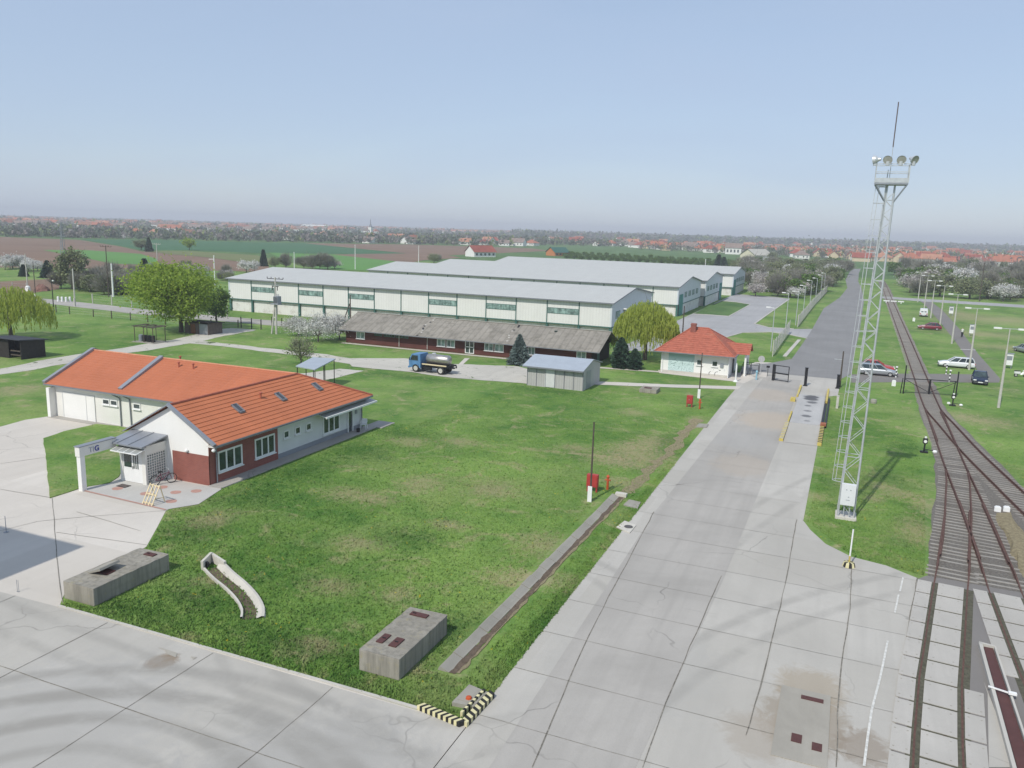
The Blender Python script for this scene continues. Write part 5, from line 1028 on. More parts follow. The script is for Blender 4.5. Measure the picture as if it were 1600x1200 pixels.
for px, nm, l, s_ in (((1396, 603), 'white_stone', 'white square block on the grass left of the rail gate', .45), ((1427.5, 502), 'white_stone', 'small white block on the grass left of the maroon car', .5), ((1482, 631) , 'white_stone', 'flat white stone next to the point marker before the rail gate', .3)):
    x, y = g(*px); m = M(); m.prism([(x-s_/2, y-s_/3), (x+s_/2, y-s_/2.6), (x+s_/2.2, y+s_/3), (x-s_/2.2, y+s_/3)], 0, s_*1.4 if s_ > .3 else .15); m.prism([(x-s_/2.6, y-s_/4), (x+s_/2.6, y-s_/3.4), (x+s_/3, y+s_/4), (x-s_/3, y+s_/4)], s_*1.4 if s_ > .3 else .15, s_*1.4+.08 if s_ > .3 else .2); tag(m.obj(nm, WPAINT, at=(x, y, 0)), l, 'stone')
x, y = g(1364.5, 630); m = M(); m.lathe((x, y, 0), [(.3, 0), (.33, .2), (.3, .42), (.2, .45)], 10); tag(m.obj('manhole_ring', CBLK, at=(x, y, 0)), 'dark round concrete cap on the grass just right of the mast', 'manhole')
m = M(); x, y = g(1396, 474); m.bar((x-2.6, y, .6), (x+2.6, y, .6), .28, .3)
for s_ in (-1.9, 1.9): m.box((x+s_-.1, y-.1, 0), (x+s_+.1, y+.1, .46))
for s_ in (-.9, .9): m.mi = 1; m.box((x+s_-.12, y-.17, .44), (x+s_+.12, y-.141, .76))
tag(m.obj('barrier_beam', [WPAINT, BLK], at=(x, y, 0)), 'white low barrier beam across the far rails at the cross road', 'barrier')
for px, l in (((1485.5, 493), 'white notice board on the verge above the cyclist'), ((1518, 525), 'white notice board just behind the second nearest double lamp post'), ((1575, 576), 'white notice board right of the nearest double lamp post')):
    x, y = g(*px); T = thing('notice_board', l, 'sign', (x, y, 0), group='white notice boards beside the path'); m = M(); m.box((x-.45, y, .5), (x+.45, y+.35, 2.1)); m.obj('panel', WPAINT, T); m = M(); m.box((x-.55, y-.08, 2.1), (x+.55, y+.43, 2.18)); m.box((x-.35, y-.01, 1.2), (x+.35, y-.003, 1.8)); m.obj('hood', GREYM, T); m = M(); m.box((x-.4, y+.1, 0), (x-.3, y+.25, .5)); m.box((x+.3, y+.1, 0), (x+.4, y+.25, .5)); m.obj('leg', GREYM, T)
x, y = g(1188, 582); T = thing('round_sign', 'round pale traffic sign seen from behind near the open gate', 'sign', (x, y, 0)); m = M(); m.tube((x, y, 0), (x, y, 1.9), .03); m.obj('post', GALV, T); m = M(); m.lathe((x, y, 1.75), [(.42, -.01), (.42, .02)], 18, 1); m.obj('plate', plain('sign_back', (.45, .45, .44), .5, .1, 4), T)
x, y = g(1199, 588); T = thing('letter_box', 'small dark box on a thin post left of the open gate leaf', 'box', (x, y, 0)); m = M(); m.tube((x, y, 0), (x, y, 1.1), .03); m.obj('post', DARK, T); m = M(); m.box((x-.2, y-.1, 1.1), (x+.2, y+.1, 1.35)); m.obj('body', DARK, T)
x, y = g(1181.5, 593.5); m = M(); m.tube((x, y, 0), (x, y, .9), .1, n=8); m.lathe((x, y, .9), [(.1, 0), (.16, .05), (.14, .2), (.04, .28)], 8); tag(m.obj('hydrant', plain('pale_blue_paint', (.28, .48, .56), .5, .1), at=(x, y, 0)), 'pale blue standpipe in the grass between gatehouse and gate', 'hydrant')
x, y = g(1149, 596.5); T = thing('barrier_post', 'slim white pointed barrier post at the front corner of the gatehouse', 'post', (x, y, 0)); m = M(); m.lathe((x, y, 0), [(.3, 0), (.28, .12), (.1, .2), (.09, 1.9), (.02, 2.3)], 8); m.obj('post', WPAINT, T)
x, y = g(1326, 885); T = thing('marker_post', 'thin white pole in a black and yellow striped concrete foot at the grass corner', 'post', (x, y, 0)); m = M(); m.tube((x, y, .25), (x+.02, y, 2.1), .04, n=8); m.mi = 1; m.tube((x, y, .25), (x, y, .6), .045, n=8); m.obj('pole', [WPAINT, YEL], T)
m = M(); n = 12
for i in range(n): 
    m.mi = i % 2; a0, a1 = 2*math.pi*i/n, 2*math.pi*(i+1)/n; r0, r1 = .34, .27; p = lambda a, r_, z: (x+r_*math.cos(a), y+r_*math.sin(a), z)
    m.quad(p(a0, r0, 0), p(a1, r0, 0), p(a1, r1, .25), p(a0, r1, .25)); m.tri(p(a0, r1, .25), p(a1, r1, .25), (x, y, .27))
m.obj('foot', [PYEL, BLK], T)
# red hydrant cabinets
for px, l, w_ in (((925, 768), 'nearer red hydrant cabinet on legs in the lawn', .75), ((1077, 636), 'farther red hydrant cabinet on legs near the top of the lawn', .6)):
    x, y = g(*px); T = thing('hydrant_cabinet', l, 'cabinet', (x, y, 0), group='red hydrant cabinets'); m = M(); m.box((x-w_/2, y-.15, .35), (x+w_/2, y+.2, 1.2)); bd = m.obj('body', RED, T)
    m = M(); m.box((x-w_/2+.05, y-.175, .4), (x-.01, y-.152, 1.15)); m.box((x+.01, y-.175, .4), (x+w_/2-.05, y-.152, 1.15)); d_ = m.obj('door', RED, bd); m = M(); m.box((x-.06, y-.2, .75), (x-.02, y-.177, .85)); m.obj('handle', GALV, bd)
    m = M()
    for s_ in (-1, 1): m.box((x+s_*(w_/2-.06)-.04, y-.1, 0), (x+s_*(w_/2-.06)+.04, y+.1, .35))
    m.obj('leg', RED, T)
for px, l in (((949, 765), 'slim orange red hydrant right of the nearer red cabinet'), ((1093, 639), 'slim orange red hydrant beside the farther brown post')):
    x, y = g(*px); T = thing('hydrant', l, 'hydrant', (x, y, 0), group='orange red hydrants'); m = M(); m.tube((x, y, 0), (x, y, .85), .08, n=10); m.lathe((x, y, .85), [(.11, 0), (.12, .08), (.07, .16), (.03, .2)], 10); m.obj('body', ORANGE, T); m = M(); m.tube((x-.2, y, .68), (x+.2, y, .68), .05, n=8); m.obj('outlet', ORANGE, T)

# ---------------- concrete works in the lawn ----------------
def block(name, label, x0, x1, y0, y1, h, hatches):
    T = thing(name, label, 'concrete block', (x0, y0, 0)); m = M(); N = 10; vs = []
    xs = [x0+(x1-x0)*i/4 for i in range(5)]; ys = [y0+(y1-y0)*i/N for i in range(N+1)]
    m.box((x0, y0, 0), (x1, y1, h-.02)); 
    top = M(); 
    for i in range(4):
        for j in range(N): m.add([(xs[i], ys[j], h-.02+.015*math.sin(i*7+j*3)), (xs[i+1], ys[j], h-.02+.015*math.sin(i*7+7+j*3)), (xs[i+1], ys[j+1], h-.02+.015*math.sin(i*7+7+j*3+3)), (xs[i], ys[j+1], h-.02+.015*math.sin(i*7+j*3+3))], [(0, 1, 2, 3)])
    m.V = [(a, b_, c+.02 if c > h-.1 and k < 8 and 0 else c) for k, (a, b_, c) in enumerate(m.V)]
    m.obj('body', concretemat('stained_block_concrete', (.36, .335, .28), (.12, .11, .085), 1.0, False, .0, 2.2, streak=.75) if 'stained_block_concrete' not in MATS else MATS['stained_block_concrete'], T)
    bo = T.children[-1] if T.children else None
    if bo: bv = bo.modifiers.new('worn_edges', 'BEVEL'); bv.width = .035; bv.segments = 2
    for (a, b_, c, d) in hatches: m = M(); m.box((a, b_, h-.01), (c, d, h+.035)); hh_ = m.obj('hatch', BROWNP, T); m = M(); m.bar((a+.1, (b_+d)/2, h+.05), (a+.25, (b_+d)/2, h+.05), .03); m.obj('handle', DARK, hh_)
    return T
block('concrete_block', 'weathered concrete pit block with three rusty hatches in the lawn, nearer the road', -16.3, -14.48, 24.75, 28.8, .92, ((-16.0, 25.5, -15.7, 26.2), (-15.4, 25.45, -15.05, 26.15), (-15.95, 28.1, -15.15, 28.4)))
T = block('concrete_block', 'weathered concrete pit block with a tilted cover at the left corner of the lawn', -31.75, -29.85, 24.1, 28.5, .88, ((-30.9, 27.9, -30.3, 28.2), (-31.2, 25.4, -30.5, 25.9)))
m = M(); m.add([(-31.5, 25.2, .90), (-30.6, 25.1, 1.28), (-30.7, 26.3, 1.25), (-31.6, 26.4, .90), (-31.45, 25.2, .84), (-30.55, 25.1, 1.18), (-30.65, 26.3, 1.15), (-31.55, 26.4, .84)], [(0, 1, 2, 3), (7, 6, 5, 4), (0, 4, 5, 1), (1, 5, 6, 2), (2, 6, 7, 3), (3, 7, 4, 0)]); m.obj('tilted_cover', CBLK, T)
x, y = g(1000, 612); block('concrete_block', 'small flat concrete block in the far lawn right of the metal shed', x, x+1.9, y-.4, y+1.5, .45, ((x+.4, y, x+1.2, y+.6),))
# drain gutter beside the road
T = thing('drain_gutter', 'long straight weathered concrete gutter in the lawn beside the road', 'gutter', (-12.9, 27, 0))
A0, A1 = (-13.1, 26.1), (-12.75, 50.2); n = 20
for k in range(n):
    t0, t1 = k/n+.0008, (k+1)/n-.0008; a = [A0[i]+(A1[i]-A0[i])*t0 for i in (0, 1)]; b_ = [A0[i]+(A1[i]-A0[i])*t1 for i in (0, 1)]; dz = random.uniform(-.02, .02); dx = random.uniform(-.02, .02)
    m = M(); prof = [(-.38, .15), (-.31, .17), (.02, .03), (.10, .02), (.10, -.05), (-.46, -.05)]
    m.add([(a[0]+u+dx, a[1], w_+dz) for u, w_ in prof]+[(b_[0]+u+dx, b_[1], w_+dz) for u, w_ in prof], [(j, j+6, (j+1) % 6+6, (j+1) % 6) for j in range(6)]+[(0, 1, 2, 3, 4, 5), (11, 10, 9, 8, 7, 6)]); m.obj('gutter_segment', CBLK, T)
m = M(); ribbon(smoothpath([(A0[0]+.24, A0[1]), (A1[0]+.24, A1[1])], .6), .30, .022, m, jit=.07); m.obj('mud', DIRT, T)
m = M(); m.box((-12.95, 50.2, 0), (-12.2, 50.6, .22)); m.obj('head_wall', CBLK_L, T)
m = M(); ribbon(smoothpath([(A0[0]+.46, A0[1]+.1), (A0[0]+.5, 32), (A1[0]+.44, A1[1])], .5), .12, .03, m, jit=.08)
struct('dry_edge', m, STRAW)
m = M(); ribbon(smoothpath([(-12.6, 51), (-12.2, 58), (-11.9, 66), (-12.0, 76)], .8), .9, .012, m, jit=.35); ribbon(S_((1068, 678), (1080, 664)), .5, .03, m)
struct('ditch_bed', m, STRAW)
# curved culvert outlet
T = thing('culvert', 'curved pale concrete culvert channel with a small head wall in the near lawn', 'culvert', (-28, 29.6, 0))
cl = smoothpath(S_((330, 889), (345, 904), (366, 921), (382, 938), (391, 955), (390, 968)), .35); lft = offs(cl, -.28); rgt = offs(cl, .26); n = len(cl)
m = M()
for i in range(n-1):
    h0, h1 = .26-.20*i/n, .26-.20*(i+1)/n
    (p, q), (c_, d_) = (lft[i], lft[i+1]), (rgt[i], rgt[i+1])
    o = offs(cl, .50); m.add([(*rgt[i], .02), (*rgt[i+1], .02), (*o[i+1], h1+.05), (*o[i], h0+.05), (*offs(cl, .62)[i+1], h1+.04), (*offs(cl, .62)[i], h0+.04), (*offs(cl, .67)[i+1], 0), (*offs(cl, .67)[i], 0)], [(0, 1, 2, 3), (3, 2, 4, 5), (5, 4, 6, 7)])
m.obj('side_wall', CBLK_L, T); m = M()
for i in range(n-1):
    o1, o2 = offs(cl, -.30), offs(cl, -.40); m.add([(*o1[i], .0), (*o1[i+1], 0), (*o1[i+1], .16), (*o1[i], .16), (*o2[i+1], .16), (*o2[i], .16), (*o2[i+1], 0), (*o2[i], 0)], [(1, 0, 3, 2), (2, 3, 5, 4), (4, 5, 7, 6)])
m.obj('side_wall', CBLK_L, T); m = M(); ribbon(cl, .56, .025, m, jit=.04); m.obj('channel_bed', DIRT, T)
a, b_ = g(316, 891), g(331, 878); c_ = g(352, 890)
m = M(); m.bar((*a, .24), (*b_, .30), .13, .48); m.bar((*b_, .28), (*c_, .22), .13, .44); m.obj('head_wall', CBLK_L, T); m = M(); mx = ((a[0]+b_[0])/2+.2, (a[1]+b_[1])/2-.2); m.lathe((mx[0], mx[1]-.02, .22), [(.15, -.05), (.15, .05)], 12, 1); m.obj('pipe_mouth', DARK, T)
# manholes and slabs at the road edge
def slab(px4, h, label, hole=None, dot=False, mat=None, z0=0):
    P = S_(*px4); c = np.mean(P, 0); T = thing('manhole_slab', label, 'manhole', (c[0], c[1], 0)); m = M(); m.prism(P, z0, h); m.obj('slab', mat or CBLK, T)
    if hole: m = M(); m.lathe((c[0]+hole, c[1]-.05, h), [(.26, 0), (.26, .02), (.05, .03)], 16); m.obj('lid', plain('cast_iron', (.10, .095, .09), .7, .2, 5) if 'cast_iron' not in MATS else MATS['cast_iron'], T)
    return T, c
T, c = slab(((706, 1103), (733, 1075), (764, 1088), (740, 1110)), .16, 'weathered square slab with a small red cap in the striped kerb corner'); m = M(); m.box((c[0]-.4, c[1]-.4, .162), (c[0]+.4, c[1]+.35, .18)); m.mi = 1; m.lathe((c[0]+.0, c[1]-.2, .18), [(.12, 0), (.10, .07), (.03, .09)], 10); m.obj('lid', [CBLK, ORANGE], T)
slab(((963, 825), (976, 815), (994, 822), (984, 834)), .07, 'pale slab with round iron lid at the left road edge', .12, mat=CBLK_L)
slab(((974, 790), (983, 782), (1001, 786), (996, 796)), .08, 'flat grey slab between the gutter head and the road')
slab(((1087, 668), (1092, 663), (1107, 664), (1104, 669)), .10, 'flat slab at the road edge farther up the lawn')
m = M(); m.box((-.85, 26.2, 0), (.95, 30.9, .05)); T = thing('pit_cover', 'stained concrete pit cover with one long and two square brown hatches in the road', 'manhole', (-.8, 26, 0)); m.obj('slab', MATS['muddy_concrete'], T)
for a in ((-.1, 30.2, .7, 30.45), (-.27, 27.25, .08, 27.75), (.42, 27.05, .75, 27.5)): m = M(); m.box((a[0], a[1], .04), (a[2], a[3], .075)); m.obj('hatch', BROWNP, T)
# striped corner kerb
T = thing('striped_kerb', 'black and pale yellow striped kerb round the lawn corner by the road', 'kerb', (-11, 23.3, 0))
stripes((-12.85, 23.5), (-11.0, 23.2), .26, .20, 16, PYEL, BLK, T, nm='kerb_stone', slant=.06); stripes((-10.95, 23.25), (-10.82, 25.35), .26, .20, 14, PYEL, BLK, T, nm='kerb_stone', slant=.06); stripes((-11.25, 23.6), (-11.12, 25.3), .10, .26, 12, PYEL, BLK, T, nm='kerb_rail')

# ---------------- small things at the office ----------------
T = thing('garden_chair', 'white plastic garden chair on the side path by the open door', 'chair', (-37.0, 57.1, .07), R(20)); m = L(); m.prism([(-.22, -.22), (.22, -.22), (.25, .22), (-.25, .22)], .40, .44); m.obj('seat', WPAINT, T)
m = L(); m.add([(-.25, .2, .42), (.25, .2, .42), (.23, .33, .85), (-.23, .33, .85), (-.25, .24, .42), (.25, .24, .42), (.23, .37, .85), (-.23, .37, .85)], [(0, 1, 2, 3), (7, 6, 5, 4), (3, 2, 6, 7), (0, 3, 7, 4), (1, 5, 6, 2)]); m.obj('backrest', WPAINT, T)
for a, b_ in ((-.22, -.2), (.22, -.2), (-.24, .22), (.24, .22)): m = L(); m.bar((a, b_, .4), (a*1.15, b_*1.2, 0), .045); m.obj('leg', WPAINT, T)
for s_ in (-1, 1): m = L(); m.bar((s_*.26, -.18, .62), (s_*.26, .27, .66), .05, .03); m.bar((s_*.26, -.18, .62), (s_*.24, -.18, .42), .03); m.obj('armrest', WPAINT, T)
m = M(); m.lathe((-36.85, 56.05, .07), [(.13, 0), (.17, .3), (.15, .3), (.12, .05)], 12); tag(m.obj('bucket', DARK, at=(-36.85, 56.05, .07)), 'black bucket on the path left of the white chair', 'bucket')
m = M(); m.box((-42.7, 36.7, .03), (-41.9, 37.2, .055)); m.mi = 1; m.box((-42.66, 36.74, .055), (-41.94, 37.16, .06)); tag(m.obj('doormat', [DARK, plain('mat_bristle', (.12, .10, .09), .95, .2, 8)], at=(-42.3, 36.95, .03)), 'dark rectangular doormat on the patio before the entrance', 'doormat')
T = thing('trestle', 'new pine pallet frame leaning on props at the patio edge', 'pallet', (*g(232, 789), .03), R(-6)); m = L()
for i in range(4): x = -.42+i*.28; m.bar((x, -.1, .0), (x, .55, 1.15), .07, .03)
for t in (.08, .5, .92): m.bar((-.48, -.1+.65*t+.04, 1.15*t), (.48, -.1+.65*t+.04, 1.15*t), .05, .07)
m.obj('slats', LWOOD, T)
for s_ in (-.42, .42): m = L(); m.bar((s_, .55, 1.12), (s_, .85, 0), .05); m.bar((s_, .15, .42), (s_, .78, .3), .04); m.obj('prop', LWOOD, T)
def bicycle(x, y, rz, label, col, lean=0):
    T = thing('bicycle', label, 'bicycle', (x, y, .03), rz, group='parked bicycles at the entrance')
    for wx_ in (-.52, .52):
        m = L(); n = 18; m.add([(wx_+r_*math.cos(2*math.pi*i/n), o, .34+r_*math.sin(2*math.pi*i/n)) for i in range(n) for r_, o in ((.34, -.02), (.34, .02), (.30, .02), (.30, -.02))], [(i*4+j, i*4+(j+1) % 4, ((i+1) % n)*4+(j+1) % 4, ((i+1) % n)*4+j) for i in range(n) for j in range(4)])
        w_ = m.obj('wheel', TYRE, T); m = L()
        for k in range(8): a = math.pi*k/8; m.bar((wx_-.3*math.cos(a), 0, .34-.3*math.sin(a)), (wx_+.3*math.cos(a), 0, .34+.3*math.sin(a)), .008)
        m.obj('spokes', GALV, w_)
    m = L()
    for p, q in (((-.52, .34), (-.1, .30)), ((-.1, .30), (.36, .72)), ((-.18, .80), (-.1, .30)), ((-.52, .34), (-.17, .70)), ((-.16, .68), (.34, .74)), ((.52, .34), (.33, .88))): m.tube((p[0], 0, p[1]), (q[0], 0, q[1]), .022, n=6)
    m.obj('frame', col, T); m = L(); m.prism([(-.32, -.08), (-.05, -.03), (-.05, .03), (-.32, .08)], .84, .90); m.obj('saddle', DARK, T); m = L(); m.tube((.33, 0, .86), (.34, 0, 1.0), .018); m.tube((.28, -.28, 1.0), (.34, 0, 1.02), .018); m.tube((.34, 0, 1.02), (.28, .28, 1.0), .018); m.obj('handlebar', GALV, T); return T
bicycle(*g(256, 757), R(62), 'dark red bicycle leaning by the glass block wall of the porch', plain('bike_red', (.16, .04, .06), .4, .1)); bicycle(-43.68, 39.0, R(88), 'black bicycle half hidden at the left side of the porch', DARK)
bicycle(*g(1118, 589), R(10), 'pale bicycle against the front wall of the gatehouse', GALV); bicycle(*g(1127, 590), R(5), 'second pale bicycle against the front wall of the gatehouse, next to its corner', GALV)
x, y = g(1172, 585); m = M(); m.box((x-.9, y-.4, .4), (x+.9, y+.4, .5)); 
T = thing('bicycle_rack', 'dark steel bicycle rack with a bike in it right of the gatehouse porch', 'rack', (x, y, 0)); m = M()
for s_ in (-1.0, 0, 1.0): m.bar((x+s_, y-.5, 0), (x+s_, y-.5, 1.3), .06); m.bar((x+s_, y+.7, 0), (x+s_, y+.7, 1.4), .06)
m.bar((x-1, y-.5, 1.3), (x+1, y-.5, 1.3), .05); m.bar((x-1, y+.7, 1.4), (x+1, y+.7, 1.4), .05); m.obj('frame', DARK, T); m = M(); m.prism([(x-.8, y-.3), (x+.2, y-.3), (x+.2, y+.3), (x-.8, y+.3)], .1, .85); m.obj('basket', GREYM, T)
x, y = g(10, 832); m = M(); m.tube((x, y, 0), (x, y, .95), .018, n=6); m.box((x-.1, y-.1, .012), (x+.1, y+.1, .04)); T = tag(m.obj('thin_post', GREYM, at=(x, y, 0)), 'thin grey rod standing on the concrete near the left edge', 'post')
x, y = g(28.5, 925); 
for d_ in (-.05, .05): m = M(); m.tube((x+d_, y, .01), (x+d_, y, .6), .01, n=6); m.cbox((x+d_, y, .02), (.05, .05, .02)); tag(m.obj('steel_rod', GREYM, at=(x+d_, y, 0)), 'short thin steel rod, one of a pair on the concrete at the left', 'rod', 'pair of thin steel rods')
# ---------------- vehicles ----------------
def wheel(T, x, y, r, w_, mat=None, dual=False):
    m = L(); n = 16; prof = [(r*.62, -w_/2), (r*.94, -w_/2), (r, -w_*.3), (r, w_*.3), (r*.94, w_/2), (r*.62, w_/2)]; vs = []
    for rr_, o in prof: vs += [(x+rr_*math.cos(2*math.pi*i/n), y+o, r+rr_*math.sin(2*math.pi*i/n)) for i in range(n)]
    k = len(prof); m.add(vs, [(j*n+i, j*n+(i+1) % n, ((j+1) % k)*n+(i+1) % n, ((j+1) % k)*n+i) for j in range(k) for i in range(n)]); t = m.obj('tyre', TYRE, T)
    m = L(); m.lathe((x, y, r), [(r*.60, -w_*.42), (r*.62, w_*.42)], 12, 1); m.lathe((x, y, r), [(r*.2, -w_*.5), (r*.2, w_*.5)], 8, 1); m.obj('rim', mat or RIM, t)
def car(px, rz, label, col, kind='estate', Lc=4.4, W=1.72, H=1.42, cat='car'):
    """length along local x, nose at +x"""
    x, y = g(*px); T = thing('parked_car', label, cat, (x, y, .02), rz); h = Lc/2; k = H/1.42
    hood, belt = .78*k, .86*k
    if kind == 'van': side = [(-h, .28, .95), (-h+.02, .25, 1.0), (-h+.4, .25, 1.0), (0, .25, 1.0), (h-1.1, .25, .98), (h-.35, .25, .86), (h-.05, .28, .70), (h, .35, .55)]
    else: side = [(-h, .32, .72*k), (-h+.08, .26, .84*k), (-h+.7, .24, belt), (0, .24, belt), (h-1.25, .24, belt-.02), (h-.7, .24, hood), (h-.15, .26, hood-.14), (h, .34, .55)]
    m = L(); vs = []; K = len(side)
    for i, (xx, zb, zt) in enumerate(side):
        wd = W/2*(.90 if i in (0, K-1) else .97 if i in (1, K-2) else 1); vs += [(xx, -wd*.93, zb), (xx, -wd, zb+.14), (xx, -wd, zt-.16), (xx, -wd*.90, zt), (xx, wd*.90, zt), (xx, wd, zt-.16), (xx, wd, zb+.14), (xx, wd*.93, zb)]
    fs = [(i*8+j, i*8+(j+1) % 8, (i+1)*8+(j+1) % 8, (i+1)*8+j) for i in range(K-1) for j in range(8)]+[tuple(range(8)), tuple(range(K*8-1, K*8-9, -1))]
    m.add(vs, [f[::-1] for f in fs])
    if kind == 'estate': roof = [(-h+.22, -h+.10), (-h+1.3, -h+1.3), (h-1.95, h-1.95), (h-2.25+.35, h-1.28)]; rx0, rx1, bx0, bx1 = -h+.30, h-2.0, -h+.06, h-1.22
    elif kind == 'hatch': rx0, rx1, bx0, bx1 = -h+.75, h-2.1, -h+.12, h-1.25
    elif kind == 'saloon': rx0, rx1, bx0, bx1 = -h+1.15, h-2.05, -h+.62, h-1.25
    else: rx0, rx1, bx0, bx1 = -h+.12, h-1.55, -h+.03, h-1.0
    zr_, zb_ = H, (side[3][2]-.012); wr, wb = W/2*.76, W/2*.90
    if kind == 'van': wr = W/2*.86
    m.add([(rx0, -wr, zr_-.03), (rx1, -wr, zr_-.03), (rx1, wr, zr_-.03), (rx0, wr, zr_-.03), (rx0+.1, -wr*.85, zr_), (rx1-.1, -wr*.85, zr_), (rx1-.1, wr*.85, zr_), (rx0+.1, wr*.85, zr_)], [(4, 5, 6, 7), (0, 1, 5, 4), (1, 2, 6, 5), (2, 3, 7, 6), (3, 0, 4, 7), (3, 2, 1, 0)])
    for s_ in (-1, 1):
        pil = [((rx0, s_*wr), (bx0, s_*wb)), ((rx1, s_*wr), (bx1, s_*wb))]+[((rx0+(rx1-rx0)*t, s_*wr), (bx0+(bx1-bx0)*t, s_*wb)) for t in ((.36, .66) if kind != 'van' else (.62,))]
        for a, b_ in pil: m.bar((*a, zr_-.02), (*b_, zb_), .075)
        if kind == 'van': m.add([(rx0, s_*wr*1.005, zr_-.03), (rx0+(rx1-rx0)*.6, s_*wr*1.005, zr_-.03), (bx0+(bx1-bx0)*.6, s_*wb*1.005, zb_-.02), (bx0, s_*wb*1.005, zb_-.02)], [(0, 1, 2, 3)])
    body = m.obj('body', col, T); m = L(); e = .012
    m.add([(rx0+.0, -wr+e, zr_-.032), (rx1, -wr+e, zr_-.032), (rx1, wr-e, zr_-.032), (rx0, wr-e, zr_-.032), (bx0+.02, -wb+e, zb_), (bx1-.02, -wb+e, zb_), (bx1-.02, wb-e, zb_), (bx0+.02, wb-e, zb_)], [(4, 5, 1, 0), (5, 6, 2, 1), (6, 7, 3, 2), (7, 4, 0, 3)]); m.obj('window_glass', GLASS, T)
    if kind == 'van':
        m = L()
        for s_ in (-1, 1): m.add([(-h-.005, s_*.12, 1.05), (-h-.005, s_*.60, 1.05), (-h+.08, s_*.55, 1.5), (-h+.08, s_*.12, 1.5)], [(0, 1, 2, 3)])
        m.add([(rx0-.0, -wr, zr_-.03), (rx0, wr, zr_-.03), (bx0, wb, zb_), (bx0, -wb, zb_)], [(0, 1, 2, 3)]); m.mi = 0
        m = L(); m.add([(rx0-.02, -wr, zr_-.03), (rx0-.02, wr, zr_-.03), (bx0-.03, wb, zb_-.03), (bx0-.03, -wb, zb_-.03)], [(0, 3, 2, 1)]); rd = m.obj('rear_door', col, T); m = L()
        for s_ in (-1, 1): m.add([(bx0-.045+.02, s_*.10, 1.06), (bx0-.045+.02, s_*.58, 1.06), (rx0-.045, s_*.54, 1.52), (rx0-.045, s_*.10, 1.52)], [(0, 1, 2, 3)])
        m.obj('rear_window', GLASS, rd)
    for xx in (-h+.82, h-.85):
        for s_ in (-1, 1): wheel(T, xx, s_*(W/2-.09), .30, .19)
    for s_ in (-1, 1):
        m = L(); m.box((h-.10, s_*.62-.16, .54), (h+.012, s_*.62+.16, .66)); m.obj('headlight', MATS['white_paint'], T)
        m = L(); m.box((-h-.012, s_*.66-.12, .55), (-h+.1, s_*.66+.12, .80)); m.obj('tail_light', RED, T)
        m = L(); m.box((h-1.45, s_*(W/2+.02)-.06, .86), (h-1.32, s_*(W/2+.02)+.06, .98)); m.obj('mirror', col, T)
    m = L(); m.box((h-.02, -W/2*.86, .26), (h+.07, W/2*.86, .44)); m.box((-h-.07, -W/2*.86, .28), (-h+.02, W/2*.86, .46)); m.obj('bumper', plain('bumper_grey', (.08, .08, .085), .6, .1), T)
    m = L(); m.box((h+.071, -.26, .31), (h+.08, .26, .42)); m.box((-h-.08, -.26, .33), (-h-.071, .26, .43)); m.obj('number_plate', WPAINT, T)
    return T
CW = plain('car_white', (.72, .73, .74), .25, .03, 2); CS = plain('car_silver', (.45, .47, .49), .3, .05, 2, metal=.6); CM = plain('car_maroon', (.20, .03, .05), .25, .08, 2); CB = plain('car_dark_blue', (.015, .025, .055), .25, .1, 2); CR = plain('car_red', (.42, .05, .045), .3, .08, 2)
def hd(a, b_): p, q = g(*a), g(*b_); return math.atan2(q[1]-p[1], q[0]-p[0])
car((1493.5, 574), hd((1518, 578), (1471, 574)), 'white estate car parked on the grass between the rails and the path', CW, 'estate', 4.5)
car((1371, 586), hd((1347, 584), (1397, 588)), 'silver estate car parked left of the rails, nearer of two', CS, 'estate', 4.5)
car((1370, 579.5), hd((1347, 577), (1394, 581)), 'red car parked behind the silver estate car', CR, 'hatch', 4.2)
car((1452, 515), hd((1466, 514), (1437, 512)), 'maroon hatchback parked on the grass below the white van', CM, 'hatch', 4.2)
car((1442.5, 494), hd((1450, 497), (1446, 478)), 'small white van seen from behind at the path edge', CW, 'van', 4.2, 1.72, 1.82, 'van')
car((1530, 598), hd((1524, 580), (1531, 603)), 'dark blue saloon car facing the camera at the path corner', CB, 'saloon', 4.3)
car((1602, 551), hd((1625, 557), (1588, 548)), 'pale silver car cut off by the right frame edge', CS, 'saloon', 4.4)
# tanker lorry
x, y = g(672, 583.5); T = thing('tanker_lorry', 'blue lorry with a steel cylinder tank parked on the broken concrete', 'lorry', (x-.2, y+.8, .02), R(180+(-2)))
ch_ = L(); ch_.box((-2.6, -.42, .62), (2.2, -.30, .84)); ch_.box((-2.6, .30, .62), (2.2, .42, .84)); ch_.box((-2.7, -.95, .86), (.85, .95, 1.0)); ch_.box((-3.1, -.2, .7), (-2.6, .2, .85)); ch_.box((-.3, .45, .35), (.7, .85, .75)); ch_.box((.4, -.9, .45), (.9, -.5, .8)); ch_.obj('chassis', DARK, T)
m = L(); m.add([(1.0, -1.0, .55), (2.55, -1.0, .55), (2.62, -1.0, 1.35), (2.25, -.92, 2.15), (1.1, -.92, 2.2), (1.0, -1.0, 1.35), (1.0, 1.0, .55), (2.55, 1.0, .55), (2.62, 1.0, 1.35), (2.25, .92, 2.15), (1.1, .92, 2.2), (1.0, 1.0, 1.35)],
     [(0, 1, 2, 3, 4, 5), (11, 10, 9, 8, 7, 6), (1, 7, 8, 2), (2, 8, 9, 3), (3, 9, 10, 4), (4, 10, 11, 5), (5, 11, 6, 0), (0, 6, 7, 1)]); m.box((1.25, -1.03, .8), (2.25, -1.001, 1.0)); m.box((1.25, 1.001, .8), (2.25, 1.03, 1.0)); cab = m.obj('cab', BLUE, T)
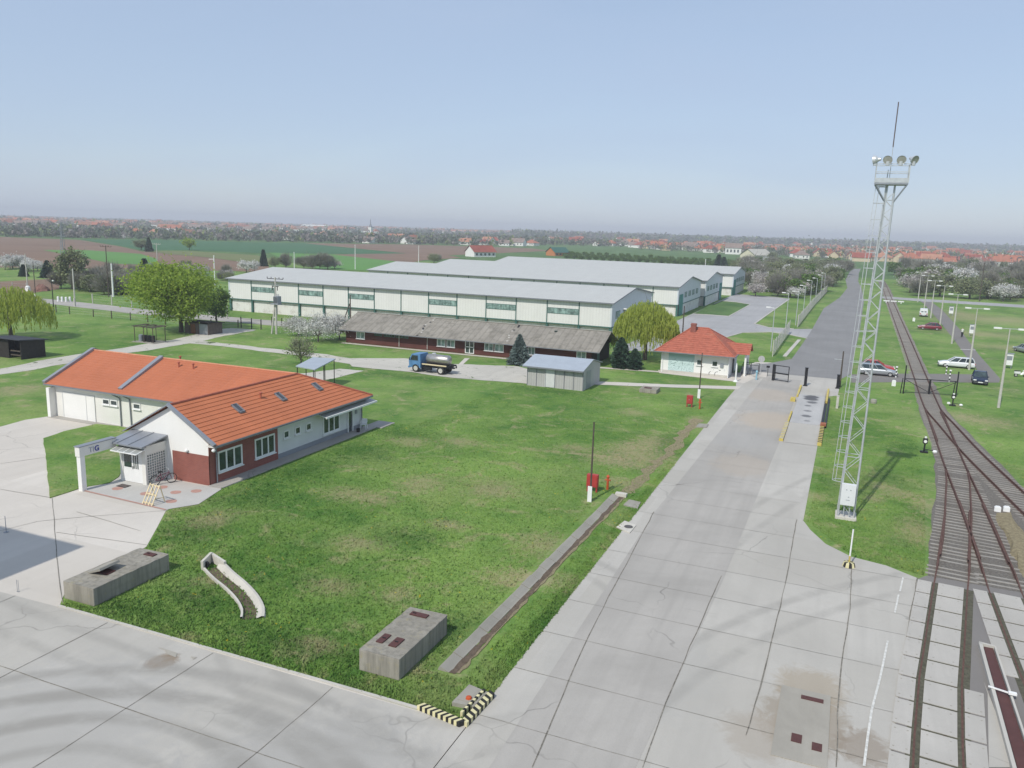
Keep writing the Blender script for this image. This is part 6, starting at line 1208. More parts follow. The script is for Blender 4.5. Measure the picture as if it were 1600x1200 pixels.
m = L(); m.add([(2.60, -.85, 1.42), (2.60, .85, 1.42), (2.30, .80, 2.06), (2.30, -.80, 2.06)], [(0, 1, 2, 3)]); m.V = [(a+.03, b_, c) for a, b_, c in m.V]; m.obj('windscreen', GLASS, cab)
for s_ in (-1, 1): m = L(); m.add([(1.35, s_*1.005, 1.42), (2.4, s_*1.005, 1.42), (2.2, s_*.955, 2.0), (1.4, s_*.95, 2.02)], [(0, 1, 2, 3)]); m.V = [(a, b_+s_*.012, c) for a, b_, c in m.V]; m.obj('side_window', GLASS, cab)
for s_ in (-1, 1): m = L(); m.lathe((2.63, s_*.7, .95), [(.13, -.03), (.13, .03)], 10, 0); m.obj('headlight', WPAINT, cab); m = L(); m.bar((2.3, s_*1.02, 1.6), (2.35, s_*1.3, 1.75), .03); m.cbox((2.35, s_*1.3, 1.6), (.05, .14, .3)); m.obj('mirror', DARK, cab)
m = L(); m.box((2.56, -1.0, .45), (2.72, 1.0, .66)); m.obj('bumper', BLUE, T)
m = L(); m.lathe((-.95, 0, 1.62), [(.2, -1.6), (.48, -1.52), (.60, -1.40), (.60, 1.40), (.48, 1.52), (.2, 1.6)], 22, 0); tk = m.obj('tank', STEEL, T, smooth=True); m = L(); m.lathe((-.3, 0, 2.2), [(.25, 0), (.25, .12), (.2, .16)], 12); 
for xx in (-1.9, -.9, .1): m.tube((xx, -.62, 1.6), (xx, -.62, 1.0), .04)
m.obj('tank_hatch', GALV, tk)
m = L(); m.box((-2.5, -.98, 1.0), (.8, -.85, 1.12)); m.box((-2.5, .85, 1.0), (.8, .98, 1.12)); m.obj('side_rail', LWOOD, T)
m = L(); m.bar((-2.6, 0, 1.1), (-3.3, 0, 1.15), .16); m.bar((-3.3, 0, 1.15), (-3.35, 0, .8), .12); m.bar((-2.6, -.6, .8), (-2.6, .6, .8), .16); m.obj('rear_pump', DARK, T)
for xx, dl in ((1.65, 0), (-1.75, 1)):
    for s_ in (-1, 1):
        wheel(T, xx, s_*.92, .48, .26, PCONC)
        if dl: wheel(T, xx, s_*.62, .48, .22, DARK)

# cyclist
x, y = g(1502.5, 527); T0 = thing('bicycle', 'dark bicycle ridden along the path below the notice board', 'bicycle', (x, y, .02), R(75))
for wx_ in (-.52, .52): m = L(); m.lathe((wx_, 0, .34), [(.30, -.02), (.34, -.02), (.34, .02), (.30, .02)], 14, 1); m.obj('wheel', TYRE, T0)
m = L()
for p, q in (((-.52, .34), (-.1, .30)), ((-.1, .30), (.36, .72)), ((-.18, .80), (-.1, .30)), ((-.16, .68), (.34, .74)), ((.52, .34), (.33, .95))): m.tube((p[0], 0, p[1]), (q[0], 0, q[1]), .024, n=6)
m.tube((.32, -.28, 1.0), (.32, .28, 1.0), .02); m.prism([(-.32, -.08), (-.05, -.03), (-.05, .03), (-.32, .08)], .84, .90); m.obj('frame', DARK, T0)
def skinned(name, joints, edges, rad, mat, root=0, sub=2):
    me = bpy.data.meshes.new(name); me.from_pydata(joints, edges, []); o = bpy.data.objects.new(name, me); C.objects.link(o)
    sk = o.modifiers.new('s', 'SKIN')
    for i, r_ in enumerate(rad): me.skin_vertices[0].data[i].radius = (r_, r_) if not isinstance(r_, tuple) else r_; me.skin_vertices[0].data[i].use_root = (i == root)
    su = o.modifiers.new('u', 'SUBSURF'); su.levels = su.render_levels = sub
    bpy.context.view_layer.update(); dg = bpy.context.evaluated_depsgraph_get(); m2 = bpy.data.meshes.new_from_object(o.evaluated_get(dg)); o.modifiers.clear(); o.data = m2; m2.materials.clear(); m2.materials.append(mat); m2.polygons.foreach_set('use_smooth', [True]*len(m2.polygons)); return o
try:
    J_ = [(-.15, 0, .98), (-.08, 0, 1.22), (.04, 0, 1.42), (.10, 0, 1.52), (.13, 0, 1.66), (.05, -.2, 1.42), (.2, -.24, 1.18), (.33, -.2, 1.03), (.05, .2, 1.42), (.2, .24, 1.18), (.33, .2, 1.03),
          (-.10, -.12, .92), (.22, -.13, .72), (.02, -.12, .30), (.14, -.12, .24), (-.10, .12, .92), (.20, .13, .86), (.0, .12, .50), (.12, .12, .42)]
    E_ = [(0, 1), (1, 2), (2, 3), (3, 4), (2, 5), (5, 6), (6, 7), (2, 8), (8, 9), (9, 10), (0, 11), (11, 12), (12, 13), (13, 14), (0, 15), (15, 16), (16, 17), (17, 18)]
    pr = skinned('person', J_, E_, [.13, .14, .15, .06, .115, .06, .045, .035, .06, .045, .035, .09, .07, .05, .04, .09, .07, .05, .04], plain('dark_trousers', (.05, .05, .06), .9, .1))
    pr.data.materials.append(plain('pale_shirt', (.55, .56, .50), .9, .05)); pr.data.materials.append(plain('skin_tone', (.40, .24, .17), .7, .05))
    for f in pr.data.polygons:
        z = f.center.z; f.material_index = 2 if z > 1.53 else (1 if z > 1.0 else 0)
    pr.location = (x, y, .02); pr.rotation_euler = (0, 0, R(75)); tag(pr, 'person in a pale top and dark trousers riding a bicycle on the path', 'person')
except Exception as e_: print('PERSON FAIL', e_)
x, y = g(1594, 589); T = thing('parked_moped', 'small dark and white moped on the grass at the right frame edge', 'moped', (x, y, 0), R(20))
for xx in (-.6, .6): wheel(T, xx, 0, .25, .12)
m = L(); m.add([(-.8, -.12, .5), (.1, -.14, .3), (.5, -.1, .5), (.7, -.05, .95), (.55, 0, 1.0), (.1, .14, .45), (-.7, .12, .75), (-.8, .12, .5)], [(0, 1, 2, 3, 4, 5, 6, 7)]); m.box((-.8, -.13, .45), (-.1, .13, .75)); m.box((.35, -.2, .3), (.5, .2, .9)); m.obj('body', WPAINT, T); m = L(); m.box((-.8, -.14, .76), (-.1, .14, .85)); m.tube((.5, -.3, 1.0), (.5, .3, 1.0), .02); m.obj('seat', DARK, T)

# ---------------- trees ----------------
def quads(name, P, size, mat, U=None, asp=1.0, parent=None, flat=0, rng=RNG):
    """many small leaf faces at the points P"""
    n = len(P); s = size*(.6+.8*rng.random((n, 1)))
    a = rng.normal(size=(n, 3)); a[:, 2] *= (1-flat); a /= np.linalg.norm(a, axis=1)[:, None]
    if U is not None: a = U+rng.normal(size=(n, 3))*.15; a /= np.linalg.norm(a, axis=1)[:, None]
    b = np.cross(a, rng.normal(size=(n, 3))); b /= np.linalg.norm(b, axis=1)[:, None]
    a = a*s*asp; b = b*s; V = np.stack([P-a*.5-b*.12, P-b*.5*.9, P+a*.5+b*.1, P+b*.5], 1) if asp == 1 else np.stack([P-a*.5-b*.5, P+a*.5-b*.5, P+a*.5+b*.5, P-a*.5+b*.5], 1)
    me = bpy.data.meshes.new(name); me.vertices.add(4*n); me.vertices.foreach_set('co', V.reshape(-1).astype('f4')); me.loops.add(4*n); me.loops.foreach_set('vertex_index', np.arange(4*n, dtype='i4'))
    me.polygons.add(n); me.polygons.foreach_set('loop_start', np.arange(0, 4*n, 4, dtype='i4'))
    try: me.polygons.foreach_set('loop_total', np.full(n, 4, 'i4'))
    except Exception: pass
    for mm in (mat if isinstance(mat, list) else [mat]): me.materials.append(mm)
    me.update(calc_edges=True); me.validate(); o = bpy.data.objects.new(name, me); C.objects.link(o)
    if parent is not None: o.parent = parent
    return o
def clump_cloud(n, k, rx, ry, rz, cz, spread, rng=RNG, shell=.55, zmin=None):
    d = rng.normal(size=(k, 3)); d /= np.linalg.norm(d, axis=1)[:, None]; r = (shell+(1-shell)*rng.random((k, 1)))
    c = d*r*np.array([rx, ry, rz]); w_ = rng.random(k)**1.5+.15; idx = rng.choice(k, n, p=w_/w_.sum())
    sp = spread*(.5+rng.random(k))[idx][:, None]; P = c[idx]+rng.normal(size=(n, 3))*sp*np.array([1, 1, .75]); P[:, 2] += cz
    if zmin is not None: P = P[P[:, 2] > zmin+rng.random(len(P))*.3]
    return P, c
def limbs(m, C_, base_h, r0, n, rng=RNG, lean=(0, 0), top=.9):
    """trunk up to base_h and curved limbs to some clump centres"""
    b = Vector((lean[0], lean[1], base_h)); m.tube((0, 0, -.1), b*.5+Vector((.05, .03, 0)), r0*1.25, r0, 8); m.tube(b*.5+Vector((.05, .03, 0)), b, r0, r0*.85, 8)
    for i in rng.choice(len(C_), min(n, len(C_)), replace=False):
        e = Vector(C_[i]); mid = b.lerp(e, .5)+Vector((0, 0, .12*(e-b).length)); m.tube(b, mid, r0*.45, r0*.25, 6, False); m.tube(mid, e, r0*.25, r0*.06, 5, False)
        for _ in range(3):
            q = e+Vector(rng.normal(size=3))*.18*(e-b).length; m.tube(mid.lerp(e, .4+.2*_), q, r0*.12, r0*.03, 4, False)
TREES = {}
def make_tree(kind, name, label, cat, loc, H, Rd, group=None, seed=0, scale_leaf=1.0, dens=1.0):
    rng = np.random.default_rng(seed+11); T = thing(name, label, cat, (*loc, 0), 0, group); m = L()
    if kind in ('broad', 'broad2', 'blossom', 'pale', 'budding'):
        mat = {'broad': L_SPR, 'broad2': L_SPR2, 'blossom': L_BLO, 'pale': L_BLP, 'budding': L_TWB}[kind]
        n, sz = {'broad': (9000, .30), 'broad2': (5000, .28), 'blossom': (5200, .20), 'pale': (3600, .22), 'budding': (3600, .24)}[kind]
        bh = H*.22; rz = (H-bh*.8)/2; P, c = clump_cloud(int(n*dens), 60 if kind == 'broad' else 34, Rd*.85, Rd*.85, rz*.82, 0, Rd*.17, rng, .45)
        P[:, 2] += H-rz; c[:, 2] += H-rz; P = P[P[:, 2] > bh*.75]; limbs(m, c, bh, max(.06, H*.028), 16, rng); m.obj('trunk', BARKL if kind in ('blossom',) else BARK, T)
        quads('crown', P, sz*scale_leaf*(H/9)**.35, mat, parent=T, rng=rng)
        if kind in ('blossom', 'pale', 'budding'):
            Q = P[rng.choice(len(P), len(P)//2)]; U = Q-np.array([0, 0, bh]); U /= np.linalg.norm(U, axis=1)[:, None]; quads('twigs', Q, .022*(H/5)**.5, L_TWG, U, 34, T, rng=rng)
    elif kind == 'bare':
        bh = H*.15; rz = (H-bh)/2; P, c = clump_cloud(int(4200*dens), 40, Rd*.85, Rd*.85, rz*.85, 0, Rd*.2, rng, .3)
        P[:, 2] += H-rz; c[:, 2] += H-rz; limbs(m, c, bh, max(.05, H*.022), 22, rng); m.obj('trunk', BARK, T)
        U = P-np.array([0, 0, bh]); U /= np.linalg.norm(U, axis=1)[:, None]; quads('crown', P, .035*(H/6)**.5*scale_leaf, L_TWG, U, 22, T, rng=rng)
        quads('buds', P[rng.choice(len(P), len(P)//2)], .14*scale_leaf, L_TWB, parent=T, rng=rng)
    elif kind == 'willow':
        bh = H*.28; k = int(520*dens); pts = []; az = rng.random(k)*2*np.pi; el = rng.random(k)**.6; rad = Rd*np.sqrt(rng.random(k))*.98
        tops = np.stack([np.cos(az)*rad, np.sin(az)*rad, H*(1-.42*(rad/Rd)**2.2)*(.92+.1*rng.random(k))], 1)
        for tp in tops:
            rr_ = math.hypot(tp[0], tp[1])/Rd; ln = (tp[2]-H*.12)*(.35+.6*rr_)*(.5+.5*rng.random()); q = int(ln/.22)
            dr = np.array([tp[0], tp[1]])/(math.hypot(tp[0], tp[1])+.01)*.35
            for j in range(q): t = j/max(1, q); pts.append((tp[0]+dr[0]*(1-(1-t)**2)+rng.normal()*.04, tp[1]+dr[1]*(1-(1-t)**2)+rng.normal()*.04, tp[2]-ln*t))
        c = tops[::14]*np.array([.8, .8, .9]); limbs(m, c, bh, H*.035, 18, rng); m.obj('trunk', BARK, T)
        P = np.array(pts); U = np.tile([0, 0, 1.0], (len(P), 1)); quads('crown', P, .10*scale_leaf, L_WIL, U, 3.4, T, rng=rng)
    elif kind in ('conifer', 'spruce', 'round'):
        n = int(5200*dens); h = rng.random(n)**1.25; h = np.sort(h); tier = (np.floor(h*13)+rng.random(n)**.5*.9)/13; r = Rd*((1-tier)**.85 if kind != 'round' else (1-tier**2.2)**.8*(.75+.25*np.minimum(1, tier*4)))*(.35+.65*rng.random(n)**.45)*(1-.22*((tier*13) % 1)); a = rng.random(n)*2*np.pi
        r *= 1+.16*np.sin(a*5+np.floor(tier*13)*2); P = np.stack([np.cos(a)*r, np.sin(a)*r, .15+tier*(H-.2)-r*.12], 1); P[:, 2] = np.maximum(P[:, 2], .05)
        m.tube((0, 0, -.1), (0, 0, H*.95), H*.025, .02, 6); m.obj('trunk', BARK, T)
        U = P*np.array([1, 1, 0]); U /= np.linalg.norm(U, axis=1)[:, None]+1e-6; U[:, 2] -= .25; quads('crown', P, .13*scale_leaf*(H/4)**.5, L_SPC if kind == 'spruce' else L_CON, U, 2.6, T, rng=rng)
    return T
def place(kind, px, H, Rd, name, label, **kw):
    return make_tree(kind, name, label, 'tree', g(*px), H, Rd, seed=int(px[0]*7+px[1]), **kw)
place('broad', (283, 519), 11.0, 6.4, 'broadleaf_tree', 'big round tree in fresh green leaf beside the pale track', dens=3.4, scale_leaf=.95)
place('broad2', (338, 508), 6.2, 2.9, 'broadleaf_tree', 'darker green smaller tree tucked against the right side of the big green tree', dens=1.6)
place('willow', (17, 530), 7.2, 5.6, 'willow_tree', 'yellow green willow behind the dark open shed at the left edge', dens=1.3)
place('willow', (1007, 562), 8.0, 4.5, 'willow_tree', 'weeping willow with hanging yellow green branches between barrack and gatehouse', dens=1.5)
place('spruce', (811, 569), 3.9, 1.75, 'spruce_tree', 'blue grey spruce left of the metal shed, the larger of two before the barrack')
place('spruce', (867, 560), 3.8, 1.35, 'spruce_tree', 'blue grey spruce rising behind the metal shed roof')
place('round', (969, 575), 4.0, 1.3, 'conifer_tree', 'dark cone shaped conifer at the dark end wall of the barrack')
place('round', (991, 577), 2.7, 1.05, 'conifer_tree', 'low round dark conifer left of the gatehouse')
place('conifer', (1046, 528), 3.6, 1.9, 'conifer_tree', 'dark evergreen half hidden between the willow and the gatehouse roof', dens=.6)
place('budding', (470, 570), 3.5, 2.0, 'young_tree', 'small thin tree with first yellow green buds beside the open carport', dens=.35)
place('blossom', (497, 534), 3.7, 4.0, 'blossom_tree', 'wide white blossoming tree right of the transformer pole', dens=1.0)
place('blossom', (530, 531), 3.6, 2.6, 'blossom_tree', 'white blossoming tree against the left end of the barrack', dens=.8)
place('blossom', (466, 525), 3.0, 2.4, 'blossom_tree', 'small white blossoming tree nearest the transformer pole', dens=.6)
place('conifer', (37, 428), 5.8, 2.8, 'conifer_tree', 'leftmost dark conifer below the white blossom hedge', dens=.4) if 0 else None
# left middle distance
LM = [('conifer', (75, 434), 4.6, 2.1, 'broad dark conifer, the right one of a pair in the left field'), ('conifer', (37, 432), 3.2, 1.2, 'narrow dark conifer, the left one of a pair in the left field'), ('conifer', (227, 445), 6.6, 2.6, 'dark pointed conifer behind the left edge of the big green tree'),
      ('budding', (113, 452), 9.6, 3.8, 'tall sparse tree with a greenish haze of buds above the grey thicket'), ('conifer', (412, 416), 6.2, 1.6, 'dark slim conifer left of the hall roof end')]
for k, px, H_, R_, lb in LM: place(k, px, H_, R_, k+'_tree', lb, dens=.9, scale_leaf=2.0)
def protos(kind, n, H, Rd, nm, **kw): 
    out = []
    for i in range(n): t = make_tree(kind, nm, 'x', 'tree', (0, -400-i*30), H, Rd, seed=50+i*3, **kw); out.append(t)
    return out
PR = {'bare': protos('bare', 3, 7, 3.8, 'bare_tree', dens=.5, scale_leaf=1.9), 'bud': protos('budding', 3, 7, 3.8, 'budding_tree', dens=.6, scale_leaf=1.8), 'blo': protos('blossom', 2, 6, 3.6, 'blossom_tree', dens=.45, scale_leaf=2.0),
      'pale': protos('pale', 2, 6, 3.6, 'pale_blossom_tree', dens=.5, scale_leaf=1.9), 'grn': protos('broad2', 2, 7, 3.8, 'green_tree', dens=.30, scale_leaf=2.2), 'lgt': protos('broad', 1, 7, 3.8, 'light_green_tree', dens=.14, scale_leaf=2.2), 'con': protos('conifer', 1, 8, 2.6, 'conifer_tree', dens=.3, scale_leaf=2.4)}
LBL = {'bare': 'bare grey tree', 'bud': 'olive budding tree', 'blo': 'white blossoming tree', 'pale': 'pale blossoming tree', 'grn': 'dark green tree', 'lgt': 'light green tree', 'con': 'dark conifer'}
used = set(); SZM = [1.2]; THIRD = [0, 1]
def put(kind, px, s, where, grp, sz=None):
    p = random.choice(PR[kind]); x, y = g(*px); lb = ('tall ' if s*(sz or 1) > SZM[0] else 'low ')+LBL[kind]+' '+where
    o = p if p.name not in used else dup(p); used.add(p.name)
    o.location = (x, y, 0); o.rotation_euler = (0, 0, random.random()*6.28); o.scale = (s*random.uniform(.85, 1.3), s*random.uniform(.85, 1.3), s*(sz or 1)*random.uniform(.8, 1.1)); o['label'] = lb; o['category'] = 'tree'; o['group'] = LBL[kind]+'s '+grp
def pick(w_): ks = list(w_); return random.choices(ks, [w_[k] for k in ks])[0]
def thicket(poly, n, s, where, grp, w_, cap=999):
    xs, ys = [p[0] for p in poly], [p[1] for p in poly]; k = 0; pts = []
    def inside(x, y):
        c = False; j = len(poly)-1
        for i in range(len(poly)):
            if (poly[i][1] > y) != (poly[j][1] > y) and x < (poly[j][0]-poly[i][0])*(y-poly[i][1])/(poly[j][1]-poly[i][1])+poly[i][0]: c = not c
            j = i
        return c
    for _ in range(n*40):
        x, y = random.uniform(min(xs), max(xs)), random.uniform(min(ys), max(ys))
        if inside(x, y): pts.append((x, y)); k += 1
        if k >= n: break
    SZM[0] = (s[0]+s[1])/2
    for p in pts: put(pick(w_), p, random.uniform(*s), ('left in ' if p[0] < min(xs)+(max(xs)-min(xs))/3 else 'right in ' if p[0] > max(xs)-(max(xs)-min(xs))/3 else 'midway in ')+where, grp)
MIX = {'bare': 4, 'bud': 4.2, 'blo': 1.7, 'pale': 1.7, 'grn': 2.0, 'con': .12}
thicket([(1172, 452), (1200, 462), (1250, 468), (1292, 456), (1318, 436), (1322, 424), (1270, 412), (1200, 410), (1160, 418), (1150, 430), (1168, 440)], 110, (.7, 1.15), 'the thicket between halls and road', 'left of the road', MIX)
thicket([(1400, 440), (1422, 462), (1440, 465), (1700, 475), (1700, 436), (1600, 428), (1500, 420), (1420, 418), (1395, 424)], 125, (.85, 1.3), 'the thicket beyond the cross road', 'right of the rails', MIX)
thicket([(88, 452), (170, 462), (235, 462), (235, 444), (170, 440), (100, 438)], 44, (.42, .72), 'the grey thicket behind the far road', 'behind the far road at left', {'bare': 6, 'bud': 1.5, 'grn': .4, 'pale': .4})
thicket([(235, 444), (360, 444), (360, 432), (300, 424), (240, 428)], 20, (.4, .65), 'the row behind the big green tree', 'behind the big green tree', {'bare': 2, 'pale': 2, 'bud': 2, 'grn': 1})
thicket([(5, 425), (60, 425), (58, 419), (5, 419)], 11, (.6, .8), 'the white blossom row at the left field edge', 'at the left field edge', {'blo': 1})
for px, k, s in (((385, 426), 'blo', .8), ((398, 424), 'blo', .6), ((500, 421), 'bare', .85), ((488, 421), 'bare', .8), ((512, 421), 'bare', .85), ((523, 420), 'pale', .65), ((475, 420), 'bare', .7), ((430, 419), 'bud', .8), ((447, 419), 'bare', .8), ((678, 411), 'bud', .7), ((684, 410), 'bare', .6), ((1140, 440), 'bud', .7), ((1122, 420), 'con', 1.0), ((1130, 422), 'con', .9)): put(k, px, s, 'above the hall roofs', 'beyond the hall roofs')
for px, k, s in (((1503, 456), 'blo', 1.35), ((1567, 471), 'blo', 1.05), ((1590, 463), 'blo', 1.15), ((1442, 462), 'blo', .8), ((1180, 463), 'pale', .75), ((1243, 466), 'blo', .7), ((1215, 463), 'pale', .7), ((1185, 436), 'blo', 1.0), ((1262, 428), 'blo', .9)): put(k, px, s, 'at the near edge of the thickets', 'at the near edge of the thickets')
for px, k, s in (((221, 391), 'bud', 1.0), ((233, 393), 'con', .8), ((296, 391), 'lgt', 1.0)): put(k, px, s, 'standing alone in the wheat field', 'in the wheat field')
# orchard rows of young trees before the village
for r_ in range(3):
    for k in range(26): 
        px = (880+k*11.3+r_*3, 399.5+k*.62+r_*3.2)
        if px[0] < 1165 and not (1100 < px[0] < 1130 and 0): put('grn', px, .52, 'in the planted rows before the red roofs', 'in the planted rows')

# ---------------- villages ----------------
RC_ = [((.40, .15, .09), 'orange red'), ((.30, .085, .06), 'dark red'), ((.44, .22, .14), 'faded orange'), ((.26, .20, .17), 'grey brown')]
HP = []
def house_proto(i, w_, d_, h, rise, rc, wc, hip=False, roofname=''):
    T = thing('village_house', 'x', 'house', (0, -600-20*i, 0)); o = Vector(T.location); m = L(); m.box((-w_/2, -d_/2, 0), (w_/2, d_/2, h))
    if not hip: m.add([(-w_/2, -d_/2, h), (-w_/2, d_/2, h), (-w_/2, 0, h+rise), (w_/2, -d_/2, h), (w_/2, d_/2, h), (w_/2, 0, h+rise)], [(0, 2, 1), (3, 4, 5)])
    wl = m.obj('wall', wc, T); e = .5; hx = w_/2-(d_/2 if hip else -e); m = L(); m.add([(-w_/2-e, -d_/2-e, h-.15), (w_/2+e, -d_/2-e, h-.15), (w_/2+e, d_/2+e, h-.15), (-w_/2-e, d_/2+e, h-.15), (-hx, 0, h+rise+.1), (hx, 0, h+rise+.1)], [(0, 1, 5, 4), (2, 3, 4, 5)]+([(1, 2, 5), (3, 0, 4)] if hip else [])); rf = m.obj('roof', rc, T)
    m = L(); m.box((w_*.18, -.3, h+rise-.8), (w_*.18+.6, .3, h+rise+.8)); m.obj('chimney', CBLK_L if i % 2 else TILE2, rf)
    for xx in (-w_*.28, w_*.1, w_*.34): m = L(); m.box((xx-.5, -d_/2-.04, 1.0), (xx+.5, -d_/2-.002, 2.2)); m.obj('window', GLASS, wl)
    T['label'] = '%s %s roofed house with pale walls in the far village' % ('hip' if hip else 'gable', roofname); T['group'] = '%s %s roofed village houses' % ('hip' if hip else 'gable', roofname); HP.append(T)
rm = [plain('village_roof_%s' % n.replace(' ', '_'), c, .9, .2, .3) for c, n in RC_]; wm = [WHITE, CREAM, plain('ochre_plaster', (.60, .50, .34), .9, .06, 1)]
i = 0
for (c, n), r_ in zip(RC_, rm):
    for hip in (False, True): house_proto(i, 12 if hip else 13.5, 9.5 if hip else 8, 3.2, 3.4, r_, wm[i % 3], hip, n); i += 1
hused = set(); HC = [0]; placed = []
def puth(px, s=1, w_=None, rz=None):
    x, y = g(*px); D = math.hypot(x, y)
    if any(abs(x-a) < 11 and abs(y-b_) < 11 for a, b_ in placed) or D > 5600: return
    placed.append((x, y)); p = random.choices(HP, w_ or [5, 4, 4, 3, 3, 2, 1, 1])[0]; o = p if p.name not in hused else dup(p); hused.add(p.name)
    o.location = (x, y, 0); o.rotation_euler = (0, 0, random.choice([0, 90, 180, 270, 20, -20])*math.pi/180+random.uniform(-.15, .15)) if rz is None else (0, 0, rz); k = s*random.uniform(.85, 1.2); o.scale = (k, k, k*random.uniform(.85, 1.15)); HC[0] += 1
    gr = o['group'].replace(' village houses', ''); o['label'] = '%s %s house %s' % ('large' if k > s*1.02 else 'small', gr, 'on the left horizon' if px[0] < 400 else 'on the horizon above the nearest hall' if px[0] < 830 else 'above the far halls' if px[0] < 1130 else 'above the thicket left of the road' if px[0] < 1330 else 'just right of the mast' if px[0] < 1470 else 'near the right frame edge')
random.seed(21)
for _ in range(900):           # dense red roofed village, right of the middle
    if HC[0] >= 190: break
    px = random.uniform(985, 1640); yb = 389+(px-985)*.050; yt = 378+(px-985)*.019; t = random.random()**.7
    y = yt+(yb-yt)*t+ (3.5 if px > 1180 else 0)*t*.5
    if 1150 < px < 1235 and y > 396: continue
    puth((px, y))
for _ in range(300):
    if HC[0] >= 205: break
    puth((random.uniform(830, 1000), random.uniform(375, 386)))
for _ in range(500):
    if HC[0] >= 242: break
    px = random.uniform(0, 800); puth((px, random.uniform(343, 350)+px*.0165+random.random()*3), 1.3, [3, 2, 3, 2, 4, 3, 2, 2])
for _ in range(300):
    if HC[0] >= 280: break
    px = random.uniform(120, 830); puth((px, 360+px*.028+random.uniform(-4, 4)), .95, [2, 2, 2, 2, 3, 3, 4, 4])
for p in HP:
    if p.name not in hused: bpy.data.objects.remove(p)
def special(name, label, px, w_, d_, h, rise, wm_, rm_, rz=0, cat='house'):
    x, y = g(*px); T = thing(name, label, cat, (x, y, 0), rz); m = L(); m.box((0, 0, 0), (w_, d_, h)); m.add([(0, 0, h), (0, d_, h), (0, d_/2, h+rise), (w_, 0, h), (w_, d_, h), (w_, d_/2, h+rise)], [(0, 2, 1), (3, 4, 5)]); wl = m.obj('wall', wm_, T)
    m = L(); m.add([(-.6, -.6, h-.2), (w_+.6, -.6, h-.2), (w_+.6, d_/2, h+rise+.1), (-.6, d_/2, h+rise+.1), (-.6, d_+.6, h-.2), (w_+.6, d_+.6, h-.2)], [(0, 1, 2, 3), (3, 2, 5, 4)]); m.obj('roof', rm_, T)
    for k in range(int(w_/3.2)): m = L(); m.box((1.2+k*3.1, -.05, h*.3), (2.6+k*3.1, -.003, h*.72)); m.obj('window', GLASS, wl)
    return T
special('field_house', 'white house with long red roof standing alone before the brown field', (741, 401.5), 16, 9, 3.0, 3.6, WHITE, rm[1], R(62)); special('timber_house', 'orange walled house with dark green roof behind the hall roofs', (867, 400), 13, 9, 2.4, 3.2, plain('orange_wall', (.52, .20, .07), .8, .08), plain('green_roof', (.035, .12, .09), .7, .1, 1), R(62))
special('cream_warehouse', 'large cream gabled warehouse with pale roof at the village edge', (1179, 409.5), 19, 12, 4.6, 3.8, plain('cream_wall', (.66, .62, .46), .85, .05, .5), plain('pale_roof', (.46, .44, .38), .8, .06, .5), R(60), 'warehouse')
special('cream_house', 'small cream house with steep gable in front of the planted rows end', (1133, 397), 14, 9, 6, 4, WHITE, rm[3], R(10))
x, y = g(579, 371); T = thing('church', 'white church tower with pointed spire on the far horizon', 'church', (x, y, 0)); m = L(); m.box((-2.2, -2.2, 0), (2.2, 2.2, 13)); m.box((-3.5, 2.2, 0), (3.5, 16, 6)); m.obj('tower', WHITE, T); m = L(); m.lathe((0, 0, 13), [(2.5, 0), (2, 1.2), (.6, 4.5), (.12, 11)], 8); m.obj('spire', TRIM, T)
T = special('office_block', 'wide white flat building on the horizon above the left end of the hall', (470, 358), 70, 24, 9, 2, WHITE, wm[1], 0, 'building')

# far woods and gardens: reads as one mass
def far_mass(name, label, spec, mat):
    A_ = []
    for poly, n, H_, q, ss in spec:
        xs = [p[0] for p in poly]; ys = [p[1] for p in poly]; k = 0
        while k < n:
            t = random.random(); x = min(xs)+(max(xs)-min(xs))*t; yt = np.interp(x, [poly[0][0], poly[1][0]], [poly[0][1], poly[1][1]]); yb = np.interp(x, [poly[3][0], poly[2][0]], [poly[3][1], poly[2][1]]); y = yt+(yb-yt)*random.random()
            gx, gy = g(x, y); k += 1
            if math.hypot(gx, gy) > 5900: continue
            h = H_*random.uniform(.6, 1.25); r_ = h*random.uniform(.35, .6); c = RNG.normal(size=(q, 3))*np.array([r_*.45, r_*.45, h*.24])+np.array([gx, gy, h*.52]); c[:, 2] = np.maximum(c[:, 2], .3); A_.append(np.concatenate([c, np.full((q, 1), h*ss)], 1))
    A_ = np.concatenate(A_); P = A_[:, :3]; n = len(P); s = A_[:, 3:4]*(.5+RNG.random((n, 1))); a = RNG.normal(size=(n, 3)); a /= np.linalg.norm(a, axis=1)[:, None]; b = np.cross(a, RNG.normal(size=(n, 3))); b /= np.linalg.norm(b, axis=1)[:, None]
    V = np.stack([P-a*s-b*s*.2, P-b*s, P+a*s+b*s*.2, P+b*s], 1); me = bpy.data.meshes.new(name); me.vertices.add(4*n); me.vertices.foreach_set('co', V.reshape(-1).astype('f4')); me.loops.add(4*n); me.loops.foreach_set('vertex_index', np.arange(4*n, dtype='i4')); me.polygons.add(n); me.polygons.foreach_set('loop_start', np.arange(0, 4*n, 4, dtype='i4'))
    me.materials.append(mat); me.update(calc_edges=True); o = bpy.data.objects.new(name, me); C.objects.link(o); return tag(o, label, 'trees', kind='stuff')
FW = [([(-40, 337), (800, 362), (800, 370), (-40, 350)], 1500, 7.5, 14, .20), ([(-40, 350), (800, 371), (800, 385), (-40, 369)], 1700, 6.0, 18, .15), ([(800, 363), (1700, 391), (1700, 397), (800, 370)], 2400, 11.5, 18, .16), ([(640, 371), (1000, 380), (1000, 386), (640, 379)], 420, 6.5, 18, .15)]
FV = [([(1000, 379), (1700, 395), (1700, 424), (1000, 390)], 1500, 6.0, 24, .10)]
far_mass('distant_woodland', 'dull green woodland and gardens spread along the flat horizon', FW+FV, L_FAR)
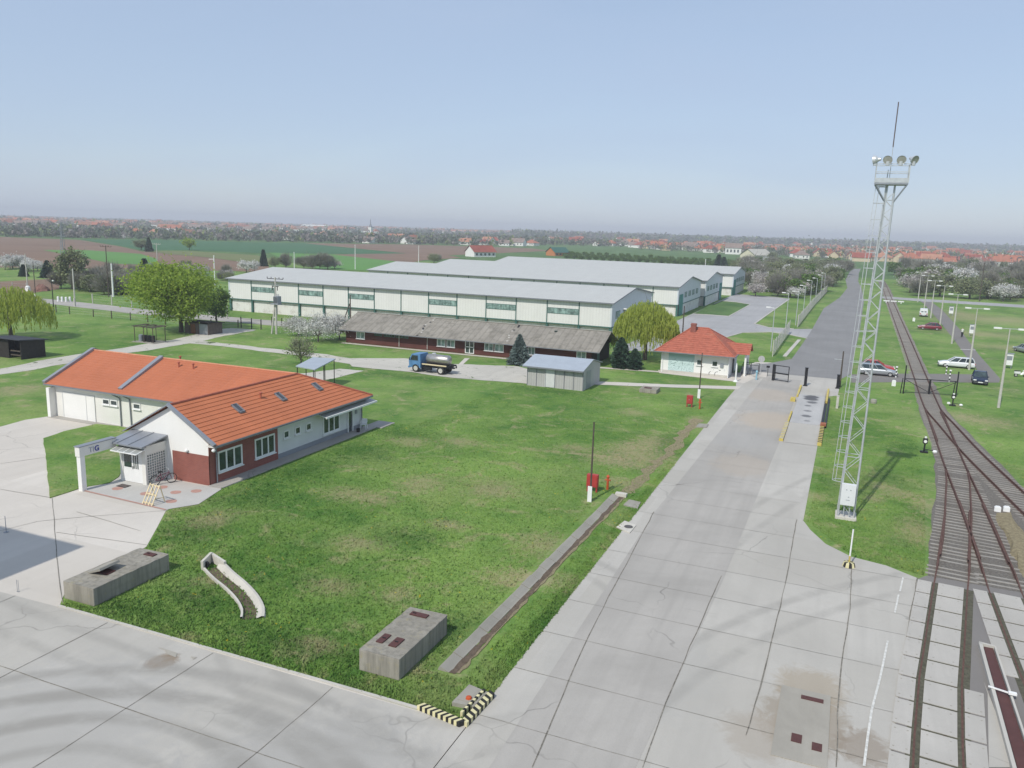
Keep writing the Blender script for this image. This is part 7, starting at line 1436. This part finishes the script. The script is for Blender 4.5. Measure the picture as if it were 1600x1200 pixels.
far_mass('distant_woodland', 'grey brown leafless woodland mixed along the flat horizon', [(a, int(b_*.8), c, d, e) for a, b_, c, d, e in FW+FV], L_FARB)
far_mass('distant_woodland', 'scattered brighter green trees along the horizon gardens', [(a, int(b_*.16), c*1.1, d, e) for a, b_, c, d, e in FW+FV], L_FARG)
far_mass('distant_blossom', 'scattered white blossoming gardens between the far houses', [(a, int(b_*.10), c*.6, d, e) for a, b_, c, d, e in FW+FV], L_BLP)
HM_ = M()   # the remaining far roofs, too many and too small to count
for _ in range(800):
    px = random.choice([random.uniform(-20, 900), random.uniform(900, 1650)]); 
    y = (random.uniform(341, 351)+px*.0175 + random.random()**2*8) if px < 700 else (random.uniform(358.5, 365)+(px-700)*.0300)
    x_, y_ = g(px, y); 
    if math.hypot(x_, y_) > 5500: continue
    a = random.uniform(0, 3.14); s = random.uniform(6, 12); HM_.mi = 0; c_, s_ = math.cos(a), math.sin(a); p = lambda u, v, z: (x_+u*c_-v*s_, y_+u*s_+v*c_, z); w_, d_ = s, s*.6
    HM_.mi = 1; HM_.add([p(-w_, -d_, 0), p(w_, -d_, 0), p(w_, d_, 0), p(-w_, d_, 0), p(-w_, -d_, 5), p(w_, -d_, 5), p(w_, d_, 5), p(-w_, d_, 5)], [(0, 1, 5, 4), (1, 2, 6, 5), (2, 3, 7, 6), (3, 0, 4, 7)]); HM_.mi = random.choice([0, 2, 3, 3]); HM_.add([p(-w_, -d_, 5), p(w_, -d_, 5), p(w_, 0, 9), p(-w_, 0, 9), p(-w_, d_, 5), p(w_, d_, 5)], [(0, 1, 2, 3), (3, 2, 5, 4), (0, 3, 4), (1, 5, 2)])
tag(HM_.obj('distant_town', [rm[0], WHITE, rm[2], rm[3]]), 'tiny white walls and red roofs of the town strung along the horizon', 'town', kind='stuff')

# ---------------- grass tufts ----------------
def tufts(name, label, polys, n, hgt, mat):
    P = []
    def ins(pl, X_, Y_):
        c = np.zeros(len(X_), bool); j = len(pl)-1
        for i in range(len(pl)):
            xi, yi = pl[i]; xj, yj = pl[j]; k = ((yi > Y_) != (yj > Y_)) & (X_ < (xj-xi)*(Y_-yi)/(yj-yi+1e-9)+xi); c ^= k; j = i
        return c
    for pl, w_ in polys:
        xs, ys = [p[0] for p in pl], [p[1] for p in pl]; X_ = RNG.uniform(min(xs), max(xs), int(n*w_*2)); Y_ = min(ys)+(max(ys)-min(ys))*RNG.random(int(n*w_*2))**1.7; k = ins(pl, X_, Y_)
        for ex in EXCL: k &= ~((X_ > ex[0]) & (X_ < ex[1]) & (Y_ > ex[2]) & (Y_ < ex[3]))
        P.append(np.stack([X_[k], Y_[k]], 1))
    P = np.concatenate(P); n = len(P); hh = hgt*(.4+.9*RNG.random(n))*np.clip(1.25-P[:, 1]/110, .3, 1)*(1+1.1*(RNG.random(n) > .93)); a = RNG.random(n)*np.pi; w_ = hh*.55; dx, dy = np.cos(a)*w_, np.sin(a)*w_; lx, ly = RNG.normal(size=n)*hh*.4, RNG.normal(size=n)*hh*.4
    z0 = np.zeros(n); V = np.stack([np.stack([P[:, 0]-dx, P[:, 1]-dy, z0], 1), np.stack([P[:, 0]+dx, P[:, 1]+dy, z0], 1), np.stack([P[:, 0]+lx, P[:, 1]+ly, hh], 1)], 1)
    me = bpy.data.meshes.new(name); me.vertices.add(3*n); me.vertices.foreach_set('co', V.reshape(-1).astype('f4')); me.loops.add(3*n); me.loops.foreach_set('vertex_index', np.arange(3*n, dtype='i4')); me.polygons.add(n); me.polygons.foreach_set('loop_start', np.arange(0, 3*n, 3, dtype='i4'))
    me.materials.append(mat); me.update(calc_edges=True); o = bpy.data.objects.new(name, me); C.objects.link(o); return tag(o, label, 'grass', kind='stuff')
EXCL = [(-16.35, -14.4, 24.7, 28.9), (-31.9, -29.8, 24, 28.6), (-13.7, -12.3, 25.9, 50.7), (-29.2, -22.6, 25.7, 30.6) if 0 else (0, 0, 0, 0), (-33, -25.6, 83, 90), (-11.9, -10.7, 24.0, 25.4)]
lawn = [(-31.2, 23.6), (-12.9, 23.6), (-11.1, 23.5), (-10.95, 88), (-34, 84), (-34, 60.5), (-35.8, 60.4), (-36.4, 58), (-36.4, 39.5), (-35.5, 36.4), (-36.4, 34.9), (-34.8, 32.6), (-33.1, 30.2), (-32.2, 24.7)]
strip = [(5.2, 45.3), (1.7, 46.4), (-.9, 51.1), (-.5, 70), (-.5, 94), (7.5, 98), (6.9, 75), (6.3, 60), (5.6, 50)]
tufts('grass_tufts', 'short spring grass standing on the lawn and the strip by the mast', [(lawn, 1.0), (strip, .28), ([(-31.2, 23.5), (-13, 23.5), (-13, 24.2), (-31.2, 24.2)], .03), ([(-11.6, 25.5), (-10.85, 25.5), (-10.8, 60), (-11.4, 60)], .05), ([(12, 95), (20, 95), (22, 62), (15, 62), (12.5, 72)], .12), ([(px_[0]*.96-47.5*.04, px_[1]*.96+42*.04) for px_ in patch], .08)], 150000, .062, G_TUFT)

# ---------------- air ----------------
m = M(); m.box((-6600, -6600, -1), (6600, 6600, 45)); hz = m.obj('haze', []); tag(hz, 'pale bluish spring haze over the plain', 'haze', kind='stuff')
mh = bpy.data.materials.new('haze_air'); mh.use_nodes = True; nt = mh.node_tree; nt.nodes.remove(nt.nodes['Principled BSDF']); pv = node(nt, 'ShaderNodeVolumePrincipled'); pv.inputs['Color'].default_value = (.93, .955, 1, 1); pv.inputs['Density'].default_value = .00038; pv.inputs['Anisotropy'].default_value = .0
nt.links.new(pv.outputs[0], nt.nodes['Material Output'].inputs['Volume']); hz.data.materials.clear(); hz.data.materials.append(mh)
